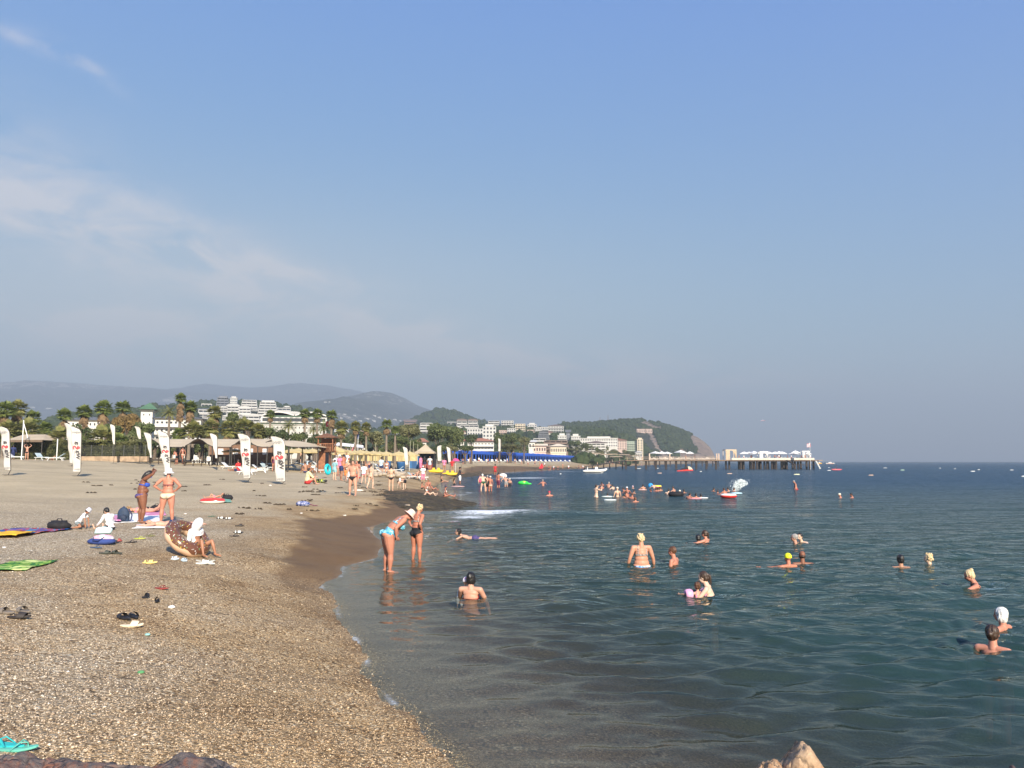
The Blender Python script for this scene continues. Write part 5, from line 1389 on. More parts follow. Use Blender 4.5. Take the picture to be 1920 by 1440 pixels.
mb=MB();mb.box((0,2,2.3),(pw-.03,4.2,.75));mb.add([(-pw/2,0,2.6),(pw/2,0,2.6),(pw/2,4,2.6),(-pw/2,4,2.6),(0,2,3.0)],[(0,1,4),(1,2,4),(2,3,4),(3,0,4)]);mb.build('roof',BLUEC,pav)
for i in range(4):
 x=-pw/2+.15+i*(pw-.3)/3
 mb=MB();mb.prism([(x-.5,2.15),(x+.5,2.15),(x+.14,1.2),(x+.2,.1),(x-.2,.1),(x-.14,1.2)],.02,.12,fn=lambda a_,b_,c_:(a_,c_,b_));mb.build('curtain',BLUEC,pav)
 MB().box((x,.16,1.1),(.06,.06,2.2)).build('post',STEEL,pav)
MB().box((0,3.9,1.2),(pw,.1,2.4)).build('shade_backing',SHADEIN,pav)  # dark sheet at the back paints the shade inside the pavilion
for i in range(NP_):
 p=A0+dv*(i+.5)*pw;gz=ground(p.x,p.y)
 lab='%s blue canvas pavilion of the long row, counted from its near end'%ORD[i]
 if i==0:pav.location=(p.x,p.y,gz);pav.rotation_euler=(0,0,rzp);pav['label']=lab;pav['group']='blue pavilions'
 else:dup(pav,(p.x,p.y,gz+(0 if i<14 else-.15)),rzp,lab,'blue pavilions')
root=thing('red_flag','red flag planted in front of the middle of the blue pavilions','flag',tuple(Vector((P(1016,864,225).x,225,ground(P(1016,864,225).x,225)))))
MB().tube([(0,0,0),(0,0,2.2)],.04,6).build('pole',STEEL,root)
MB().add([(0,0,2.1),(-.9,.1,.5),(.1,0,.4),(.5,.1,.9)],[(0,1,2,3)]).build('cloth',REDC,root)
for i in range(8):
 px=865+i*20;q=P(px,872,150+i*6);gz=ground(q.x,q.y)
 tag(MB().tube([(0,0,0),(0,0,1.1)],.035,5).build('rope_post',STEEL,None,False,(q.x,q.y,gz)),'thin rope post on the open sand, %s from the left'%ORD[i],'post','rope posts before the pavilions')
# the pier
DZ=CAMZ+.45
pier=thing('pier','long timber pier on dark posts running out over the sea','pier',(0,0,0))
def pp(px,py,D):return P(px,py,D)
PA=Vector((P(1170,862,262).x,262));PB=Vector((P(1532,862,258).x,258))
deck=MB();rmp=MB()
deck.box(((PA.x+PB.x)/2,260,DZ-.12),(PB.x-PA.x,4.5,.22));deck.box((P(1450,862,262).x,264,DZ-.121),(P(1532,862,260).x-P(1363,862,260).x,12,.21))
deck.build('deck',WOODL,pier)
mb=MB();mb.box(((PA.x+PB.x)/2,257.8,DZ-.32),(PB.x-PA.x-.1,.12,.26));mb.box((P(1450,862,258).x,257.74,DZ-.33),(P(1531,862,258).x-P(1363,862,258).x,.1,.4));mb.build('edge_beam',WOODD,pier)
R0=P(1096,871,300)
rmp.add([(R0.x,300,ground(R0.x,300)+.1),(R0.x+1,304,ground(R0.x,300)+.1),(PA.x,262.2,DZ-.03),(PA.x,257.8,DZ-.03)],[(0,3,2,1)])
rmp.add([(R0.x,300,ground(R0.x,300)-.3),(PA.x,257.8,DZ-.4),(PA.x,257.8,DZ-.03),(R0.x,300,ground(R0.x,300)+.1)],[(0,1,2,3)])
rmp.build('ramp',WOODL,pier)
def post(px,D,w=.32,zt=None):
 q=P(px,862,D);mb=MB();mb.box((q.x,D,((zt or DZ-.3)-3)/2),(w,w,(zt or DZ-.3)+3));mb.build('post',WOODD,pier)
for i,px in enumerate([1173,1192,1211,1229.5,1248.5,1267.5,1286,1305,1324,1342]):
 post(px,258.4,.55);post(px+.8,261.6,.4)
for px in(1361,1367,1385,1389,1394,1406,1410,1414,1419,1426,1433,1438,1447,1451,1455,1465,1469,1475,1485.5,1490,1496,1501,1512,1518,1525):post(px,258.3+(px%3)*.8,.5)
for px in(1387,1392,1412,1423,1440,1449,1453,1467,1471,1473):post(px,266,.5)
for i in range(7):
 t=(i+.5)/7;x=R0.x+(PA.x-R0.x)*t;y_=300+(257.8-300)*t;z=ground(R0.x,300)*(1-t)+(DZ-.4)*t
 mb=MB();mb.box((x,y_,(z-2)/2),(.32,.32,z+2));mb.build('post',WOODD,pier)
low=MB();x0,x1=P(1484,871,255).x,P(1528,871,255).x;low.box(((x0+x1)/2,255.5,P(0,871.5,255).z),(x1-x0,2.5,.15));low.build('landing_stage',WOODD,pier)
st=MB();a=P(1474,863,256.5);b=P(1488,871,256.5);st.tube([tuple(a),tuple(b)],.14,4);st.tube([(a.x,a.y-1,a.z),(b.x,b.y-1,b.z)],.14,4)
for i in range(8):q=a.lerp(b,i/8);st.box(tuple(q-Vector((0,.5,0))),(.35,1,.08))
st.build('stairs',WOODD,pier)
rl=MB()
for px in range(1106,1352,14):
 if px<1170:
  t=(px-1098)/75;z=ground(R0.x,300)*(1-t)+DZ*t;y_=300-42*t
 else:z=DZ;y_=258
 q=P(px,862,y_);rl.box((q.x,y_,z+.5),(.1,.1,1.0))
a=P(1172,860,258);b=P(1350,860,258);rl.box(((a.x+b.x)/2,258,DZ+.98),(b.x-a.x,.08,.08));rl.box(((a.x+b.x)/2,258,DZ+.5),(b.x-a.x,.05,.06))
rl.build('handrail',M('pale_rail',(.55,.42,.30),.8),pier)
sk=MB();a=P(1372,861,257.7);b=P(1527,861,257.7);sk.box(((a.x+b.x)/2,257.7,DZ+.34),(b.x-a.x,.06,.62));sk.build('rail_cloth',M('cream_cloth',(.72,.63,.50),.85,.12,1.5),pier)
sl=MB();a=P(1529,864,257);b=P(1537,879,257)
sl.tube([tuple(a),tuple(a.lerp(b,.6)+Vector((.1,0,-.1))),tuple(b)],.09,6);sl.tube([(a.x+.5,a.y+.6,a.z),(b.x+.5,b.y+.6,b.z)],.09,6)
for i in range(9):sl.box(tuple(a.lerp(b,(i+.5)/9)+Vector((.25,.3,0))),(.6,.6,.05))
sl.build('swim_ladder',PLASTIC,pier)
for i in range(4):pass
for(px,d_,s,w)in[(1396,263,.85,'first from the left on the pier head'),(1405,266,.85,'second from the left on the pier head'),(1414,262,.9,'third from the left on the pier head'),(1432,262,.9,'fourth on the pier head, beside the white drapes'),(1442,266,.85,'fifth on the pier head'),(1454,263,.85,'sixth on the pier head'),(1461,266,.9,'seventh on the pier head'),(1467,262,.85,'eighth on the pier head'),(1488,264,.8,'left one of the pair near the pier stairs'),(1492,261,.95,'right one of the pair near the pier stairs'),(1514,262,.8,'at the outer end of the pier, by the flag')]:
 q=P(px,862,d_);place(WP,(q.x,d_,DZ),px*1.0,'white square parasol, %s'%w,'white parasols on the pier',s)
for(px,d_,s,w)in[(1229,420,1.35,'leftmost behind the long pier'),(1241,425,1.35,'second from the left behind the long pier'),(1251,430,1.3,'third from the left behind the long pier'),(1276,410,1.5,'large one in the middle behind the long pier'),(1294,415,1.3,'rightmost behind the long pier')]:
 q=P(px,862,d_);place(WP,(q.x,d_,P(0,860,d_).z-.5),px*1.0,'white parasol on the far jetty, %s'%w,'white parasols on the far jetty',s)
DRAPE=M('cream_drape',(.66,.52,.36),.85,.1,2)
def gazebo(x0,x1,yt,yb,D,label,mat,open_=True):
 a=P(x0,yb,D);b=P(x1,yt,D);w=b.x-a.x;h=b.z-DZ
 root=thing('gazebo',label,'gazebo',((a.x+b.x)/2,D+w/2,DZ),0,'curtained gazebos on the pier')
 for sx in(-1,1):
  for sy in(-1,1):MB().box((sx*(w/2-.08),sy*(w/2-.08),h/2),(.15,.15,h)).build('post',mat,root)
 fr_=MB();fr_.box((0,-w/2+.08,h-.02),(w,.18,.3));fr_.box((0,w/2-.08,h-.02),(w,.18,.3));fr_.box((-w/2+.08,0,h-.021),(.18,w-.2,.3));fr_.box((w/2-.08,0,h-.021),(.18,w-.2,.3));fr_.build('roof_frame',mat,root)
 cu=MB();cu.grid(lambda u,v:(-w/2+.1+u*w*.36,-w/2-.06+.07*math.sin(u*25),h-.1-v*(h-.15)),14,4);cu.build('curtain',mat,root)
 cu=MB();cu.grid(lambda u,v:(w/2-.1-u*w*.40*(1-.72*math.sin(min(1,v*1.3)*1.57)),-w/2-.05+.06*math.sin(u*25),h-.1-v*(h-.15)),14,8);cu.build('curtain',mat,root)
gazebo(1361,1381,843.5,862,258,'tall cream curtained gazebo where the pier widens',DRAPE)
gazebo(1424.5,1440,847,862,259,'white curtained gazebo in the middle of the pier head',WHC)
gazebo(1505,1518,846,862,259,'white curtained gazebo at the outer end of the pier',WHC)
for i in range(18):
 px=1387+i*7.4
 q=P(px,862,260+i%3);lounger_=dup(LG,(q.x,260+i%3,DZ),.2*(i%4),'white daybed on the pier head, %s from the left'%ORD[i],'daybeds on the pier',1.2)
fj=thing('far_jetty','farther low jetty crowded with white fittings behind the long pier','pier',(0,0,0))
a=P(1215,866,405);b=P(1350,866,405);MB().box(((a.x+b.x)/2,408,P(0,862.5,405).z),(b.x-a.x,7,.5)).build('deck',WOODD,fj)
for i in range(14):q=P(1217+i*10,866,405);MB().box((q.x,405.5,.4),(.5,.5,5.6)).build('post',WOODD,fj)
mb=MB()
for i in range(60):
 px=1217+i*2.2;q=P(px,861,404.8);mb.box((q.x,404.8,q.z+sb.uniform(-.3,.5)),(sb.uniform(.25,.6),.3,sb.uniform(.6,1.8)))
mb.build('railing',M('cream_fittings',(.66,.56,.46),.85,.2,.5),fj)
for k_,px in enumerate((1218,1256,1344,1348)):
 q=P(px,862,404);MB().box((q.x,404.2,q.z+1.2),(.6,.6,4.0)).build('pillar',M('cream_pillar',(.66,.50,.38),.8),fj)
for i,(x0,x1,yt,d_)in enumerate([(1106,1128,849,360),(1124,1148,851,400),(1138,1160,850.5,450),(1158,1182,851.5,500),(1176,1200,853,560),(1142,1168,855,440)]):
 a=P(x0,yt,d_);b=P(x1,yt,d_);gz=ground(a.x,d_);w=b.x-a.x;h=a.z-gz
 root=thing('straw_shelter','low straw roofed shelter on the distant beach, %s from the left'%ORD[i],'shelter',((a.x+b.x)/2,d_,gz),0,'straw roofed shelters')
 MB().add([(-w/2,-2,h-.6),(w/2,-2,h-.6),(w/2-1,0,h),(-w/2+1,0,h),(-w/2,2,h-.6),(w/2,2,h-.6)],[(0,1,2,3),(3,2,5,4),(1,5,2),(4,0,3)]).build('roof',M('straw_thatch',(.36,.27,.17),.95,.3,3),root)
 for x in(-w/2+.4,0,w/2-.4):MB().tube([(x,-1.5,0),(x,-1.5,h-.5)],.1,5).build('post',WOODD,root)
# people
def skin_mat(name,c):
 m,nt,o=mk(name)
 k=NT(nt)
 tc=k.n('ShaderNodeTexCoord').outputs['Object']
 dark=tuple(v*f for v,f in zip(c,(.86,.78,.74)))
 col=k.ramp(k.noise(tc,3.5,4,.6),[(.35,dark),(.65,c)])
 col=k.mixc(.12,col,k.ramp(k.noise(tc,26,3),[(.4,dark),(.6,c)]))
 b=k.n('ShaderNodeBsdfPrincipled');k.l(col,b.inputs['Base Color']);b.inputs['Roughness'].default_value=.5
 b.inputs['Specular IOR Level'].default_value=.35
 b.inputs['Subsurface Weight'].default_value=0.0
 k.l(b.outputs[0],o.inputs[0])
 return m
SK={'fair':skin_mat('skin_fair',(.60,.38,.27)),'pink':skin_mat('skin_pink',(.58,.32,.22)),'light':skin_mat('skin_light',(.68,.47,.34)),'tan':skin_mat('skin_tan',(.40,.21,.13)),'red':skin_mat('skin_red',(.50,.22,.145)),'brown':skin_mat('skin_brown',(.26,.115,.065))}
HC={'black':M('hair_black',(.012,.010,.009),.45,.4,30,.004,spec=.5),'brown':M('hair_brown',(.045,.024,.014),.5,.4,30,.004,spec=.5),'auburn':M('hair_auburn',(.10,.045,.022),.5,.4,30,.004),'blond':M('hair_blond',(.46,.32,.15),.55,.4,30,.006,col2=(.70,.56,.34)),'grey':M('hair_grey',(.30,.28,.26),.6,.3,30,.004),'white':M('hair_white',(.58,.55,.50),.6,.25,30,.006,col2=(.82,.80,.74)),'dkblond':M('hair_dark_blond',(.22,.13,.065),.55,.4,30,.005,col2=(.36,.24,.12))}
def skin_variant(s_,lab):
 import zlib
 h=zlib.crc32(lab.encode())%4
 key=s_+str(h)
 if key not in SK:
  base={'fair':(.60,.38,.27),'pink':(.58,.32,.22),'light':(.68,.47,.34),'tan':(.40,.21,.13),'red':(.50,.22,.145),'brown':(.26,.115,.065)}[s_]
  f=((1,1,1),(.88,.86,.86),(1.06,1.10,1.12),(.97,.90,.84))[h]
  SK[key]=skin_mat('skin_'+s_,tuple(min(.8,b*q)for b,q in zip(base,f)))
 return key
EYEM=M('eye_dark',(.02,.015,.012),.2,0,1);LIPM=M('lips',(.42,.13,.11),.5,0,1);BROWM=M('brow',(.05,.03,.02),.8,0,1)
def patterned(name,a,b_,scale=22,c3=None):
 m,nt,o=mk(name);k=NT(nt)
 tc=k.n('ShaderNodeTexCoord').outputs['Object']
 v=k.noise(tc,scale,3,.5,1.5)
 st=[(.44,a),(.50,b_)]+([(.62,c3)]if c3 else[])
 c=k.ramp(v,st)
 b=k.n('ShaderNodeBsdfPrincipled');k.l(c,b.inputs['Base Color']);b.inputs['Roughness'].default_value=.8
 k.l(b.outputs[0],o.inputs[0]);return m
FAB={'black':M('black_fabric',(.012,.012,.015),.8,.2,8),'navy':M('navy_fabric',(.02,.03,.10),.8,.2,8),'white':M('white_fabric',(.78,.77,.76),.9,.05,8),'red':M('red_fabric',(.48,.03,.03),.8,.1,8),'blue':patterned('blue_bikini_fabric',(.02,.05,.30),(.03,.10,.50),30),'indigo':patterned('indigo_bikini_fabric',(.035,.03,.12),(.10,.07,.20),30),'cream':M('cream_fabric',(.66,.56,.40),.85,.06,8),'turq':patterned('turquoise_print',(.02,.22,.38),(.10,.50,.62),26,(.55,.80,.82)),'lace':patterned('dark_lace_print',(.03,.03,.04),(.45,.42,.38),40),'green':M('green_fabric',(.02,.10,.04),.8,.2,8),'pinkw':patterned('white_pink_tie_dye',(.78,.76,.76),(.80,.74,.75),4,(.85,.42,.55)),'pink':M('pink_fabric',(.72,.22,.36),.85,.1,8),'grey':patterned('grey_print',(.06,.08,.08),(.30,.34,.34),30),'teal':patterned('teal_towel_cloth',(.16,.38,.42),(.30,.50,.52),12),'bluew':patterned('blue_white_bikini',(.05,.25,.60),(.10,.36,.75),9,(.75,.80,.84)),'purple':M('maroon_fabric',(.14,.03,.06),.85,.1,8),'yellow':M('yellow_towel_cloth',(.68,.60,.36),.9,.06,6),'tropic':patterned('tropical_shorts',(.03,.07,.06),(.10,.22,.14),18,(.35,.42,.30)),'beigeb':M('beige_bikini',(.62,.42,.30),.8,.05,8),'orange':M('orange_fabric',(.65,.20,.04),.8,.1,8),'dkgrey':M('dark_grey_shirt',(.07,.055,.06),.85,.15,8),'ltblue':M('light_blue_fabric',(.45,.58,.68),.85,.08,8)}
HATM={'white':M('hat_white',(.80,.80,.80),.9,.04,10),'pink':patterned('hat_pink_stripe',(.82,.52,.40),(.84,.60,.48),5),'black':M('hat_black',(.015,.015,.018),.85,.2,10),'grey':patterned('hat_grey_weave',(.50,.50,.54),(.62,.62,.66),60),'yellow':M('cap_neon_yellow',(.80,.85,.02),.5,.05,5),'navy':M('cap_navy',(.03,.035,.08),.8,.2,10),'pinkw':patterned('cap_pink_white',(.70,.18,.28),(.80,.78,.82),14),'red':M('cap_red',(.55,.03,.08),.7,.1,10),'cream':M('hat_cream',(.72,.66,.52),.9,.05,10)}
V3=Vector
def skeleton(p,S,fat,sex,kid):
 """joints from bone directions; person faces +Y, right hand at +X"""
 g=lambda k_,d:V3(p.get(k_,d)).normalized()
 J={}
 sp=g('spine',(0,0,1));sp2=g('chest',p.get('spine',(0,0,1)))
 rt=g('hipline',(1,0,0));rt2=g('shoulderline',p.get('hipline',(1,0,0)))
 rt=(rt-sp*rt.dot(sp)).normalized();rt2=(rt2-sp2*rt2.dot(sp2)).normalized()
 fw=sp.cross(rt).normalized();fw2=sp2.cross(rt2).normalized()
 J['fw'],J['fw2'],J['rt'],J['rt2'],J['sp'],J['sp2']=fw,fw2,rt,rt2,sp,sp2
 J['pel']=V3((0,0,0));J['waist']=sp*.125*S;J['neck']=J['waist']+sp2*.185*S
 tw=1.12 if kid else 1.0
 nk=g('neckdir',tuple(sp2*1.0+fw2*.18));J['nk']=nk
 hs=.135*S*(1.2 if kid else 1.0)
 J['head']=J['neck']+nk*(.045*S+hs*.5)
 fc=g('face',tuple(fw2));hu=(nk-fc*nk.dot(fc)).normalized();J['fc']=fc;J['hu']=hu;J['hr']=fc.cross(hu).normalized();J['hs']=hs
 shw=(.113 if sex=='f' else .128)*S*(.92 if kid else 1)*(1+.25*(fat-1));hpw=(.055 if sex=='f' else .050)*S*(1+.5*(fat-1))
 for s,n in((1,'R'),(-1,'L')):
  J['sh'+n]=J['neck']-sp2*.022*S+rt2*s*shw+fw2*.0*S+(V3((0,0,1))*.02*S if p.get('armsup')else V3((0,0,0)))
  J['hp'+n]=rt*s*hpw-sp*.012*S
  th=g('thigh'+n,(s*.05,.02,-1));sh=g('shin'+n,(s*.01,-.04,-1));ft=g('foot'+n,(s*.25,1,-.22))
  J['kn'+n]=J['hp'+n]+th*.245*S;J['an'+n]=J['kn'+n]+sh*.232*S;J['to'+n]=J['an'+n]+ft*.115*S;J['fd'+n]=ft;J['sd'+n]=sh
  ua=g('arm'+n,(s*.22,0,-1));fa=g('fore'+n,(s*.10,.18,-1));hd=g('hand'+n,tuple(fa))
  J['el'+n]=J['sh'+n]+ua*.172*S;J['wr'+n]=J['el'+n]+fa*.148*S;J['fi'+n]=J['wr'+n]+hd*.10*S;J['hd'+n]=hd;J['fa'+n]=fa
 return J
def build_person(name,p,S=1.68,sex='f',fat=1.0,kid=False,skin='fair',hair=('short','brown'),hat=None,wear=(),vox=.02,label='',group=None,face=None,extra=None):
 near=vox<.0125
 skin=skin_variant(skin,label)
 J=skeleton(p,S,fat,sex,kid)
 mb=MB();F=fat
 def cap(a,ra,b,rb,n=12,mid=None):
  a=V3(a);b=V3(b);d=b-a;L=max(d.length,1e-5);t=d/L
  pts=[a-t*ra*.95,a-t*ra*.6,a];rr=[ra*.25,ra*.8,ra]
  if mid is not None:pts.append(a+d*mid[0]);rr.append(mid[1])
  pts+=[b,b+t*rb*.6,b+t*rb*.95];rr+=[rb,rb*.8,rb*.25]
  mb.tube(pts,rr,n)
 def frame(r,f,u):return Matrix((r,f,u)).transposed()
 fw,fw2,rt,rt2,sp,sp2=J['fw'],J['fw2'],J['rt'],J['rt2'],J['sp'],J['sp2']
 Fp=frame(rt,fw,sp);Fc=frame(rt2,fw2,sp2);fem=sex=='f'
 kd=.9 if kid else 1.0
 mb.ell(J['pel']-sp*.005*S,(.097*S*F*kd if fem else .086*S*F*kd,.068*S*F*kd,.075*S),Fp,18,12)
 mb.ell(J['pel']+sp*.065*S,(.083*S*F*kd,.062*S*F*kd,.075*S),Fp,18,12)
 wf=(.068 if fem else .076)*S*(1+1.35*(F-1))*kd
 mb.ell(J['waist']+fw*.004*S,(wf,.054*S*(1+1.3*(F-1))*kd,.075*S),Fp,18,12)
 if F>1.08:mb.ell(J['pel']+sp*.075*S+fw*.028*S*(F-.9)*3,(.075*S*F,.055*S*F,.060*S),Fp,16,10)
 mb.ell(J['waist']+sp2*.075*S,((.083 if fem else .092)*S*F**.6*kd,.060*S*F**.6*kd,.085*S),Fc,18,12)
 mb.ell(J['waist']+sp2*.125*S,((.088 if fem else .105)*S*F**.5*kd,.052*S*F**.5*kd,.055*S),Fc,18,12)
 for s,n in((1,'R'),(-1,'L')):
  cap(J['neck']-sp2*.012*S+rt2*s*.028*S,.030*S,J['sh'+n]+sp2*.004*S,.030*S*F**.6)
  mb.ell(J['pel']-fw*.038*S*F+rt*s*.042*S*F-sp*.022*S,(.050*S*F,.047*S*F,.052*S),Fp,14,10)
  if fem and not kid:mb.ell(J['waist']+sp2*.082*S+fw2*.050*S*F**.5+rt2*s*.042*S,(.038*S*F,.036*S*F**1.3,.036*S*F),Fc,14,10)
  elif not kid:mb.ell(J['waist']+sp2*.098*S+fw2*.038*S+rt2*s*.042*S,(.042*S,.022*S,.030*S),Fc,14,10)
  thr=.060*S*F*kd
  cap(J['hp'+n],thr,J['kn'+n],.032*S*F**.7*kd,mid=(.45,.051*S*F*kd))
  cap(J['kn'+n],.031*S*F**.6*kd,J['an'+n],.0185*S*kd,mid=(.35,.0365*S*F**.6*kd))
  mb.ell(J['kn'+n].lerp(J['an'+n],.30)-(J['fd'+n]-J['sd'+n]*J['fd'+n].dot(J['sd'+n]))*.010*S,(.027*S*F**.5,)*3,None,10,8)
  an,to=J['an'+n],J['to'+n];fd=J['fd'+n];sd=J['sd'+n]
  up=-sd
  cap(an-fd*.022*S+sd*.018*S,.018*S,an+fd*.045*S+sd*.016*S,.021*S)
  cap(an+fd*.03*S+sd*.016*S,.021*S,to+sd*.004*S,.013*S)
  if near:
   side=fd.cross(up).normalized()
   for t_ in range(5):
    o_=(t_-2)*.0095*S;cap(to+side*o_-fd*.018*S+sd*.010*S,.0065*S,to+side*o_+fd*(.012-.002*abs(t_-1))*S+sd*.012*S,.0052*S,6)
  cap(J['sh'+n],.030*S*F**.7*kd,J['el'+n],.0215*S*F**.6*kd,mid=(.4,.0265*S*F*kd))
  cap(J['el'+n],.0215*S*F**.6*kd,J['wr'+n],.0142*S*kd,mid=(.3,.0222*S*F**.6*kd))
  hd=J['hd'+n];pn=V3(p.get('palm'+n,tuple(rt2*-s)));pn=(pn-hd*pn.dot(hd)).normalized();ac=hd.cross(pn).normalized()
  if(ac.dot(fw2)<0):ac=-ac
  w=J['wr'+n]
  mb.ell(w+hd*.028*S,(.0225*S*kd,.0115*S*kd,.032*S*kd),frame(ac,pn,hd),10,8)
  for fi,(of,ln)in enumerate(((.0155,.040),(.0055,.046),(-.0045,.043),(-.0145,.034))):
   b0=w+hd*.050*S*kd+ac*of*S*kd
   c1=(hd+pn*.16+ac*of*6).normalized();c2=(hd+pn*.55).normalized()
   m1=b0+c1*ln*.5*S*kd;e1=m1+c2*ln*.5*S*kd
   mb.tube([b0-hd*.012*S,b0,m1,e1,e1+c2*.003*S],[.0035*S,.0056*S,.0052*S,.0044*S,.0018*S],6)
  tb=w+hd*.016*S*kd+ac*.018*S*kd;td=(hd*.75+ac*.7+pn*.35).normalized()
  mb.tube([tb-td*.01*S,tb,tb+td*.020*S*kd,tb+(td*.8+hd*.3).normalized()*.038*S*kd],[.004*S,.0075*S,.0062*S,.0035*S],6)
 hs=J['hs'];hc=J['head'];fc,hu,hr=J['fc'],J['hu'],J['hr'];Hm=frame(hr,fc,hu)
 cap(J['neck']-sp2*.015*S-fw2*.004*S,.036*S*F**.5*kd,hc-hu*hs*.18-fc*hs*.06,.029*S*F**.4)
 def hp(x,y,z):return hc+(hr*x+fc*y+hu*z)*hs
 mb.ell(hp(0,-.04,.09),(.335*hs,.415*hs,.40*hs),Hm,20,14)
 mb.ell(hp(0,.10,-.16),(.275*hs*F**.3,.27*hs,.335*hs),Hm,18,12)
 mb.ell(hp(0,.17,-.40),(.13*hs,.12*hs,.09*hs),Hm,12,8)
 for s in(-1,1):
  mb.ell(hp(s*.335,-.03,-.06),(.035*hs,.075*hs,.125*hs),Hm,10,8)
  mb.ell(hp(s*.16,.26,-.14),(.10*hs,.06*hs,.09*hs),Hm,10,8)
 mb.tube([hp(0,.33,.06),hp(0,.42,-.09),hp(0,.455,-.155),hp(0,.36,-.19)],[.028*hs,.042*hs,.058*hs,.04*hs],8)
 mb.tube([hp(-.15,.31,.055),hp(0,.345,.05),hp(.15,.31,.055)],[.035*hs,.042*hs,.035*hs],6)
 mb.tube([hp(-.08,.335,-.275),hp(0,.365,-.28),hp(.08,.335,-.275)],[.022*hs,.034*hs,.022*hs],6)
 tmp=bpy.data.objects.new('tmp_body',mb.mesh('tmp',SK[skin]));COL.objects.link(tmp)
 md=tmp.modifiers.new('r','REMESH');md.mode='VOXEL';md.voxel_size=vox;md.adaptivity=0
 sm=tmp.modifiers.new('s','SMOOTH');sm.factor=.5;sm.iterations=3 if near else 2
 dg=bpy.context.evaluated_depsgraph_get();me=bpy.data.meshes.new_from_object(tmp.evaluated_get(dg))
 bpy.data.objects.remove(tmp)
 me.name='body';me.materials.clear();me.materials.append(SK[skin])
 me.polygons.foreach_set('use_smooth',[True]*len(me.polygons))
 V=np.empty(len(me.vertices)*3);me.vertices.foreach_get('co',V);V=V.reshape(-1,3)
 N=np.empty(len(me.vertices)*3);me.vertices.foreach_get('normal',N);N=N.reshape(-1,3)
 root=thing(name,label,'person',(0,0,0),0,group)
 def child(nm,mesh,parent=root):
  o=bpy.data.objects.new(nm,mesh);COL.objects.link(o);o.parent=parent;return o
 body=child('body',me)
 bones={'torso1':(J['pel'],J['waist'],.075*S*F),'torso2':(J['waist'],J['neck'],.08*S*F),'head':(J['neck']+nkv(J)*.02*S,J['head']+J['hu']*hs*.2,.05*S)}
 for n in 'RL':
  bones['th'+n]=(J['hp'+n],J['kn'+n],.05*S*F);bones['sh'+n]=(J['kn'+n],J['an'+n],.03*S);bones['ft'+n]=(J['an'+n],J['to'+n],.02*S)
  bones['ua'+n]=(J['sh'+n],J['el'+n],.028*S*F**.6);bones['fa'+n]=(J['el'+n],J['wr'+n],.02*S);bones['ha'+n]=(J['wr'+n],J['fi'+n],.018*S)
 keys=list(bones);D=np.zeros((len(keys),len(V)));T=np.zeros_like(D)
 for i,k_ in enumerate(keys):
  a,b,r=bones[k_];a=np.array(a);b=np.array(b);ab=b-a
  t=(V-a)@ab/(ab@ab);tc=np.clip(t,0,1);T[i]=t
  D[i]=np.linalg.norm(V-a-tc[:,None]*ab,axis=1)/r
 lab=D.argmin(0);L_=lambda*ks:np.isin(lab,[keys.index(k_)for k_ in ks]);t_of=lambda k_:T[keys.index(k_)]
 ax=lambda v:V@np.array(v)
 su=np.where(L_('torso2'),.125*S+(V-np.array(J['waist']))@np.array(sp2),ax(sp))/S
 yp=ax(fw)/S;xp=np.abs(ax(rt))/S
 Vc=V-np.array(J['waist']);yc=Vc@np.array(fw2)/S;xc=Vc@np.array(rt2)/S
 tor=L_('torso1','torso2');thg=L_('thR','thL')
 tth=np.where(L_('thR'),t_of('thR'),t_of('thL'))
 nonarm=~L_('uaR','uaL','faR','faL','haR','haL','head')
 zt=ax(sp)/S
 def garment(kind):
  if kind in('bottom','trunks','highbottom'):
   top={'bottom':.030,'trunks':.035,'highbottom':.085}[kind]
   cut={'bottom':-.012,'trunks':-.030,'highbottom':-.022}[kind]
   front=yp>0
   leg=np.where(front,cut-.080+xp*1.05,cut-.080+xp*.72)
   return(tor|thg)&(zt<top)&(zt>leg)&(tth<.55)
  if kind=='shorts':return((tor&(zt<.05))|(thg&(tth<.55)&(zt<.05)))
  if kind=='longshorts':return((tor&(zt<.05))|(thg&(tth<.92)&(zt<.05)))
  if kind=='bra':
   b_=(L_('torso2','torso1')|(L_('uaR','uaL')&(t_of('uaR')<0)&False))
   cup=(np.abs(su-.205)<.034)&(yc>.012)
   str_=(np.abs(su-.190)<.011)
   halter=(yc>-.02)&(su>.22)&(np.abs(np.abs(xc)-np.clip(.045-(su-.22)*.25,0,1))<.009)
   return tor&(cup|str_|halter)
  if kind=='strapbra':
   cup=(np.abs(su-.205)<.034)&(yc>.012)
   str_=(np.abs(su-.190)<.013)
   sh_=(su>.19)&(np.abs(np.abs(xc)-.062)<.008)
   return(tor&(cup|str_|sh_))|(L_('uaR','uaL')&(np.abs(np.abs(xc)-.062)<.008)&(su>.27))
  if kind=='swimsuit':
   leg=np.where(yp>0,-.070+xp*.62,-.075+xp*.40)
   return((tor|thg)&(zt>leg)&(tth<.4)&((su<.235)|(np.abs(np.abs(xc)-.055)<.012))&((yc>-.01)|(su<.16)|(np.abs(np.abs(xc)-.055)<.012)))
  if kind=='shirt':return(tor&(su>-.02))|(L_('uaR','uaL')&(np.where(L_('uaR'),t_of('uaR'),t_of('uaL'))<.62))
  if kind=='longshirt':return(tor&(su>-.02))|L_('uaR','uaL')|(L_('faR','faL')&(np.where(L_('faR'),t_of('faR'),t_of('faL'))<.95))
  if kind=='hoodtowel':return(tor&(su>.0))|L_('head')&False|(L_('uaR','uaL'))
  if kind=='cloak':return(tor&(su>.02)&((yc<.03)|(su>.2)))|(L_('uaR','uaL'))
  if kind=='leggings':return((tor&(zt<.05))|thg|(L_('shR','shL')&(np.where(L_('shR'),t_of('shR'),t_of('shL'))<.5)))
  return np.zeros(len(V),bool)
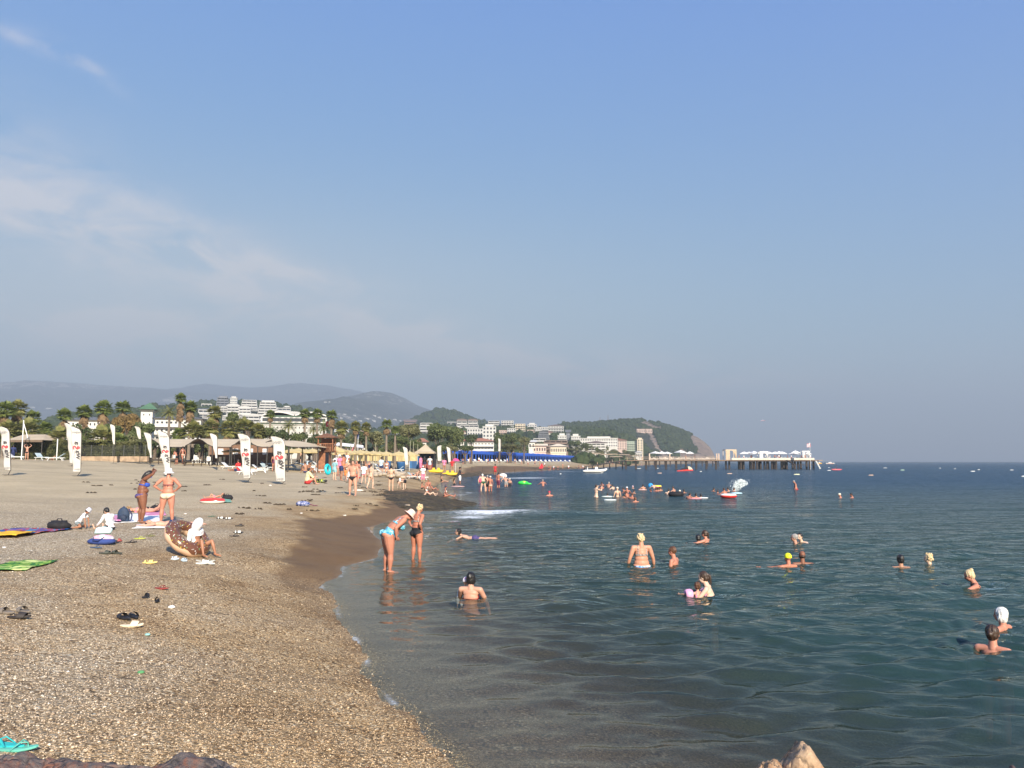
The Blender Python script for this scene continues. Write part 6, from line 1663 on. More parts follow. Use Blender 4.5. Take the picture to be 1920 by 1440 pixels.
 nf=len(me.polygons);FV=np.array([tuple(q.vertices)if len(q.vertices)==4 else tuple(q.vertices)+(q.vertices[0],)for q in me.polygons])if wear else None
 for(kind,col,*rest)in wear:
  off=rest[0]if rest else(.014 if 'shirt' in kind or kind in('hoodtowel','cloak')else .0055)
  msk=garment(kind);fsel=msk[FV].all(1)
  if fsel.sum()<4:continue
  f=FV[fsel];used=np.unique(f);rm=-np.ones(len(V),int);rm[used]=np.arange(len(used))
  o_=max(off,vox*.42)
  wob=0
  if off>.01:wob=(fbm(V[used][:,0]*9+3,V[used][:,2]*9,5,3)*off*.8)[:,None]
  vv=V[used]+N[used]*(o_+wob);fl=[tuple(dict.fromkeys(q))for q in rm[f].tolist()]
  m2=bpy.data.meshes.new(kind);m2.from_pydata(vv.tolist(),[],fl);m2.update();m2.materials.append(FAB[col]);m2.polygons.foreach_set('use_smooth',[True]*len(m2.polygons))
  nmk={'bottom':'swim_briefs','highbottom':'swim_briefs','trunks':'swim_trunks','bra':'bikini_top','strapbra':'bikini_top','longshorts':'shorts','longshirt':'shirt','hoodtowel':'towel_robe','cloak':'towel_wrap'}.get(kind,kind)
  m2.name=nmk;child(nmk,m2)
 if hair and hair[0]!='none':
  st,hcx=hair;hb_=MB();nu,nv=(28,20)if near else(14,10)
  if st=='bald':hb_.ell(hp(0,-.16,-.06),(.345*hs,.33*hs,.24*hs),Hm,nu,nv)
  else:
   hb_.ell(hp(0,-.105,.125),(.375*hs,.415*hs,.425*hs),Hm,nu,nv)
   if st!='crop':hb_.ell(hp(0,-.20,-.06),(.355*hs,.30*hs,.36*hs),Hm,nu,nv)
  if st=='bun':hb_.ell(hp(.0,-.36,.42),(.19*hs,.19*hs,.17*hs),Hm,nu//2,nv//2)
  if st=='lowbun':hb_.ell(hp(0,-.52,.02),(.17*hs,.15*hs,.17*hs),Hm,nu//2,nv//2)
  if st=='pony':hb_.tube([hp(0,-.46,.22),hp(0,-.62,.05),hp(0,-.58,-.35),hp(.03,-.52,-.75)],[.09*hs,.13*hs,.11*hs,.04*hs],8)
  if st=='bob':hb_.ell(hp(0,-.13,-.16),(.42*hs,.33*hs,.46*hs),Hm,nu,nv)
  if st=='long':hb_.tube([hp(0,-.22,.1),hp(0,-.34,-.25),hp(0,-.40,-.75),hp(0,-.42,-1.1)],[.34*hs,.33*hs,.24*hs,.10*hs],12)
  if st=='fluffy':
   rr=np.random.default_rng(4)
   for q in range(26):
    a=rr.uniform(0,6.28);z=rr.uniform(-.25,.5);r_=.38*math.sqrt(max(.05,1-(z/.56)**2))
    y_=-.12+r_*math.sin(a)*1.1
    if y_>.16 and z<.28:continue
    hb_.ell(hp(r_*math.cos(a),y_,z+.05),(.11*hs,.11*hs,.10*hs),Hm,8,6)
  o=bpy.data.objects.new('tmp',hb_.mesh('tmp',HC[hcx]));COL.objects.link(o)
  md=o.modifiers.new('r','REMESH');md.mode='VOXEL';md.voxel_size=max(vox*.8,.006)
  dg=bpy.context.evaluated_depsgraph_get();hm_=bpy.data.meshes.new_from_object(o.evaluated_get(dg));bpy.data.objects.remove(o)
  hv=np.empty(len(hm_.vertices)*3);hm_.vertices.foreach_get('co',hv);hv=hv.reshape(-1,3)
  if near and len(hv):
   c_=np.array(hc);dd=hv-c_;dd/=np.linalg.norm(dd,axis=1,keepdims=True)
   ang=np.arctan2(dd@np.array(hr),dd@np.array(fc));el_=dd@np.array(hu)
   hv=hv+dd*(fbm(ang*5.0,el_*1.4,3,4)*.055*hs)[:,None]
   hm_.vertices.foreach_set('co',hv.ravel());hm_.update()
  hm_.name='hair';hm_.materials.clear();hm_.materials.append(HC[hcx]);hm_.polygons.foreach_set('use_smooth',[True]*len(hm_.polygons));child('hair',hm_)
 if near:
  for s in(-1,1):
   e=MB();e.ell(hp(s*.135,.335,-.02),(.050*hs,.030*hs,.026*hs),Hm,10,6);e.build('eye',EYEM,root,True)
   e=MB();e.tube([hp(s*.07,.350,.055),hp(s*.14,.348,.075),hp(s*.22,.30,.06)],[.012*hs,.016*hs,.008*hs],5);e.build('eyebrow',BROWM,root)
  e=MB();e.tube([hp(-.09,.342,-.28),hp(0,.385,-.275),hp(.09,.342,-.28)],[.008*hs,.026*hs,.008*hs],6);e.build('lips',LIPM,root,True)
 if hat:
  kind,hc_=hat;h_=MB();n_=28 if near else 14
  if kind=='bucket':
   h_.lathe([(.02*hs,.62*hs),(.25*hs,.61*hs),(.37*hs,.54*hs),(.42*hs,.30*hs),(.44*hs,.12*hs),(.60*hs,.02*hs),(.72*hs,-.07*hs),(.725*hs,-.085*hs),(.60*hs,-.0*hs),(.43*hs,.09*hs)],n_,hc-fc*.06*hs,Hm)
  if kind=='smallbucket':
   h_.lathe([(.02*hs,.60*hs),(.30*hs,.59*hs),(.40*hs,.50*hs),(.43*hs,.12*hs),(.54*hs,.0*hs),(.545*hs,-.02*hs),(.42*hs,.08*hs)],n_,hc-fc*.05*hs,Hm)
  if kind=='wide':
   h_.lathe([(.02*hs,.62*hs),(.25*hs,.61*hs),(.38*hs,.52*hs),(.43*hs,.15*hs),(.70*hs,-.05*hs),(.95*hs,-.26*hs),(.955*hs,-.28*hs),(.70*hs,-.08*hs),(.42*hs,.10*hs)],n_,hc-fc*.06*hs,Hm)
  if kind in('cap','backcap'):
   f_=1 if kind=='cap' else-1
   h_.ell(hc+hu*.10*hs-fc*.05*hs,(.40*hs,.47*hs,.46*hs),Hm,n_,n_//2,v1=.5)
   def vis(u,v):
    a=(u-.5)*2.2;r_=(.44+.32*v*math.cos(a))*hs
    return tuple(hc-fc*.05*hs+hu*(.12-.05*v-.05*abs(a))*hs+hr*math.sin(a)*.41*hs*(1+.0*v)+fc*f_*(math.cos(a)*r_*.9+.06*hs))
   h_.grid(vis,10,3)
  if kind=='swimcap':h_.ell(hc+hu*.11*hs-fc*.06*hs,(.385*hs,.455*hs,.45*hs),Hm,n_,n_//2,v1=.56)
  if kind=='hood':
   h_.ell(hc-hu*.22*hs-fc*.10*hs,(.50*hs,.56*hs,.90*hs),Hm,n_,n_//2,v1=.80)
  h_.build('hat' if kind!='hood' else 'hood',HATM[hc_],root,True)
 root['zmin']=float(V[:,2].min());root['zmax']=float(max(V[:,2].max(),(hc+hu*hs*.55).z))
 root['headz']=float((hc+hu*hs*(.52 if not hat else .60)).z)
 if extra:extra(root,J,S,child)
 return root,J
def nkv(J):return J['nk']
def stand(name,px,ybase,ytop,yaw,pose,label,water=False,depth=None,maxS=None,dz=0.0,**k):
 """stand or sit a figure on the ground with its lowest and highest points on the given photograph rows; in water it is sunk so the head reaches ytop"""
 if water:
  g=onz(px,ybase)
 elif depth:q=P(px,ybase,depth);g=V3((q.x,depth,ground(q.x,depth)))
 else:g=hit(px,ybase)
 D=g.y
 ztop=P(px,ytop,D).z
 vox=k.pop('vox',None)or(.0085 if D<27 else .013 if D<45 else .022 if D<75 else .034)
 root,J=build_person('person',pose,vox=vox,label=label,**k)
 if water:
  root.location=(g.x,g.y,ztop-root['headz'])
 else:
  h=root['zmax']-root['zmin'];want=(ztop-g.z)
  s=want/h
  if not .72<s<1.32:print('SCALE',label[:40],round(s,2),'depth',round(D,1))
  s=min(max(s,.6),1.45);root.scale=(s,)*3
  root.location=(g.x,g.y,g.z-root['zmin']*s-.008+dz)
 root.rotation_euler=(0,0,R(yaw))
 return root,J
def P_(**k):return k
ST=P_()
RELAX=P_(armR=(.25,.05,-1),foreR=(.05,.3,-1),armL=(-.25,0,-1),foreL=(-.05,.25,-1),thighR=(.09,.05,-1),thighL=(-.10,-.03,-1))
WALK=P_(thighR=(.03,.30,-1),shinR=(0,-.10,-1),thighL=(-.03,-.22,-1),shinL=(0,-.45,-1),footL=(-.1,1,-.9),armR=(.2,-.3,-1),foreR=(.08,.0,-1),armL=(-.2,.3,-1),foreL=(-.05,.5,-1))
HIPS=P_(armR=(.75,-.22,-.72),foreR=(-.62,.42,-.55),handR=(-.8,.35,-.25),armL=(-.75,-.22,-.72),foreL=(.62,.42,-.55),handL=(.8,.35,-.25),thighR=(.15,0,-1),thighL=(-.15,0,-1),shinR=(.06,-.03,-1),shinL=(-.06,-.03,-1))
HEADH=P_(armR=(.62,.45,.62),foreR=(-.55,.15,.62),handR=(-.8,.1,.1),armL=(-.62,.45,.62),foreL=(.55,.15,.62),handL=(.8,.1,.1),armsup=1)
SIT=P_(spine=(0,-.25,1),chest=(0,.05,1),thighR=(.18,1,.12),shinR=(.05,1,-.25),footR=(.2,.5,1),thighL=(-.18,1,.12),shinL=(-.05,1,-.25),footL=(-.2,.5,1),armR=(.3,.25,-1),foreR=(.0,.8,-.5),armL=(-.3,.25,-1),foreL=(0,.8,-.5))
SITK=P_(spine=(0,-.3,1),chest=(0,.15,1),thighR=(.18,.85,.75),shinR=(.03,.45,-1),footR=(.15,1,-.15),thighL=(-.18,.85,.75),shinL=(-.03,.45,-1),footL=(-.15,1,-.15),armR=(.2,.6,-.8),foreR=(-.1,1,.1),armL=(-.2,.6,-.8),foreL=(.1,1,.1))
RECL=P_(spine=(0,-.85,.5),chest=(0,-.7,.7),thighR=(.12,.9,.55),shinR=(0,.6,-1),footR=(.1,1,-.1),thighL=(-.12,1,.05),shinL=(0,1,-.1),footL=(-.1,.3,1),armR=(.25,-.25,-1),foreR=(.1,.2,-1),armL=(-.25,-.25,-1),foreL=(-.1,.2,-1))
PRONE=P_(spine=(0,1,.02),hipline=(1,0,0),chest=(0,1,.06),neckdir=(0,1,.15),face=(.5,.35,-.6),thighR=(.12,-1,0),shinR=(.02,-1,.05),footR=(0,-1,-.2),thighL=(-.12,-1,0),shinL=(-.02,-1,.05),footL=(0,-1,-.2),armR=(.7,.7,-.1),foreR=(-.5,.9,-.05),armL=(-.7,.7,-.1),foreL=(.5,.9,-.05))
SWIM=P_(spine=(0,.25,1),armR=(.75,.7,-.25),foreR=(.3,.9,-.15),armL=(-.75,.7,-.25),foreL=(-.3,.9,-.15))
SPREAD=P_(armR=(1,.25,-.10),foreR=(1,.35,-.12),armL=(-1,.25,-.10),foreL=(-1,.35,-.12))
DOWN=P_(armR=(.28,.08,-1),foreR=(.2,.35,-1),armL=(-.28,.08,-1),foreL=(-.2,.35,-1))
def mix(a,**k):
 b=dict(a);b.update(k);return b
def bend(a=60,**k):
 s,c=math.sin(R(a)),math.cos(R(a))
 return mix(ST,spine=(0,s,c),chest=(0,s+.1,c),neckdir=(0,s+.3,c),**k)
PEOPLE_N=0
def rings(root,J,S,child):pass
# the two women on the shingle
stand('p',264,980.5,877,-58,mix(HEADH,armR=(.55,.62,.50),foreR=(-.62,.38,.42),armL=(-.35,.80,.42),foreL=(.55,.1,.60),spine=(0,-.04,1),chest=(0,.20,1),neckdir=(0,.8,.75),face=(.05,1,-.75),thighR=(.12,.10,-1),shinR=(.03,-.08,-1),thighL=(-.10,.02,-1),shinL=(-.03,-.10,-1)),'tanned woman in a blue bikini standing with both hands on her dark hair',S=1.66,fat=1.40,skin='brown',hair=('long','black'),wear=(('bra','blue'),('bottom','indigo')),vox=.0075)
def ties(root,J,S,child):
 b=MB();w=J['waist']+J['sp2']*.062*S-J['fw2']*.068*S
 for s in(-1,1):
  b.tube([w,w+J['rt2']*s*.03*S-V3((0,.01,0)),w+J['rt2']*s*.022*S-V3((0,.012,.035*S))],[.004*S,.006*S,.003*S],6)
 b.build('bow',FAB['purple'],root)
stand('p',312,981.5,878,2,mix(HIPS,thighR=(.10,.0,-1),thighL=(-.13,.0,-1),shinR=(.10,-.02,-1),shinL=(-.04,-.02,-1),footR=(.3,1,-.22),footL=(-.3,1,-.22)),'woman seen from behind in a white bucket hat and cream bikini, hands on hips',S=1.66,fat=1.24,skin='red',hair=('none','brown'),hat=('bucket','white'),wear=(('bottom','cream'),('bra','purple')),vox=.0075,extra=ties)
# the two women in the shallows
stand('p',727,1074,957.5,-66,mix(bend(40),armR=(.30,-.80,-.62),foreR=(-.22,.12,-1),handR=(-.5,.7,-.4),armL=(-.30,-.80,-.62),foreL=(.22,.12,-1),handL=(.5,.7,-.4),neckdir=(0,1,.40),face=(0,.75,-.75),thighR=(.06,.10,-1),shinR=(.0,-.04,-1),thighL=(-.07,.06,-1),shinL=(0,-.10,-1)),'woman bending forward in a pink sun hat and turquoise print bikini, ankle deep',S=1.66,fat=1.38,skin='red',hair=('none','brown'),hat=('bucket','pink'),wear=(('strapbra','turq'),('highbottom','turq')),vox=.0075)
stand('p',781,1054,946.5,-40,mix(HIPS,armL=(-.75,.05,-.72),foreL=(.55,-.30,-.25),armR=(.25,-.65,-.85),foreR=(-.25,.55,-.75),chest=(0,.14,1),neckdir=(0,.5,1),face=(0,1,-.45),thighR=(.05,0,-1),thighL=(-.05,0,-1)),'woman with fluffy blonde hair in a black bikini bottom standing ankle deep, hands on hips',S=1.66,fat=1.24,skin='red',hair=('fluffy','blond'),wear=(('highbottom','black'),('strapbra','lace')),vox=.0075)
# children sitting on the shingle
stand('p',147,991,952.5,-78,mix(SIT,spine=(0,.50,1),chest=(0,.75,1),neckdir=(0,.75,.8),face=(0,.8,-.75),thighR=(.5,.35,-.25),shinR=(-.1,-.9,-.15),footR=(0,-1,-.2),thighL=(-.5,.35,-.25),shinL=(.1,-.9,-.15),footL=(0,-1,-.2),armR=(.1,.35,-1),foreR=(0,.1,-1),armL=(-.1,.5,-1),foreL=(0,.1,-1)),'child in a white T-shirt and grey bucket hat crouching over the pebbles',S=1.25,kid=True,sex='m',skin='tan',hair=('short','brown'),hat=('smallbucket','grey'),wear=(('shirt','white'),('shorts','grey',.012)),vox=.0075)
stand('p',206,994,952,62,mix(SIT,spine=(0,.16,1),chest=(0,.42,1),neckdir=(0,.75,.9),face=(0,.9,-.6),thighR=(.25,1,-.08),shinR=(.15,1,-.08),thighL=(-.15,1,-.06),shinL=(-.0,1,-.1),armR=(.2,.45,-1),foreR=(.1,.8,-.8),armL=(-.2,.6,-1),foreL=(0,.9,-.7)),'child in a white and pink long-sleeved shirt and dark cap sitting with legs stretched left',S=1.3,kid=True,sex='m',skin='fair',hair=('short','black'),hat=('cap','black'),wear=(('longshirt','pinkw',.018),('shorts','black',.01)),vox=.0075)
# lying on towels
g=hit(278,962)
r_,J_=build_person('person',mix(PRONE,shinR=(.0,-.45,1),shinL=(0,-.85,.5),footR=(0,.1,1),footL=(0,.2,1)),S=1.5,skin='pink',hair=('lowbun','dkblond'),wear=(('bottom','black'),('bra','pink')),vox=.011,label='person with a fair bun lying behind the woman in the blue bikini')
r_.location=(g.x-.15,g.y+.1,g.z+.085);r_.rotation_euler=(0,0,R(80))
g=hit(312,989)
r_,J_=build_person('person',mix(PRONE,face=(-.4,.2,.6)),S=1.5,skin='pink',hair=('short','black'),wear=(('bottom','navy'),),vox=.011,label='dark haired person lying flat on a white towel, half hidden by the doughnut ring')
r_.location=(g.x+.10,g.y+.1,g.z+.085);r_.rotation_euler=(0,0,R(95))
# child under a white hooded towel leaning on the ring
g=hit(352,1044)
r_,J_=build_person('person',mix(SITK,spine=(-.05,-.45,1),chest=(0,-.12,1),neckdir=(0,.45,.85),face=(0,.8,-.55),thighR=(.35,.85,.60),shinR=(.12,.32,-1),footR=(.25,1,-.25),thighL=(-.22,.9,.55),shinL=(-.02,.38,-1),footL=(-.1,1,-.3),armR=(.25,-.1,-1),foreR=(.05,.7,-.6),armL=(-.25,-.45,-.9),foreL=(-.2,.4,-.8)),S=1.42,kid=True,sex='m',skin='tan',hair=('none','brown'),hat=('hood','white'),wear=(('cloak','white',.035),('shorts','tropic',.02)),vox=.0075,label='child in a white hooded towel sitting with raised knees against the doughnut ring')
r_.location=(g.x+.10,g.y+.30,g.z+.17);r_.rotation_euler=(0,0,R(-112));r_.scale=(.86,)*3
# person in the red dinghy ring
g=hit(398,942)
r_,J_=build_person('person',mix(RECL,spine=(0,-1,.22),chest=(0,-1,.35),thighR=(.1,.8,.7),shinR=(0,.5,-1)),S=.85,kid=True,skin='pink',hair=('short','brown'),wear=(('bottom','pink'),),vox=.012,label='small child lying in the red and white float on the sand')
r_.location=(g.x+.05,g.y+.15,g.z+.22);r_.rotation_euler=(0,0,R(98))
# people along the waterline
B=[(661,929.5,863,168,mix(RELAX,thighR=(.14,.02,-1),thighL=(-.16,.06,-1),face=(-.35,1,-.1)),'bare chested man in black trunks facing the camera on the wet sand',dict(S=1.78,sex='m',fat=1.18,skin='pink',hair=('short','black'),wear=(('trunks','black'),),vox=.011)),(695,917,869,-35,mix(WALK,face=(0,1,0)),'woman in a beige bikini walking away with her arm out',dict(S=1.66,skin='light',hair=('pony','brown'),wear=(('bottom','beigeb'),('strapbra','beigeb')))),(682,908,869,-10,mix(WALK,armR=(.2,.4,-1)),'girl in a loose white shirt walking up the beach',dict(S=1.5,skin='light',hair=('short','brown'),wear=(('shirt','white',.03),('bottom','pink')))),(733,921,872,8,mix(ST,armR=(.15,.5,-.8),foreR=(-.5,.3,.8),armL=(-.15,.4,-.8),foreL=(.6,.5,.3)),'slim woman in a black bikini standing with her back turned',dict(S=1.68,fat=.92,skin='light',hair=('bun','black'),wear=(('bottom','black'),('bra','cream')))),(725,892,862,160,RELAX,'woman in a pale bikini with a flower in dark hair facing the camera',dict(S=1.66,skin='pink',hair=('short','black'),wear=(('strapbra','white'),('bottom','white')))),(627,900,861,-30,mix(ST,armR=(.3,.3,-1)),'person wrapped in a pale teal towel carrying a turquoise ring',dict(S=1.66,skin='light',hair=('short','black'),wear=(('shirt','teal',.035),('shorts','teal',.02)))),(640,901,869,-60,bend(75,armR=(.1,.5,-1),armL=(-.1,.6,-1)),'person in dark blue shorts bending over beside the turquoise ring',dict(S=1.6,sex='m',skin='tan',hair=('short','brown'),wear=(('shorts','navy'),))),(648,899,878,20,mix(ST),'small child in orange standing close behind the bending person',dict(S=1.1,kid=True,skin='tan',hair=('short','brown'),wear=(('shirt','orange'),('shorts','orange')))),(636,893,851,150,ST,'woman in a white sun hat and pink top in the crowd by the red flag',dict(S=1.62,skin='red',hair=('none','brown'),hat=('bucket','cream'),wear=(('shirt','pink'),('shorts','pink')))),(630,889,853,30,ST,'person in a white blouse in the crowd, left of the pink top',dict(S=1.6,skin='pink',hair=('short','grey'),wear=(('shirt','white',.02),('shorts','pink')))),(644,892,851,60,ST,'sunburnt woman with dark hair in the middle of the crowd by the red flag',dict(S=1.66,fat=1.1,skin='red',hair=('bun','black'),wear=(('bottom','orange'),('bra','orange')))),(649,884,847.5,170,ST,'man in a white and mint shirt just left of the red flag',dict(S=1.75,sex='m',skin='tan',hair=('short','black'),wear=(('shirt','white',.02),('shorts','teal')))),(652,896,862,-20,ST,'pale person half hidden behind the bare chested man',dict(S=1.6,skin='light',hair=('short','blond'),wear=(('swimsuit','cream'),))),(669,903,863,160,ST,'dark haired man standing right behind the bare chested man',dict(S=1.75,sex='m',skin='red',hair=('short','black'),wear=(('shorts','lace'),))),(673,897,870,70,mix(SITK),'seated person in a flowered top right behind the bare chested man',dict(S=1.6,skin='red',hair=('short','black'),wear=(('shirt','lace'),('shorts','red')))),(685,895,864,190,ST,'tanned person in orange behind the girl in the white shirt',dict(S=1.6,skin='tan',hair=('short','brown'),wear=(('bottom','orange'),))),(692,893,864,170,ST,'person with dark hair behind the woman in the beige bikini',dict(S=1.6,skin='pink',hair=('short','black'),wear=(('swimsuit','navy'),))),(750,912,896.5,-75,bend(95,armR=(.1,.6,-1),armL=(-.1,.7,-1)),'adult bending right over to hold a child on the wet sand',dict(S=1.6,sex='m',skin='pink',hair=('short','grey'),wear=(('shorts','white'),))),(759,918,899,70,bend(100,armR=(.2,.5,-1),armL=(-.2,.5,-1),thighR=(.3,.2,-1),thighL=(-.3,.2,-1)),'child crouching on hands and feet on the wet sand',dict(S=1.2,kid=True,sex='m',skin='light',hair=('short','brown'),wear=(('shorts','black'),))),(793,904,873,12,mix(ST,thighR=(.04,.1,-1)),'woman in a white cap and white shirt with pink leggings walking away',dict(S=1.64,skin='light',hair=('short','brown'),hat=('cap','white'),wear=(('shirt','white',.03),('leggings','pink')))),(828,904,890,-70,SIT,'girl in a black swimsuit sitting alone where the water runs out',dict(S=1.5,skin='pink',hair=('long','brown'),wear=(('swimsuit','black'),))),(852,912,896.5,-60,mix(SIT,thighR=(.1,1,0),thighL=(-.1,1,0)),'small girl with long dark hair sitting in the shallows beside the man in a cap',dict(S=1.15,kid=True,skin='pink',hair=('long','black'),wear=(('swimsuit','black'),))),(862,912,875,-75,mix(ST,armR=(.1,.5,-.9),foreR=(-.2,1,.2),armL=(-.1,.5,-.9),foreL=(.2,1,.2)),'man in a dark cap, dark shirt and white shorts holding something in both hands',dict(S=1.75,sex='m',skin='tan',hair=('short','black'),hat=('cap','black'),wear=(('shirt','dkgrey',.02),('longshorts','white',.012)))),(791,917,903.5,-60,mix(SITK),'boy sitting at the left of the group at the water edge',dict(S=1.2,kid=True,sex='m',skin='red',hair=('short','brown'),wear=(('shorts','black'),))),(803,917,899,175,mix(SITK,face=(.2,1,-.5)),'sunburnt man with bowed head sitting in the middle of the group at the water edge',dict(S=1.75,sex='m',fat=1.15,skin='red',hair=('short','brown'),wear=(('shorts','white'),))),(812,921,908,-70,mix(RECL,spine=(0,-.6,.8)),'sunburnt person with outstretched leg leaning back in the group at the water edge',dict(S=1.6,skin='red',hair=('short','brown'),wear=(('bottom','black'),))),(794,931,918,-55,mix(PRONE,spine=(0,.5,.35),chest=(0,.5,.7),neckdir=(0,.4,1),face=(0,1,0)),'woman in a white cap propped on her elbows at the near end of the group',dict(S=1.5,skin='light',hair=('none','brown'),hat=('cap','white'),wear=(('bra','black'),('bottom','black')))),(806,932,919.5,-80,mix(RECL),'pale person reclining with one knee raised in front of the seated man',dict(S=1.62,skin='light',hair=('short','black'),wear=(('bottom','red'),('bra','red')))),(834,932,910,-82,mix(SIT,spine=(0,.1,1)),'woman in a navy cap and white bikini top sitting upright at the water edge',dict(S=1.62,skin='red',hair=('short','brown'),hat=('cap','navy'),wear=(('strapbra','white'),('bottom','black')))),(577,908,877,-50,mix(SITK,spine=(0,-.1,1)),'person wrapped in a pale yellow towel sitting in front of the loungers',dict(S=1.66,fat=1.25,skin='pink',hair=('short','black'),wear=(('cloak','yellow',.03),('shorts','red')))),(591,903,888.5,190,mix(SIT),'small child in a striped top beside the yellow towel',dict(S=.95,kid=True,skin='pink',hair=('short','black'),wear=(('shirt','lace'),))),]
for(px,yb,yt,yaw,pose,lab,kw)in B:
 kw=dict(kw)
 stand('p',px,yb,yt,yaw,pose,lab,**kw)
W=[(906,921.5,889,12,bend(28,armR=(.55,.1,-.8),foreR=(-.1,.1,-1),armL=(-.5,.0,-.8),foreL=(.2,.2,-1),thighR=(.2,.05,-1),thighL=(-.2,.05,-1)),'white haired man in green trunks bending forward, calf deep',dict(S=1.75,sex='m',fat=1.12,skin='light',hair=('short','white'),wear=(('trunks','green'),))),(914,921,890.5,20,mix(ST),'woman in a black skirted swimsuit between the green trunks and the pale cap',dict(S=1.62,fat=1.1,skin='red',hair=('short','grey'),wear=(('swimsuit','black'),('shorts','black',.02)))),(919.5,921,892,30,mix(ST,armL=(-.2,.5,-.9),foreL=(.1,.8,-.5)),'person in a pale pink cap standing calf deep next to the black swimsuit',dict(S=1.62,skin='red',hair=('none','grey'),hat=('swimcap','cream'),wear=(('bottom','beigeb'),))),(934.5,914,885.5,-40,mix(ST,armR=(.2,.7,-.4),foreR=(-.2,.2,1)),'dark haired man in maroon shorts shading his eyes in the shallows',dict(S=1.78,sex='m',skin='red',hair=('short','black'),wear=(('longshorts','purple',.012),))),(949,912.5,893,15,mix(bend(38),armR=(.8,0,-.6),foreR=(-.5,.2,-.9),armL=(-.8,0,-.6),foreL=(.5,.2,-.9)),'man with a pink towel on his head leaning forward, hands on knees',dict(S=1.7,sex='m',fat=1.1,skin='pink',hair=('none','grey'),hat=('swimcap','pinkw'),wear=(('shorts','lace'),))),(956,911,896.5,10,ST,'person in a pale cap and dark suit beside the leaning man',dict(S=1.5,skin='pink',hair=('none','grey'),hat=('swimcap','cream'),wear=(('swimsuit','black'),))),]
for(px,yb,yt,yaw,pose,lab,kw)in W:
 kw=dict(kw)
 g=onz(px,yb);D=g.y;gz=min(ground(g.x,D),0)
 q,_=stand('p',px,yb,yt,yaw,pose,lab,water=True,**kw)
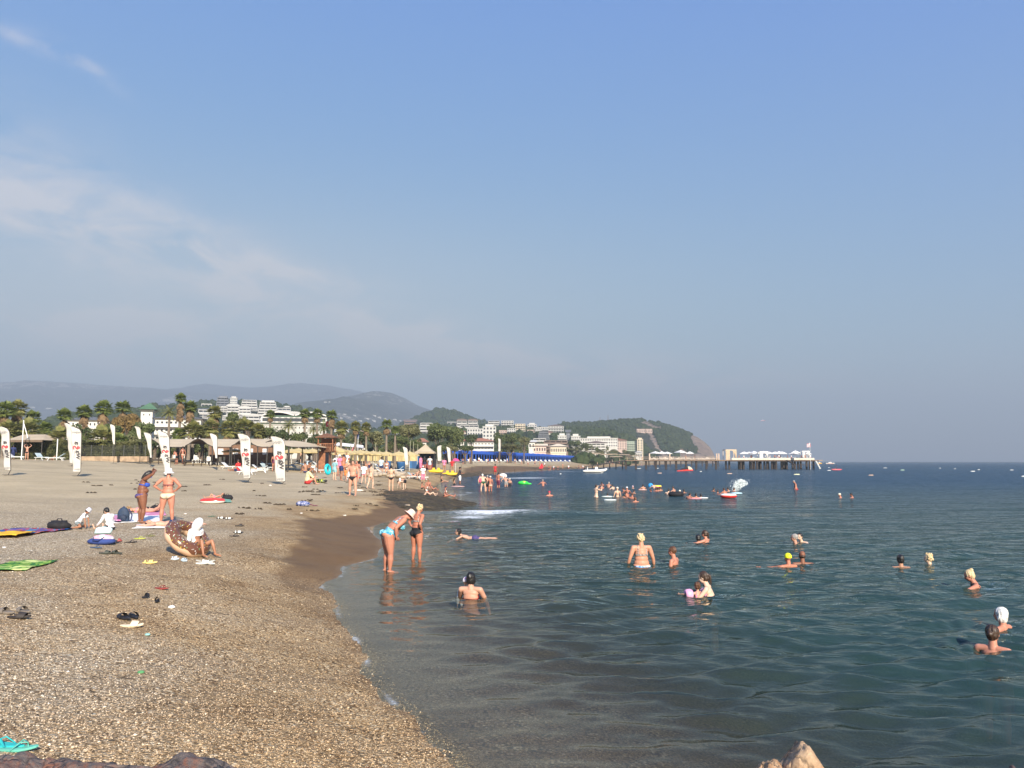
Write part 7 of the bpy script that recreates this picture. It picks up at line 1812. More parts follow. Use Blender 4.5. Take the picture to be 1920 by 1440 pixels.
# swimmers and waders, near
N_=[(882.5,1122,1073,-12,mix(DOWN,armL=(-.35,.8,-.8),foreL=(.2,.9,-.2),armR=(.35,.5,-.9)),'pale woman with a black curly bob and red straps sitting low in the near water',dict(S=1.62,fat=1.15,skin='pink',hair=('bob','black'),wear=(('bra','red'),))),(1203,1058,1002,6,mix(DOWN,face=(.35,1,-.25),armL=(-.35,.05,-1),armR=(.38,.1,-1)),'blonde woman in a blue and white bikini wading waist deep with her back turned',dict(S=1.68,fat=1.38,skin='pink',hair=('fluffy','blond'),wear=(('bottom','bluew'),('strapbra','lace')))),(1265.5,1056,1025,62,mix(DOWN,spine=(0,.05,1)),'short haired man in profile facing left, chest deep beside the wading blonde',dict(S=1.76,sex='m',fat=1.08,skin='red',hair=('crop','auburn'),wear=())),(1338,1115.5,1073,68,mix(SWIM,armR=(.3,.7,-.9),armL=(-.3,.7,-.9),foreL=(.1,1,-.15),foreR=(-.1,1,-.15)),'smiling pale woman with wet tied hair holding the child in pink armbands',dict(S=1.66,skin='light',hair=('pony','brown'),wear=(('bra','black'),))),(1479,1062.5,1036,14,mix(SPREAD,armR=(.6,.5,-.7),foreR=(.3,.6,-.7),armL=(-1,.22,-.07),foreL=(-1,.15,.02)),'swimmer in a neon yellow cap with one arm stretched out to the left',dict(S=1.64,skin='red',hair=('none','brown'),hat=('swimcap','yellow'),wear=(('bra','red'),))),(1505,1057,1032.5,-5,mix(SPREAD,armR=(1,.5,-.15),armL=(-.4,.6,-.7)),'balding tanned man swimming right beside the neon yellow cap',dict(S=1.74,sex='m',skin='brown',hair=('bald','brown'),wear=())),(1310,1018,1003.5,-10,SWIM,'dark wet head of a child next to the woman with a ponytail',dict(S=1.4,kid=True,sex='m',skin='tan',hair=('short','black'),wear=())),(1326.5,1017,994.5,55,mix(SWIM,spine=(0,.1,1)),'woman with a brown ponytail in profile facing the dark wet head',dict(S=1.64,skin='red',hair=('pony','brown'),wear=(('bra','black'),))),(1491.5,1021,1001,70,mix(DOWN),'grey haired man in profile looking left, neck deep',dict(S=1.74,sex='m',skin='pink',hair=('crop','grey'),wear=())),(1506,1018,999,130,mix(SWIM),'dark haired smiling woman facing the camera beside the grey haired man',dict(S=1.62,skin='light',hair=('short','black'),wear=())),(1689.5,1064,1040,-8,mix(SPREAD,armR=(1,.2,-.22),armL=(-1,.1,-.3)),'dark haired swimmer seen from behind with spread arms',dict(S=1.7,skin='tan',hair=('short','black'),wear=())),(1743,1058,1038,62,mix(DOWN),'curly blonde woman in profile right of the dark haired swimmer',dict(S=1.64,skin='light',hair=('fluffy','blond'),wear=())),(1845,1103,1070.5,66,mix(SWIM,spine=(0,.35,1),armR=(.4,.8,-.6)),'plump blonde woman with a bun and dark straps swimming to the left',dict(S=1.64,fat=1.15,skin='red',hair=('bun','blond'),wear=(('strapbra','black'),))),(1881,1177,1139,35,mix(SPREAD,armL=(-.6,.6,-.6),armR=(1,.35,-.25),foreR=(1,.4,-.2)),'white haired woman swimming behind the dark haired one at the right edge',dict(S=1.64,skin='red',hair=('bob','white'),wear=())),(1862,1219,1172,-48,mix(DOWN,armR=(.5,.3,-.8),armL=(-.5,.2,-.8)),'dark brown haired woman with tanned shoulders nearest the camera at the right edge',dict(S=1.66,skin='red',hair=('lowbun','brown'),wear=(('bra','black'),))),(1493,918,901,80,mix(DOWN,spine=(0,.15,1),neckdir=(0,.6,.9),face=(0,1,-.6)),'tanned man standing thigh deep alone with bowed head',dict(S=1.75,sex='m',fat=1.08,skin='red',hair=('crop','grey'),wear=(('trunks','red'),),vox=.02)),(1580,933.5,924.5,60,SWIM,'head with a pale cap in the water, left one of the two far swimmers',dict(S=1.7,skin='red',hair=('none','brown'),hat=('swimcap','cream'),wear=(),vox=.018)),(1602,933.5,924.5,60,SWIM,'dark haired head in the water, right one of the two far swimmers',dict(S=1.7,skin='red',hair=('short','black'),wear=(),vox=.018)),]
for(px,yb,yt,yaw,pose,lab,kw)in N_:
 kw=dict(kw)
 stand('p',px,yb,yt,yaw,pose,lab,water=True,**kw)
stand('p',873,1119,1081,-10,mix(DOWN,armR=(.6,.2,-.3)),'small child in a pink and white cap held by the black haired woman',water=True,S=.98,kid=True,skin='light',hair=('none','brown'),hat=('swimcap','pinkw'),wear=(('longshirt','white',.012),))
def armbands(root,J,S,child):
 for n in 'RL':
  a,b=J['sh'+n].lerp(J['el'+n],.25),J['el'+n];c=a.lerp(b,.5);d=(b-a).normalized()
  x,y=perp(d);m_=Matrix((x,y,d)).transposed()
  mb=MB();mb.lathe([(.03,-.065),(.08,-.07),(.098,-.025),(.098,.025),(.08,.07),(.03,.065)],16,c,m_);mb.build('armband',M('pink_vinyl',(.82,.30,.52),.3,.1,6,spec=.6,col2=(.86,.50,.66)),root,True)
stand('p',1308.5,1117,1091,25,mix(SPREAD,armR=(1,.3,-.05),foreR=(.3,1,-.1),armL=(-1,.3,-.05),foreL=(-.3,1,-.1)),'red haired toddler in pink inflatable armbands facing the smiling woman',water=True,S=.95,kid=True,skin='fair',hair=('short','auburn'),wear=(('swimsuit','pink'),),extra=armbands)
g=onz(872,1009)
r_,J_=build_person('person',mix(PRONE,spine=(0,1,.12),chest=(0,1,.30),neckdir=(0,.8,.8),face=(0,1,.05),armR=(.5,1,-.5),foreR=(.2,1,-.3),armL=(-.5,1,-.5),foreL=(-.2,1,-.3)),S=1.4,kid=True,sex='m',skin='fair',hair=('short','black'),wear=(('shorts','indigo'),),vox=.0095,label='boy with dark hair swimming flat on his front in patterned shorts')
r_.location=(g.x+.30,g.y,-.02);r_.rotation_euler=(0,0,R(84))
g=onz(1321,976.5)
r_,J_=build_person('person',mix(PRONE),S=1.6,sex='m',skin='tan',hair=('short','black'),wear=(('shorts','navy'),),vox=.016,label='swimmer floating flat and almost under the surface behind the ponytailed woman')
r_.location=(g.x,g.y,-.07);r_.rotation_euler=(0,0,R(85))
HS=[(1018.5,911,899,10,'m','red',('crop','grey'),None,'broad shouldered sunburnt man standing chest deep near the green float',0),(1032,930,920.5,20,'m','red',('none','brown'),('swimcap','red'),'sunburnt swimmer in a red cap below the green float',0),(1118,933,908.5,-60,'m','light',('short','brown'),None,'pale man wading thigh deep with hands at his face, left of the crowd',0),(1130.5,911,903.5,30,'f','red',('short','black'),None,'dark haired head at the back left of the crowd',0),(1131,916.5,908,40,'f','red',('short','brown'),None,'sunburnt woman low in the water in front of the dark head at the back left',0),(1140.5,914,903.5,-30,'m','pink',('crop','grey'),None,'grey haired man chest deep at the back left of the crowd',0),(1151,917.5,908.5,40,'f','light',('short','black'),None,'pale woman with black hair left of the white capped wader',0),(1158,932,912.5,20,'f','light',('none','brown'),('cap','cream'),'wader in a white cap with a pale top',0),(1139.5,931,924,0,'m','tan',('short','black'),None,'small dark head above the white board',1),(1177,924.5,912.5,10,'f','red',('none','brown'),('cap','white'),'woman in a white cap in the middle of the crowd',0),(1172.5,920,914,60,'f','red',('short','black'),None,'dark head touching the white cap in the middle of the crowd',0),(1187,926,918.5,-50,'m','pink',('short','black'),None,'boy in a pale shirt right of the white cap',1),(1171.5,934,926,0,'m','tan',('short','black'),None,'round dark head at the front left of the close group',0),(1178,932,920,40,'f','red',('short','auburn'),None,'red haired woman in the close group below the white cap',0),(1184,935,924.5,-30,'m','red',('crop','auburn'),None,'sunburnt man with bare back leaning in the close group',0),(1194.5,942,932,30,'f','red',('short','auburn'),None,'head nearest the camera, just below the close group',0),(1188,916.5,910.5,20,'f','pink',('none','brown'),('swimcap','pinkw'),'tiny swimmer in a pink cap behind the crowd',1),(1207.5,918.5,908,20,'f','pink',('short','black'),None,'dark haired woman standing chest deep left of the blue ring',0),(1227,915,905.5,10,'f','light',('short','brown'),None,'woman with a bright ring standing behind the blue ball',0),(1224,922,916.5,60,'m','red',('short','brown'),None,'sunburnt head in front of the blue ball, left one',0),(1229,921.5,914.5,-30,'m','red',('short','black'),None,'dark head in front of the blue ball, middle one',0),(1235.5,921,914,20,'f','red',('short','black'),None,'dark head in front of the blue ball, right one',0),(1241,920,912.5,40,'m','tan',('short','brown'),None,'brown head at the right end of the row by the blue ball',0),(1252.5,927,916.5,-30,'m','light',('short','black'),None,'dark haired man with light shoulders in mid crowd',0),(1266,922,912,50,'m','pink',('crop','brown'),None,'man with cropped hair above the black rubber ring',0),(1275.5,923.5,918.5,0,'f','pink',('none','brown'),('swimcap','cream'),'swimmer in a pale cap right of the black rubber ring',0),(1285.5,924.5,917.5,30,'m','tan',('short','black'),None,'dark haired swimmer third from the right end of the crowd row',0),(1290.5,935,923.5,-50,'m','red',('short','black'),None,'man in profile with red shoulders below the crowd row',0),(1306.5,934,925,0,'m','red',('short','black'),None,'dark haired swimmer leaning on a board, left of a pair',0),(1315.5,933.5,926,0,'m','tan',('short','black'),None,'dark haired swimmer with a white board, right of a pair',0),(1335.5,921.5,914.5,-60,'f','tan',('short','black'),None,'dark head apart from the crowd, left of the red ring',0),(1345.5,924.5,918.5,-20,'m','red',('short','brown'),None,'reddish head close left of the red ring',0),(1361,927,915,30,'m','red',('crop','brown'),None,'tall sunburnt man behind the red and white ring',0),(1369,922,914,60,'f','pink',('short','black'),None,'dark haired woman at the left of the light blue lilo',0),(1373.5,922,914.5,-60,'f','pink',('short','brown'),None,'brown haired woman on the light blue lilo',0),]
HPROTO={}
for(px,yb,yt,yaw,sx,skn,hr_,ht,lab,kd)in HS:
 pose=mix(DOWN)if yb-yt>14 else mix(SWIM,armR=(.6,.5,-.6),armL=(-.6,.5,-.6))
 if 'hands at his face' in lab:pose=mix(ST,armR=(.2,.8,-.2),foreR=(-.2,.2,1),armL=(-.2,.8,-.2),foreL=(.2,.2,1))
 stand('p',px,yb,yt,yaw,pose,lab,water=True,S=1.7 if not kd else 1.2,sex=sx,kid=bool(kd),skin=skn,hair=hr_,hat=ht,wear=(('strapbra','navy'),)if sx=='f' else(),vox=.022)
FB=[(50,860,832,10,HEADH,'person in dark briefs with hands behind the head in front of the left hedge',dict(skin='pink',hair=('short','brown'),wear=(('bottom','black'),)),88),(24,859,834,20,ST,'person in dark clothes half hidden by the leftmost printed banner',dict(sex='m',skin='tan',hair=('short','black'),wear=(('longshirt','navy'),('leggings','navy'))),89),(331,870.5,844,75,mix(bend(25),armR=(.2,.5,-1)),'sunburnt person carrying a yellow and turquoise board past the canopies',dict(sex='m',skin='red',hair=('short','brown'),wear=(('shorts','black'),)),None),(342,870.5,836,70,WALK,'woman in a white bikini top walking beside the one with the board',dict(skin='red',hair=('bun','brown'),wear=(('strapbra','white'),('bottom','beigeb'))),None),(446,884,857,60,SIT,'person in a red top leaning over the lounger beside the fourth printed banner',dict(skin='red',hair=('short','brown'),wear=(('shirt','red'),('shorts','navy'))),None),(494,871,844,20,ST,'boy with a bare back and dark shorts, left of the two boys by the parasols',dict(sex='m',kid=True,skin='fair',hair=('short','brown'),wear=(('shorts','black',.015),)),None),(507,870.5,843,10,ST,'boy with a bare back and grey shorts, right of the two boys by the parasols',dict(sex='m',kid=True,skin='light',hair=('short','black'),wear=(('longshorts','grey',.015),)),None),(513.5,884,850,0,ST,'tanned person standing mostly behind the rightmost printed banner',dict(skin='red',hair=('short','brown'),wear=(('swimsuit','purple'),)),None),(562,867,846,10,ST,'man with a bare back and black shorts under the right canopy',dict(sex='m',skin='light',hair=('short','black'),wear=(('longshorts','black',.015),)),None),(577,874,861,-40,mix(SITK),'grey haired man in a pale shirt sitting on the loungers',dict(sex='m',fat=1.2,skin='tan',hair=('short','brown'),wear=(('shirt','ltblue',.03),('shorts','dkgrey'))),None),(573,873,861.5,30,mix(SITK),'dark haired person sitting close left of the man in the pale shirt',dict(skin='tan',hair=('short','black'),wear=(('shirt','dkgrey'),)),None),(603,875,864,-90,RECL,'person in white reclining on a lounger right of the seated man',dict(skin='light',hair=('short','black'),hat=('bucket','white'),wear=(('shirt','white',.02),('shorts','pink'))),None),(98,861,853,80,RECL,'sunbather reclining on the pale blue lounger at the left hedge',dict(skin='pink',hair=('short','brown'),wear=(('bottom','red'),)),87),(476,885,876,85,RECL,'sunbather in red lying on the lounger right of the fourth printed banner',dict(skin='pink',hair=('short','brown'),wear=(('bottom','red'),('bra','red'))),None),(573,865,852,40,mix(SITK),'tanned person crouching behind the man in black shorts, left one',dict(skin='tan',hair=('short','brown'),wear=(('bottom','navy'),)),92),(579,865,852.5,-40,mix(SITK),'tanned person crouching behind the man in black shorts, right one',dict(skin='tan',hair=('short','black'),wear=(('bottom','black'),)),93),(668,862,850,40,SITK,'person sitting in the shade right of the red flag',dict(skin='tan',hair=('short','black'),wear=(('shirt','red'),)),95),(715,866,856,0,ST,'small figure in blue at the edge of the sandbags',dict(kid=True,skin='pink',hair=('short','brown'),wear=(('shirt','ltblue'),('shorts','navy'))),100),(777,872,866,70,RECL,'person lying on the lounger behind the small white banner, left one',dict(skin='pink',hair=('short','black'),wear=(('bottom','black'),)),92),(787,872.5,866.5,70,RECL,'person lying on the lounger behind the small white banner, right one',dict(skin='light',hair=('short','black'),wear=(('bottom','black'),)),93),(789,863,848,60,ST,'person in a pink robe under the straw coloured tent',dict(skin='tan',hair=('short','black'),wear=(('longshirt','pink'),('leggings','pink'))),138),(796,864,850,0,ST,'person in dark clothes under the straw coloured tent',dict(sex='m',skin='tan',hair=('short','black'),wear=(('shirt','black'),('shorts','navy'))),139),(806,862,848,180,ST,'person in white under the right side of the straw coloured tent',dict(sex='m',skin='tan',hair=('short','black'),wear=(('shirt','white'),('shorts','ltblue'))),139),(833,862,854,0,ST,'person in pink behind the yellow boats',dict(skin='tan',hair=('short','brown'),wear=(('shirt','pink'),)),133),(848,862,852.5,0,ST,'person in a red shirt behind the yellow boats',dict(skin='tan',hair=('short','brown'),wear=(('shirt','red'),)),134),(928.5,873.5,865,0,ST,'small figure in a red top on the open sand before the pavilions',dict(kid=True,skin='tan',hair=('short','brown'),wear=(('shirt','red'),('shorts','red'))),152),]
for(px,yb,yt,yaw,pose,lab,kw,dp)in FB:
 kw=dict(kw);kw.setdefault('S',1.66)
 stand('p',px,yb,yt,yaw,pose,lab,depth=dp,vox=.03,**kw)
TP=[]
for i,(skn,hr_,wr,sx)in enumerate([('red',('short','black'),(('shorts','navy'),),'m'),('pink',('short','brown'),(('bottom','black'),('strapbra','black')),'f'),('tan',('short','black'),(('shirt','white'),('shorts','red')),'m')]):
 r_,J_=build_person('person',WALK if i else ST,S=1.68,sex=sx,skin=skn,hair=hr_,wear=wr,vox=.045,label='x');r_['u']=0;TP.append(r_)
FARP=[]
for i,(px,d_)in enumerate([(868,190),(881,200),(898,210),(915,212),(932,222),(951,232),(966,240),(978,236),(990,236),(1003,245),(1012,240),(1021,235),(1029,228),(1032,226),(1038,232),(1046,240),(1055,255),(1066,262),(1085,262),(1089,270),(1093,262),(1120,330)]):
 FARP.append((px,d_,None,['in front of the near pavilions','before the middle of the pavilions','before the far pavilions'][min(2,i//8)],i))
for j,(px,d_)in enumerate([(1367,259),(1386,262),(1395,260),(1408,261),(1410,263),(1444,262),(1453,260),(1458,262),(1461,260),(1463,263),(1477,261),(1484,260),(1503,259),(1510,257.9),(1520,259),(1303,259),(1286,260),(1204,259)]):
 FARP.append((px,d_,DZ,['on the pier head','on the outer half of the pier head','on the long part of the pier'][0 if j<7 else 1 if j<15 else 2],30+j))
for j,(px,d_)in enumerate([(1161,420),(1168,430),(1180,440),(1186,435),(1196,450),(1203,445),(1212,460),(1226,470),(1236,480),(1248,500),(1143,400),(1149,395)]):
 FARP.append((px,d_,None,'on the distant beach seen through the pier',60+j))
CL=['bare chested','black bikini','white shirt']
cnt={}
for(px,d_,z,where,i)in FARP:
 k_=i%3;pr=TP[k_];q=P(px,865,d_);gz=ground(q.x,d_)if z is None else z
 if z is None and gz<0:gz=-.3
 key=(where,k_);cnt[key]=cnt.get(key,0)+1
 lab='tiny %s figure %s, %s from the left'%(CL[k_],where,ORD[cnt[key]-1])
 sc_=random.uniform(.94,1.06)
 if pr['u']==0:pr['u']=1;o=pr;pr['label']=lab;pr['group']='tiny figures far away'
 else:o=dup(pr,label=lab,group='tiny figures far away')
 o.scale=(sc_,)*3;o.location=(q.x,d_,gz-pr['zmin']*sc_);o.rotation_euler=(0,0,random.uniform(0,6.28))
# things lying on the shingle
def flat_loc(px,py,dz=0.0):
 g=hit(px,py);return V3((g.x,g.y,g.z+dz))
def drape(name,corners,mat,label,cat='towel',th=.012,n=(22,16),wr=.02,group=None,holes=None,seed=1):
 """a cloth lying on the ground: corners are four photograph pixels"""
 c=[flat_loc(*q)for q in corners];o0=(c[0]+c[1]+c[2]+c[3])/4
 nu,nv=n;vs=[]
 for j in range(nv+1):
  for i in range(nu+1):
   u,v=i/nu,j/nv
   p=(c[0]*(1-u)+c[1]*u)*(1-v)+(c[3]*(1-u)+c[2]*u)*v
   e=min(u,1-u,v,1-v)
   jit=fbm(np.array([u*5]),np.array([v*5]),seed,3)[0]*.04 if e<.06 else 0
   vs.append([p.x+jit,p.y+jit,0,u,v])
 A=np.array(vs);Z=TH(A[:,0],A[:,1])+th+wr*(1+fbm(A[:,0]*5,A[:,1]*5,seed,4))*np.clip(1.2-0*A[:,3],0,1)*.8
 V=[(a[0]-o0.x,a[1]-o0.y,z-o0.z)for a,z in zip(A,Z)]
 mb=MB();m=len(V);w=nu+1
 F=[(j*w+i,j*w+i+1,(j+1)*w+i+1,(j+1)*w+i)for j in range(nv)for i in range(nu)]
 mb.add(V+[(x,y,z-.009)for x,y,z in V],F+[tuple(q+m for q in f)[::-1]for f in F]+[(i+1,i,i+m,i+1+m)for i in range(nu)]+[(nv*w+i,nv*w+i+1,nv*w+i+1+m,nv*w+i+m)for i in range(nu)])
 o=mb.build(name,mat,None,True,tuple(o0))
 return tag(o,label,cat,group)
def striped(name,stops,scale,rot=0.0,dist=2.0):
 m,nt,o=mk(name);k=NT(nt)
 tc=k.n('ShaderNodeTexCoord').outputs['Object']
 mp=k.n('ShaderNodeMapping');mp.inputs['Rotation'].default_value=(0,0,rot);k.l(tc,mp.inputs['Vector'])
 w=k.n('ShaderNodeTexNoise');w.inputs['Scale'].default_value=scale;w.inputs['Detail'].default_value=1;w.inputs['Distortion'].default_value=dist*.3
 mp2=k.n('ShaderNodeMapping');mp2.inputs['Scale'].default_value=(1,.35,1);k.l(mp.outputs[0],mp2.inputs['Vector']);k.l(mp2.outputs[0],w.inputs['Vector'])
 r=k.n('ShaderNodeValToRGB');r.color_ramp.interpolation='CONSTANT'
 e=r.color_ramp.elements
 while len(e)<len(stops):e.new(.5)
 for i,(p_,c_)in enumerate(stops):e[i].position=p_;e[i].color=(*c_,1)
 k.l(w.outputs['Fac'],r.inputs[0])
 b=k.n('ShaderNodeBsdfPrincipled');k.l(r.outputs[0],b.inputs['Base Color']);b.inputs['Roughness'].default_value=.95;b.inputs['Specular IOR Level'].default_value=.1
 bp=k.n('ShaderNodeBump');bp.inputs['Distance'].default_value=.02;k.l(k.noise(tc,14,4),bp.inputs['Height']);k.l(bp.outputs[0],b.inputs['Normal'])
 k.l(b.outputs[0],o.inputs[0]);return m
drape('beach_towel',[(-22,1003),(60,1004),(132,994),(20,993.5)],striped('patchwork_towel',[(0,(.03,.10,.30)),(.40,(.35,.05,.07)),(.47,(.06,.22,.38)),(.52,(.40,.10,.12)),(.57,(.10,.10,.30)),(.64,(.50,.16,.10))],3.2),'long blue and red patchwork towel at the left edge',wr=.035,seed=3)
drape('beach_towel',[(-25,1009),(30,1010),(70,1001),(-10,1002)],M('yellow_towel',(.74,.42,.03),.95,.12,8,.02),'bright yellow towel crumpled on the patchwork towel',th=.04,wr=.045,seed=4)
drape('beach_towel',[(-28,1073),(48,1071),(110,1052),(20,1056)],striped('leaf_towel',[(0,(.015,.06,.03)),(.38,(.10,.30,.05)),(.45,(.02,.10,.05)),(.50,(.36,.52,.10)),(.56,(.06,.22,.05)),(.62,(.60,.66,.25))],6.5,.6),'green and yellow leaf patterned towel at the left edge',wr=.03,seed=5)
drape('beach_towel',[(197,983),(300,980),(310,961),(205,966)],M('white_towel',(.76,.76,.74),.95,.05,10,.01),'white towel under the person behind the woman in the blue bikini',th=.012,wr=.012,seed=6)
drape('beach_towel',[(266,968),(312,967),(306,959),(264,960)],M('pink_towel',(.55,.22,.36),.95,.1,10,.01),'pink towel behind the two standing women',th=.02,wr=.012,seed=7)
drape('beach_towel',[(250,992),(345,991),(342,984),(258,984.5)],M('white_towel2',(.80,.79,.76),.95,.05,10,.01),'white towel under the dark haired person behind the doughnut ring',th=.015,wr=.012,seed=8)
for(px,py,s,lab)in[(110,993,.20,'black bag on the end of the patchwork towel'),(293,959,.14,'black bag beside the raised feet on the pink towel'),(426,937.5,.17,'dark bag with a white stripe beside the red and white float')]:
 g=flat_loc(px,py);mb=MB();mb.ell((0,0,.10),(s*1.5,s,.13),nu=16,nv=10);V=np.array(mb.v);mb.v=[tuple(q)for q in V*(1+.25*fbm(V[:,0]*12,V[:,1]*12+V[:,2]*9,5,3))[:,None]]
 root=thing('bag',lab,'bag',tuple(g));mb.build('body',M('black_cloth_bag',(.014,.013,.015),.8,.3,10),root,True)
 MB().tube([(-.08,0,.18),(-.05,.02,.27),(.05,.02,.27),(.08,0,.18)],.012,6).build('strap',FAB['black'],root,True)
g=flat_loc(231,979);root=thing('backpack','dark blue backpack standing between the sitting child and the fair bun','backpack',tuple(g),.2)
mb=MB();mb.ell((0,0,.21),(.17,.10,.23),nu=18,nv=12);mb.box((0,.0,.07),(.30,.17,.14));mb.build('body',M('navy_nylon',(.025,.045,.085),.7,.2,9),root,True)
mb=MB();mb.ell((0,-.08,.13),(.12,.06,.10),nu=14,nv=8);mb.build('front_pocket',M('navy_nylon_dark',(.018,.03,.06),.7,.2,9),root,True)
MB().tube([(-.03,0,.42),(0,0,.47),(.03,0,.42)],.01,6).build('handle',FAB['navy'],root);MB().tube([(.12,.08,.38),(.22,.05,.2),(.2,.0,.03)],.018,6).build('strap',FAB['navy'],root)
drape('beach_towel',[(212,981),(226,982),(228,973),(214,971)],patterned('magenta_print',(.55,.08,.30),(.62,.36,.46),14),'magenta printed cloth folded against the backpack',th=.07,wr=.03,seed=9)
g=flat_loc(190,1021)
root=thing('beach_bag','navy and pink striped beach bag lying under the folded mint towel','bag',tuple(g))
mb=MB();mb.ell((0,0,.07),(.31,.16,.09),nu=20,nv=10);mb.build('base',M('navy_canvas',(.03,.055,.20),.85,.2,9,.01),root,True)
mb=MB();mb.ell((.02,.02,.13),(.24,.13,.09),nu=20,nv=10);mb.build('body',patterned('pink_white_canvas',(.72,.38,.46),(.76,.70,.72),3),root,True)
MB().tube([(-.14,-.09,.17),(-.10,-.19,.11),(.02,-.20,.10),(.10,-.10,.17)],.010,6).build('strap',FAB['navy'],root)
g=flat_loc(193,1015)
mb=MB();mb.ell((0,0,.0),(.20,.13,.085),nu=22,nv=12);V=np.array(mb.v);mb.v=[tuple(q)for q in V*(1+.3*fbm(V[:,0]*7,V[:,2]*16+V[:,1]*4,8,3))[:,None]]
tag(mb.build('folded_towel',M('mint_towel',(.58,.76,.72),.95,.08,10,.012),None,True,(g.x+.01,g.y,g.z+.235)),'crumpled pale mint towel on top of the striped beach bag','towel')
g=flat_loc(568,949);root=thing('bag','small navy patterned bag lying on the shingle by the wet sand','bag',tuple(g))
mb=MB();mb.ell((0,0,.10),(.32,.16,.13),nu=16,nv=8);mb.build('body',patterned('navy_floral',(.02,.03,.12),(.06,.12,.35),12,(.5,.5,.6)),root,True)
MB().tube([(.25,0,.1),(.5,-.05,.03),(.62,.05,.03)],.02,6).build('strap',FAB['purple'],root)
g=flat_loc(600,905);root=thing('bag','black and lime striped bag beside the yellow towel','bag',tuple(g));mb=MB();mb.ell((0,0,.14),(.6,.3,.17),nu=18,nv=8);mb.build('body',striped('lime_stripe',[(0,(.02,.02,.02)),(.45,(.5,.6,.1)),(.5,(.02,.02,.02)),(.56,(.45,.5,.35)),(.6,(.03,.03,.03))],3),root,True)
def sole_outline(L,W,n=18):
 pts=[]
 for i in range(n):
  a=2*math.pi*i/n;x=math.cos(a)*L/2
  w=W/2*(1-.18*math.sin((x/L+.5)*math.pi*1.6+.6)**2)*(.84 if x<0 else 1.0)
  pts.append((x,math.sin(a)*w))
 return pts
def shoe(px,py,ang,kind,mat,label,L=.27,mat2=None,tilt=0.0,group='footwear left on the shingle',side=1):
 g=flat_loc(px,py)
 root=thing({'slide':'slide_sandal','thong':'flip_flop','clog':'clog','strap':'strap_sandal'}[kind],label,'sandal' if kind!='thong' else 'flip-flop',(g.x,g.y,g.z+.004),R(ang),group)
 W=L*.38;th=.028 if kind!='thong' else .018
 mb=MB();ol=sole_outline(L,W);n=len(ol)
 vs=[];lev=[(.90,0),(1.0,.35),(1.0,.9),(.93,1.0)]
 for s_,z_ in lev:
  for x,y in ol:vs.append((x*s_,y*s_,z_*th+.012*(x/L)**2*4*(1 if x>0 else .4)))
 fs=[tuple(range(n))[::-1],tuple(range(3*n,4*n))]+[(l*n+i,l*n+(i+1)%n,(l+1)*n+(i+1)%n,(l+1)*n+i)for l in range(3)for i in range(n)]
 mb.add(vs,fs);mb.build('sole',mat,root,False)
 m2=mat2 or mat
 if kind=='slide':
  up=MB()
  def f(u,v,o=0.0):
   a=math.pi*u;x=L*(-.06+.30*v);r=W*(.52-.03*v)+o
   return(x+.02*math.sin(a),-math.cos(a)*r,th*.5+math.sin(a)*(.062-.016*v)+o*.6)
  up.grid(f,12,5);up.grid(lambda u,v:f(1-u,v,.005),12,5);up.build('upper',m2,root,True)
 elif kind=='strap':
  for x0,w_ in((.02,.035),(.16,.03),(-.28,.025)):
   up=MB();up.grid(lambda u,v:(L*x0+(v-.5)*w_,-math.cos(math.pi*u)*W*.50,th*.6+math.sin(math.pi*u)*.05),10,1);up.grid(lambda u,v:(L*x0+(.5-v)*w_,-math.cos(math.pi*u)*W*.52,th*.6+math.sin(math.pi*u)*.055),10,1);up.build('strap',m2,root,True)
 elif kind=='thong':
  up=MB();t=(L*.24,.004,th+.03)
  for s_ in(-1,1):up.tube([t,(L*.10,s_*W*.26,th+.042),(-L*.10,s_*W*.47,th*.8)],[.006,.009,.008],6,sq=.5)
  up.tube([(L*.26,.004,th*.5),t],.005,6);up.build('strap',m2,root,True)
 else:
  up=MB()
  def f(u,v,o=0.0):
   a=math.pi*u;x=L*(-.02+.47*v);r=W*.5*math.sqrt(max(.02,1-max(0,(v-.35)/.66)**2))+o
   return(x,-math.cos(a)*r,th*.6+math.sin(a)*(.075*(1-.55*v)+o))
  up.grid(f,12,7);up.grid(lambda u,v:f(1-u,v,.006),12,7);up.build('upper',m2,root,True)
  st=MB();st.tube([(-.02,-W*.5,th+.02),(-L*.42,-W*.3,th+.05),(-L*.47,0,th+.055),(-L*.42,W*.3,th+.05),(-.02,W*.5,th+.02)],.009,6,sq=.5);st.build('heel_strap',m2,root,True)
 root.rotation_euler=Euler((0,tilt,R(ang)))
 return root
CM=lambda n,c:M(n,c,.6,.12,14)
TAUPE,DKBR,BLK,CREAMS=CM('taupe_foam',(.19,.16,.13)),CM('dark_brown_foam',(.035,.028,.024)),CM('black_foam',(.018,.019,.024)),CM('cream_foam',(.72,.60,.42))
OLV,LIME,WHT,TUR,AQUA=CM('olive_foam',(.055,.06,.045)),CM('lime_foam',(.48,.52,.08)),CM('white_foam',(.74,.76,.70)),CM('turquoise_foam',(.03,.46,.44)),CM('seafoam_foam',(.12,.44,.34))
REDM,YELM,BLUM,PBLU=CM('dark_red_foam',(.28,.05,.04)),CM('yellow_foam',(.76,.58,.20)),CM('steel_blue_foam',(.05,.09,.16)),CM('pale_blue_foam',(.50,.60,.68))
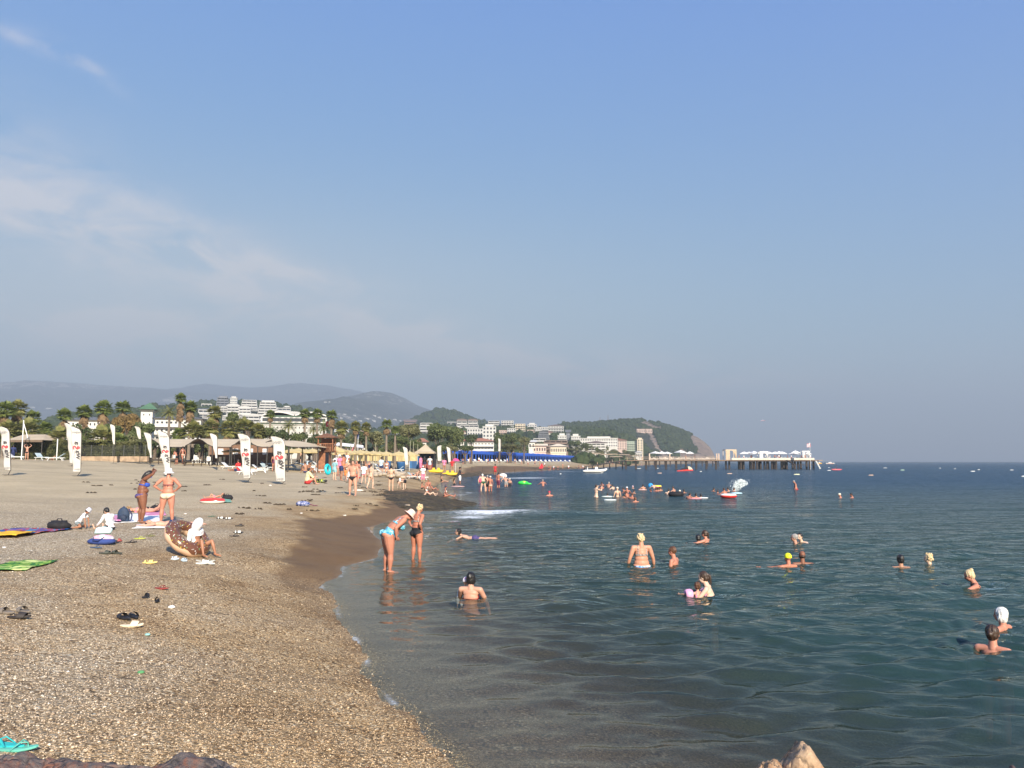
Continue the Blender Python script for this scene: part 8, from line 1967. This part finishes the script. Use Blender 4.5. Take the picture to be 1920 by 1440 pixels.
for a in[(10,1151,165,'slide',TAUPE,'taupe slide sandal at the left edge, left one of the taupe pair'),(44,1149,150,'slide',TAUPE,'taupe slide sandal standing behind the black slide, right one of the taupe pair'),(36,1160,8,'slide',DKBR,'nearly black slide sandal lying in front of the taupe pair'),(232,1161,150,'slide',BLK,'black slide sandal, left one of the pair above the cream clog'),(251,1159,130,'slide',BLK,'black slide sandal, right one of the pair above the cream clog'),(247,1176,15,'slide',CREAMS,'cream slide sandal in front of the black pair'),(273,1122,60,'slide',BLK,'tiny black sandal left of the other tiny one',.13),(294,1130,100,'slide',BLK,'tiny black sandal nearer the white stone',.13),(303,1105,-20,'thong',REDM,'dark red flip flop with a white edge lying alone'),(281,1057,10,'strap',YELM,'yellow strap sandal lying alone'),(198,1039,5,'slide',OLV,'dark olive slide sandal, left one of the pair in front of the beach bag'),(218,1039,170,'slide',OLV,'dark olive slide sandal, right one of the pair in front of the beach bag'),(180,1028,0,'thong',BLUM,'steel blue flip flop under the edge of the beach bag'),(212,1019,20,'slide',BLK,'black sandal touching the right side of the beach bag'),(221,1016,20,'slide',REDM,'red and white child sandal right of the beach bag',.18),(245,1018,30,'thong',DKBR,'dark brown sandal alone between the beach bag and the lime one'),(262,1011,10,'thong',LIME,'lime green flip flop left of the doughnut ring'),(281,1006,0,'thong',CM('olive_green_foam',(.16,.16,.05)),'olive flip flop touching the doughnut ring'),(328,1050,20,'strap',PBLU,'pale blue child sandal, left one in front of the doughnut ring',.16),(345,1053,160,'strap',PBLU,'pale blue child sandal, right one in front of the doughnut ring',.16),(380,1058,15,'clog',WHT,'white clog, left one of the pair by the seated child'),(394,1058,150,'clog',WHT,'white clog, right one of the pair by the seated child'),(397,969,15,'thong',CM('sea_green_foam',(.10,.17,.12)),'dull green flip flop beyond the seated child'),(414,973,20,'strap',BLK,'black and white sandal, left one of the pair beyond the seated child'),(429,974,10,'strap',BLK,'black and white sandal, right one of the pair beyond the seated child'),(449,987,15,'slide',DKBR,'dark brown slide sandal alone above the black pair'),(439,1006,5,'thong',BLK,'black flip flop, near one of the pair right of the seated child'),(447,1000,15,'strap',BLK,'black sandal with white straps, far one of the pair right of the seated child'),(12,1402,172,'thong',TUR,'turquoise flip flop cut by the left edge, upper one'),(32,1408,8,'thong',AQUA,'seafoam green flip flop beside the corner boulder'),]:
 mt2={'thong':None}.get(a[3])
 if 'black and white' in a[5]or 'white straps' in a[5]:mt2=WHT
 shoe(a[0],a[1],a[2],a[3],a[4],a[5],L=a[6]if len(a)>6 else .27,mat2=mt2)
sr=np.random.default_rng(12)
for(px,py,s,c,lab)in[(321,1140,.05,(.75,.75,.72),'white pebble right of the tiny black sandals'),(277,1191,.03,(.25,.50,.45),'scrap of pale green plastic below the cream slide'),(264,1262,.03,(.08,.25,.10),'green leaf on the near shingle'),(507,911,.10,(.7,.66,.58),'pale stone left of the rightmost banner shadow'),(347,964,.05,(.7,.66,.6),'pale pebble behind the standing women'),(565,963,.06,(.75,.72,.66),'white shell on the slope of the shingle'),(646,967,.06,(.72,.68,.6),'pale stone above the wet sand'),(763,949,.14,(.45,.36,.26),'pale boulder on the rock ledge'),(8,1027,.04,(.8,.8,.8),'white scrap between the towels at the left')]:
 g=flat_loc(px,py);mb=MB();mb.ell((0,0,s*.25),(s,s*.75,s*.4),nu=12,nv=8);V=np.array(mb.v);mb.v=[tuple(q)for q in V*(1+.4*fbm(V[:,0]*20,V[:,1]*20,int(px),2))[:,None]]
 tag(mb.build('stone' if s>.031 else 'scrap',M('pale_stone_%d'%px,c,.8,.15,20),None,True,tuple(g)),lab,'stone' if s>.031 else 'litter')
WD=M('dry_weed',(.045,.032,.018),.95,.4,12)
for i in range(70):
 if i<26:px,py=sr.uniform(560,720),sr.uniform(895,925)
 elif i<52:px,py=sr.uniform(440,780),905+sr.uniform(0,60)
 else:px,py=sr.uniform(150,520),sr.uniform(893,925)
 g=hit(px,py)
 if g is None or g.z<.12:continue
 s=sr.uniform(.10,.34);mb=MB()
 for q in range(5):
  a=sr.uniform(0,6.28);x,y=sr.uniform(-s,s),sr.uniform(-s*.4,s*.4);mb.tube([(x,y,.01),(x+.5*s*math.cos(a),y+.3*s*math.sin(a),.04),(x+s*math.cos(a),y+.5*s*math.sin(a),.01)],[.01,.03,.008],5)
 o=mb.build('seaweed_scrap',WD,None,False,tuple(g));tag(o,'dry dark scrap of seaweed lying on the bare sand','seaweed','scraps of dry seaweed')
def icing():
 m,nt,o=mk('ring_icing');k=NT(nt)
 tc=k.n('ShaderNodeTexCoord').outputs['Object']
 v=k.n('ShaderNodeTexVoronoi');v.inputs['Scale'].default_value=17;k.l(k.mapv(tc,(1,1.6,1)),v.inputs['Vector'])
 sp=k.n('ShaderNodeSeparateColor');k.l(v.outputs['Color'],sp.inputs[0])
 r=k.n('ShaderNodeValToRGB');r.color_ramp.interpolation='CONSTANT';e=r.color_ramp.elements
 while len(e)<5:e.new(.5)
 for i,(p_,c_)in enumerate([(0,(.78,.62,.10)),(.25,(.75,.72,.66)),(.5,(.12,.40,.20)),(.7,(.76,.58,.12)),(.88,(.72,.70,.66))]):e[i].position=p_;e[i].color=(*c_,1)
 k.l(sp.outputs[0],r.inputs[0])
 f=k.ramp(v.outputs['Distance'],[(.0,1.0),(.20,1.0),(.26,0.0)])
 c=k.mixc(f,(.135,.055,.030),r.outputs[0])
 b=k.n('ShaderNodeBsdfPrincipled');k.l(c,b.inputs['Base Color']);b.inputs['Roughness'].default_value=.3;k.l(b.outputs[0],o.inputs[0]);return m
DOUGH=M('ring_dough',(.72,.48,.32),.35,.05,3,spec=.5)
g=flat_loc(334,1046)
root=thing('inflatable_ring','doughnut inflatable ring with brown icing and bright sprinkles propped on the shingle','swim ring',(g.x-.06,g.y+.58,g.z+.34))
mb=MB();ic=MB();Rr,rr_=.375,.15;nu,nv=56,20
def dn(a,b,k_=1.0,o=0.0):
 r=rr_*(1+.035*math.cos(a*9));return((Rr+(r+o)*math.cos(b))*math.cos(a),(Rr+(r+o)*math.cos(b))*math.sin(a),(r+o)*math.sin(b))
mb.add([dn(2*math.pi*i/nu,2*math.pi*j/nv)for i in range(nu)for j in range(nv)],[(i*nv+j,((i+1)%nu)*nv+j,((i+1)%nu)*nv+(j+1)%nv,i*nv+(j+1)%nv)for i in range(nu)for j in range(nv)])
mb.build('tube',DOUGH,root,True)
def edge(a):return .12*math.sin(a*7)+.07*math.sin(a*13+1)
nvi=12
ic.add([dn(2*math.pi*i/nu,(.18+edge(2*math.pi*i/nu))+(math.pi-.30-(.18+edge(2*math.pi*i/nu)))*j/nvi,o=.008)for i in range(nu)for j in range(nvi+1)],[(i*(nvi+1)+j,((i+1)%nu)*(nvi+1)+j,((i+1)%nu)*(nvi+1)+j+1,i*(nvi+1)+j+1)for i in range(nu)for j in range(nvi)])
ic.build('icing',icing(),root,True)
root.rotation_mode='QUATERNION';root.rotation_quaternion=Vector((.62,-.18,.76)).to_track_quat('Z','Y')
def torus(name,g,Rr,rr,mats,label,sx=1.0,cat='swim ring',split=None,z=.1,rot=(0,0,0),group=None):
 root=thing(name,label,cat,(g.x,g.y,g.z),0,group)
 for nm,b0,b1,m_ in split:
  mb=MB();nu,nv=36,12;full=abs(b1-b0-2*math.pi)<.01
  mb.add([((Rr+rr*math.cos(b0+(b1-b0)*j/nv))*math.cos(2*math.pi*i/nu)*sx,(Rr+rr*math.cos(b0+(b1-b0)*j/nv))*math.sin(2*math.pi*i/nu),z+rr*math.sin(b0+(b1-b0)*j/nv))for i in range(nu)for j in range(nv+1)],[(i*(nv+1)+j,((i+1)%nu)*(nv+1)+j,((i+1)%nu)*(nv+1)+j+1,i*(nv+1)+j+1)for i in range(nu)for j in range(nv)])
  mb.build(nm,m_,root,True)
 root.rotation_euler=rot
 return root
VR,VW,VT,VG,VB=M('red_vinyl',(.62,.04,.03),.3,.08,4,spec=.6),M('white_vinyl',(.78,.74,.68),.3,.05,4,spec=.6),M('turquoise_vinyl',(.02,.55,.62),.3,.08,4,spec=.6),M('green_vinyl',(.04,.55,.06),.3,.1,4,spec=.6),M('pale_blue_vinyl',(.50,.72,.80),.3,.05,4,spec=.6)
HP=math.pi
g=flat_loc(395,944);torus('inflatable_float',V3((g.x,g.y+.20,g.z)),.25,.105,None,'red topped white rubber float on the sand under the small child',1.5,split=[('base',HP,2*HP,VW),('top',0,HP,VR)],z=.10)
o=[c_ for c_ in COL.objects if c_.get('label')=='red topped white rubber float on the sand under the small child'][0]
mb=MB();mb.ell((0,0,.08),(.36,.24,.05),nu=24,nv=6);mb.build('floor',VR,o,True)
drape('beach_towel',[(417,944),(434,943),(432,937),(420,938)],M('sea_green_cloth',(.16,.34,.26),.95,.1,9,.02),'sea green cloth under the dark bag beside the float',wr=.05,seed=14)
q=P(617.5,880,46);gz=ground(q.x,46)
torus('swim_ring',V3((q.x,45.6,q.z)),.25,.085,None,'turquoise swim ring held upright by the person in the teal towel',split=[('tube',0,2*HP,VT)],z=0,rot=(0,R(84),R(-14)))
g=onz(1366,934);torus('swim_ring',V3((g.x,g.y,0)),.34,.15,None,'red and white ring carrying two bathers',1.2,split=[('base',HP,2*HP+.35,VR),('top',.35,HP,VW)],z=.16)
g=onz(1381,926);mb=MB();mb.ell((0,0,.05),(.48,.3,.08),nu=20,nv=8);tag(mb.build('air_mattress',VB,None,True,tuple(g)),'light blue air mattress beside the red and white ring','air mattress')
g=onz(981,908);root=thing('inflatable_float','bright green float with yellow spots drifting near the shallows','float',tuple(g))
mb=MB();mb.ell((0,0,.14),(.62,.42,.26),nu=22,nv=10);mb.ell((.62,0,.05),(.35,.25,.12),nu=14,nv=8);mb.build('body',VG,root,True);mb=MB();mb.ell((.1,-.22,.28),(.22,.18,.10),nu=12,nv=6);mb.build('spot',M('lime_vinyl',(.50,.70,.05),.3),root,True)
g=onz(1220,914.5);mb=MB();mb.ell((0,0,.2),(.26,.26,.26),nu=16,nv=10);tag(mb.build('beach_ball',M('sky_blue_vinyl',(.05,.35,.72),.3,.1,3),None,True,tuple(g)),'sky blue ball floating in front of the woman with the bright ring','ball')
g=onz(1230,914);torus('swim_ring',V3((g.x+.1,g.y,0)),.34,.12,None,'bright pink and yellow ring round the woman behind the blue ball',split=[('base',HP,2*HP,M('pink_vinyl2',(.75,.08,.2),.3)),('top',0,HP,M('yellow_vinyl',(.8,.7,.05),.3))],z=.1)
g=onz(1267.5,930);torus('swim_ring',V3((g.x,g.y,0)),.36,.18,None,'black rubber ring in the middle of the swimmers',1.1,split=[('tube',0,2*HP,FAB['black'])],z=.14)
for(px,py,w,c,lab)in[(1140,931.5,.5,(.75,.80,.72),'white swimming board under the small dark head'),(1144,938,.45,(.80,.84,.84),'white board drifting alone below the crowd'),(1319,934,.35,(.82,.82,.80),'white board held by the right hand swimmer of the pair'),(1304,935.5,.45,(.62,.25,.28),'reddish board under the left hand swimmer of the pair'),(1205,919,.4,(.75,.50,.45),'pale pink board under the dark haired woman')]:
 g=onz(px,py);mb=MB();mb.ell((0,0,.02),(w,w*.45,.05),nu=16,nv=6);tag(mb.build('swim_board',M('board_%d'%px,c,.5,.05,4),None,True,tuple(g)),lab,'swim board')
g=onz(902,910.5);root=thing('beach_bag','pink bag held at the left of the white haired man','bag',(g.x-.1,g.y,.35));MB().ell((0,0,.25),(.22,.16,.32),nu=14,nv=8).build('body',M('hot_pink_cloth',(.70,.10,.20),.7),root,True);MB().tube([(-.1,0,.5),(0,0,.75),(.1,0,.5)],.015,5).build('strap',FAB['pink'],root)
g=onz(943,896);mb=MB();mb.ell((0,0,.3),(.65,.3,.42),nu=16,nv=8);tag(mb.build('swim_float',VW,None,True,tuple(g)),'white float standing behind the man in maroon shorts','float')
g=onz(853,912.5);mb=MB();mb.ell((.3,0,.03),(.75,.35,.05),nu=18,nv=6);tag(mb.build('body_board',M('board_pink',(.72,.45,.42),.5),None,True,tuple(g)),'pale pink body board lying in front of the small girl','body board')
g=hit(686,921)or onz(686,921)
mb=MB();mb.ell((0,0,.05),(.38,.14,.07),nu=14,nv=6);tag(mb.build('body_board',M('board_cream',(.66,.58,.50),.6),None,True,(g.x-.5,g.y,g.z)),'pale board lying behind the feet of the bare chested man','body board')
# boats
HULLW=M('white_hull',(.74,.74,.70),.4,.05,1);HULLG=M('grey_tube',(.55,.55,.53),.5,.05,1)
g=onz(1115,887);L_=44/FPX*g.y
root=thing('inflatable_boat','white inflatable dinghy with a raised bow moored off the rock ledge','boat',(g.x,g.y,0))
for y_ in(-.85,.85):
 MB().tube([(-L_/2,y_,.45),(-L_*.42,y_,.45),(L_*.25,y_,.50),(L_*.42,y_*.75,.66),(L_/2,y_*.12,.86)],[.12,.30,.32,.28,.2],10).build('tube',HULLW,root,True)
MB().prism([(-L_*.42,.3),(L_*.3,.35),(L_*.47,.7),(L_*.3,-.02),(-L_*.4,-.05)],-.7,.7,fn=lambda x,y,z:(x,z,y)).build('hull',HULLG,root)
MB().box((.4,0,.95),(.7,.6,.8),taper=.8).build('console',HULLW,root);MB().box((-L_*.43,0,.8),(.35,.4,.9)).build('outboard_motor',FAB['black'],root);MB().box((-.5,0,.7),(.5,1.0,.4)).build('seat',FAB['navy'],root)
MB().tube([(-L_*.3,-.5,.6),(-L_*.3,-.5,1.4),(-L_*.3,.5,1.4),(-L_*.3,.5,.6)],.05,5).build('roll_bar',PLASTIC,root)
g=onz(1284,884.5);L_=30/FPX*g.y
root=thing('jet_ski','red and black jet ski with a cream seat back floating before the pier','jet ski',(g.x,g.y,0))
MB().prism([(-L_*.5,.1),(L_*.5,.25),(L_*.48,.55),(L_*.1,.6),(-L_*.48,.32)],-.55,.55,fn=lambda x,y,z:(x,z*(1-.5*max(0,-x/L_)),y)).build('hull',VR,root)
MB().prism([(-L_*.3,.5),(L_*.3,.5),(L_*.22,.95),(-L_*.02,1.0),(-L_*.18,.8)],-.3,.3,fn=lambda x,y,z:(x,z,y)).build('seat',FAB['black'],root)
MB().prism([(L_*.22,.5),(L_*.48,.5),(L_*.40,1.0),(L_*.25,1.35),(L_*.18,1.3)],-.4,.4,fn=lambda x,y,z:(x,z,y)).build('windshield',M('cream_shell',(.72,.62,.45),.4),root)
MB().tube([(L_*.12,-.4,1.15),(L_*.14,0,1.2),(L_*.12,.4,1.15)],.05,5).build('handlebar',FAB['black'],root)
for(px,py,wpx,d_,cols,lab)in[(1556,867.2,17,800,('white','orange'),'white and orange boat on the horizon right of the pier'),(1536,867.5,9,780,('yellow','yellow'),'small yellow boat on the horizon beside the end of the pier')]:
 q=P(px,py,d_);L_=wpx/FPX*d_
 root=thing('motor_boat',lab,'boat',(q.x,d_,0))
 mat=HULLW if cols[0]=='white' else YBOAT
 MB().prism([(-L_/2,1.0),(L_/2,1.1),(L_*.42,.0),(-L_*.45,.0)],-1,1,fn=lambda x,y,z:(x,z,y)).build('hull',mat,root)
 MB().box((0,0,1.4),(L_*.35,1.4,.9)).build('cabin',VW,root);MB().box((0,-1.02,.25),(L_*.8,.06,.4)).build('stripe',FAB['orange'],root)
 MB().tube([(L_*.05,0,1.8),(L_*.05,0,3.0)],.06,5).build('mast',PLASTIC,root)
g=onz(1569,881.5);root=thing('kayak','red kayak with a paddler beyond the end of the pier','kayak',(g.x,g.y,0))
MB().tube([(-1.6,0,.22),(-1.0,0,.14),(0,0,.12),(1.0,0,.14),(1.6,0,.24)],[.04,.22,.28,.22,.04],8).build('hull',M('pink_red_hull',(.62,.10,.12),.4),root,True)
stand('p',1568.5,882,877.2,60,mix(SIT),'paddler sitting in the red kayak',depth=g.y,S=1.7,sex='m',skin='tan',hair=('short','black'),wear=(('shirt','navy'),),vox=.035)
p_=[o for o in COL.objects if o.get('label')=='paddler sitting in the red kayak'][0];p_.location.z=.12-p_['zmin']*p_.scale[0];p_.location.y=g.y
NB=['leftmost of the scattered row','close to the pier ladder','nearest the red kayak','on the horizon, left one','on the horizon, right one','left of the middle','pale green one near the middle','right of the middle','tiny one past the middle','second tiny one past the middle','right of the tiny pair','small one above it','near the right edge','at the right edge, nearest one','long pale one before the pier head','low brown one in the open water','small one under the long pier','below the pier posts, left','short orange one below the pier gazebo','tiny white one by the jet ski','flat one at the left of the pier posts','small one below the dinghy']
for i,(px,py,w,c)in enumerate([(1554,877,.5,'w'),(1554.5,882.3,.8,'w'),(1588,867,2.2,'w'),(1618,867,2.2,'w'),(1659.5,877.6,1.1,'w'),(1692,881.7,.9,'g'),(1721,879,.3,'d'),(1762.5,878,.6,'w'),(1790.5,879.3,.6,'w'),(1824,884,.9,'w'),(1835,881,.6,'w'),(1897,881.6,.8,'w'),(1919,893.5,.5,'w'),(1494,890,.9,'y'),(1633,891.5,.7,'o'),(1198,878.8,1.1,'w'),(1237,887.6,.7,'o'),(1368,888.5,.8,'o'),(1314,884.4,.4,'w'),(1232,878.5,.9,'w'),(1051,889,.25,'w'),(1437,1037,.0,'y')]):
 if w<=0:continue
 g=onz(px,py);mb=MB();w*=.72;mb.ell((0,0,.02),(w,.18,.11+.03*w),nu=14,nv=6);mb.tube([(w*.6,0,.06),(w*.6,0,.2)],.035,5)
 tag(mb.build('buoy',{'w':HULLW,'g':M('pale_green_buoy',(.5,.7,.5),.5),'d':FAB['black'],'y':M('pale_yellow_buoy',(.72,.72,.45),.5),'o':M('faded_orange_buoy',(.55,.38,.28),.6)}[c],None,True,tuple(g)),'floating buoy %s'%NB[i],'buoy','buoys on the water')
g=onz(1437,1060);mb=MB();mb.ell((0,0,.0),(.16,.05,.025),nu=12,nv=6);tag(mb.build('driftwood',M('driftwood_tan',(.40,.27,.16),.8),None,True,tuple(onz(1908,1060))),'small tan scrap floating by the right edge','driftwood')
q=P(1430,788,900);root=thing('parasail','small white and red parasail canopy high over the sea','parasail',tuple(q))
MB().grid(lambda u,v:((u-.5)*5.2,(v-.5)*2.6,1.3*math.cos((u-.5)*2.6)*math.cos((v-.5)*1.6)-1),14,6).build('canopy',M('parasail_cloth',(.72,.66,.60),.7,.1,.5,col2=(.80,.78,.74)),root,True)
MB().grid(lambda u,v:((u-.5)*5.3,-1.32,(1.3*math.cos((u-.5)*2.6)*.70-1.02)-v*.3),14,1).build('skirt',M('parasail_red',(.5,.1,.08),.7),root,True)
g=onz(1386,921);mb=MB();sp=np.random.default_rng(8)
for i in range(420):
 t=sp.random()**.8;a=sp.normal(0,.16);h=1.1*t;x=-.35+.55*t+a*(1+1.6*t);z=h-.5*t*abs(a)+sp.normal(0,.06)
 r=sp.uniform(.010,.038)*(1.3-.5*t);mb.ell((x,sp.normal(0,.12),max(z,.02)),(r,r,r*sp.uniform(.8,1.8)),nu=6,nv=4)
for j in range(5):mb.grid(lambda u,v,j=j:(-.35+.5*v+(u-.5)*(.35+.75*v)+.1*math.sin(j+v*6),(j-2)*.05+.05*math.sin(u*9+j),1.0*v**.9*(1-1.2*(u-.5)**2)+.08*math.sin(u*13+j*2)),8,10)
m,nt,o_=mk('spray_water');k=NT(nt);b=k.n('ShaderNodeBsdfPrincipled');b.inputs['Base Color'].default_value=(.78,.86,.86,1);b.inputs['Roughness'].default_value=.25
tr=k.n('ShaderNodeBsdfTransparent');mx=k.n('ShaderNodeMixShader');k.l(k.ramp(k.noise(k.n('ShaderNodeTexCoord').outputs['Object'],6,6,.75),[(.42,0.0),(.62,.75)]),mx.inputs[0]);k.l(tr.outputs[0],mx.inputs[1]);k.l(b.outputs[0],mx.inputs[2]);k.l(mx.outputs[0],o_.inputs[0])
tag(mb.build('water_splash',m,None,True,tuple(g)),'splash of white water rising behind the red and white ring','splash')
# haze
hm,hnt,ho=mk('haze_air')
pv=hnt.nodes.new('ShaderNodeVolumePrincipled')
pv.inputs['Color'].default_value=(.60,.70,.80,1)
pv.inputs['Density'].default_value=0.00033
hnt.links.new(pv.outputs[0],ho.inputs['Volume'])
hb=MB().box((0,0,0),(18000,9000,760)).build('haze',hm)
hb.location=(0,4300,760/2-25)
tag(hb,'thin sea haze over the coast','haze',kind='stuff')
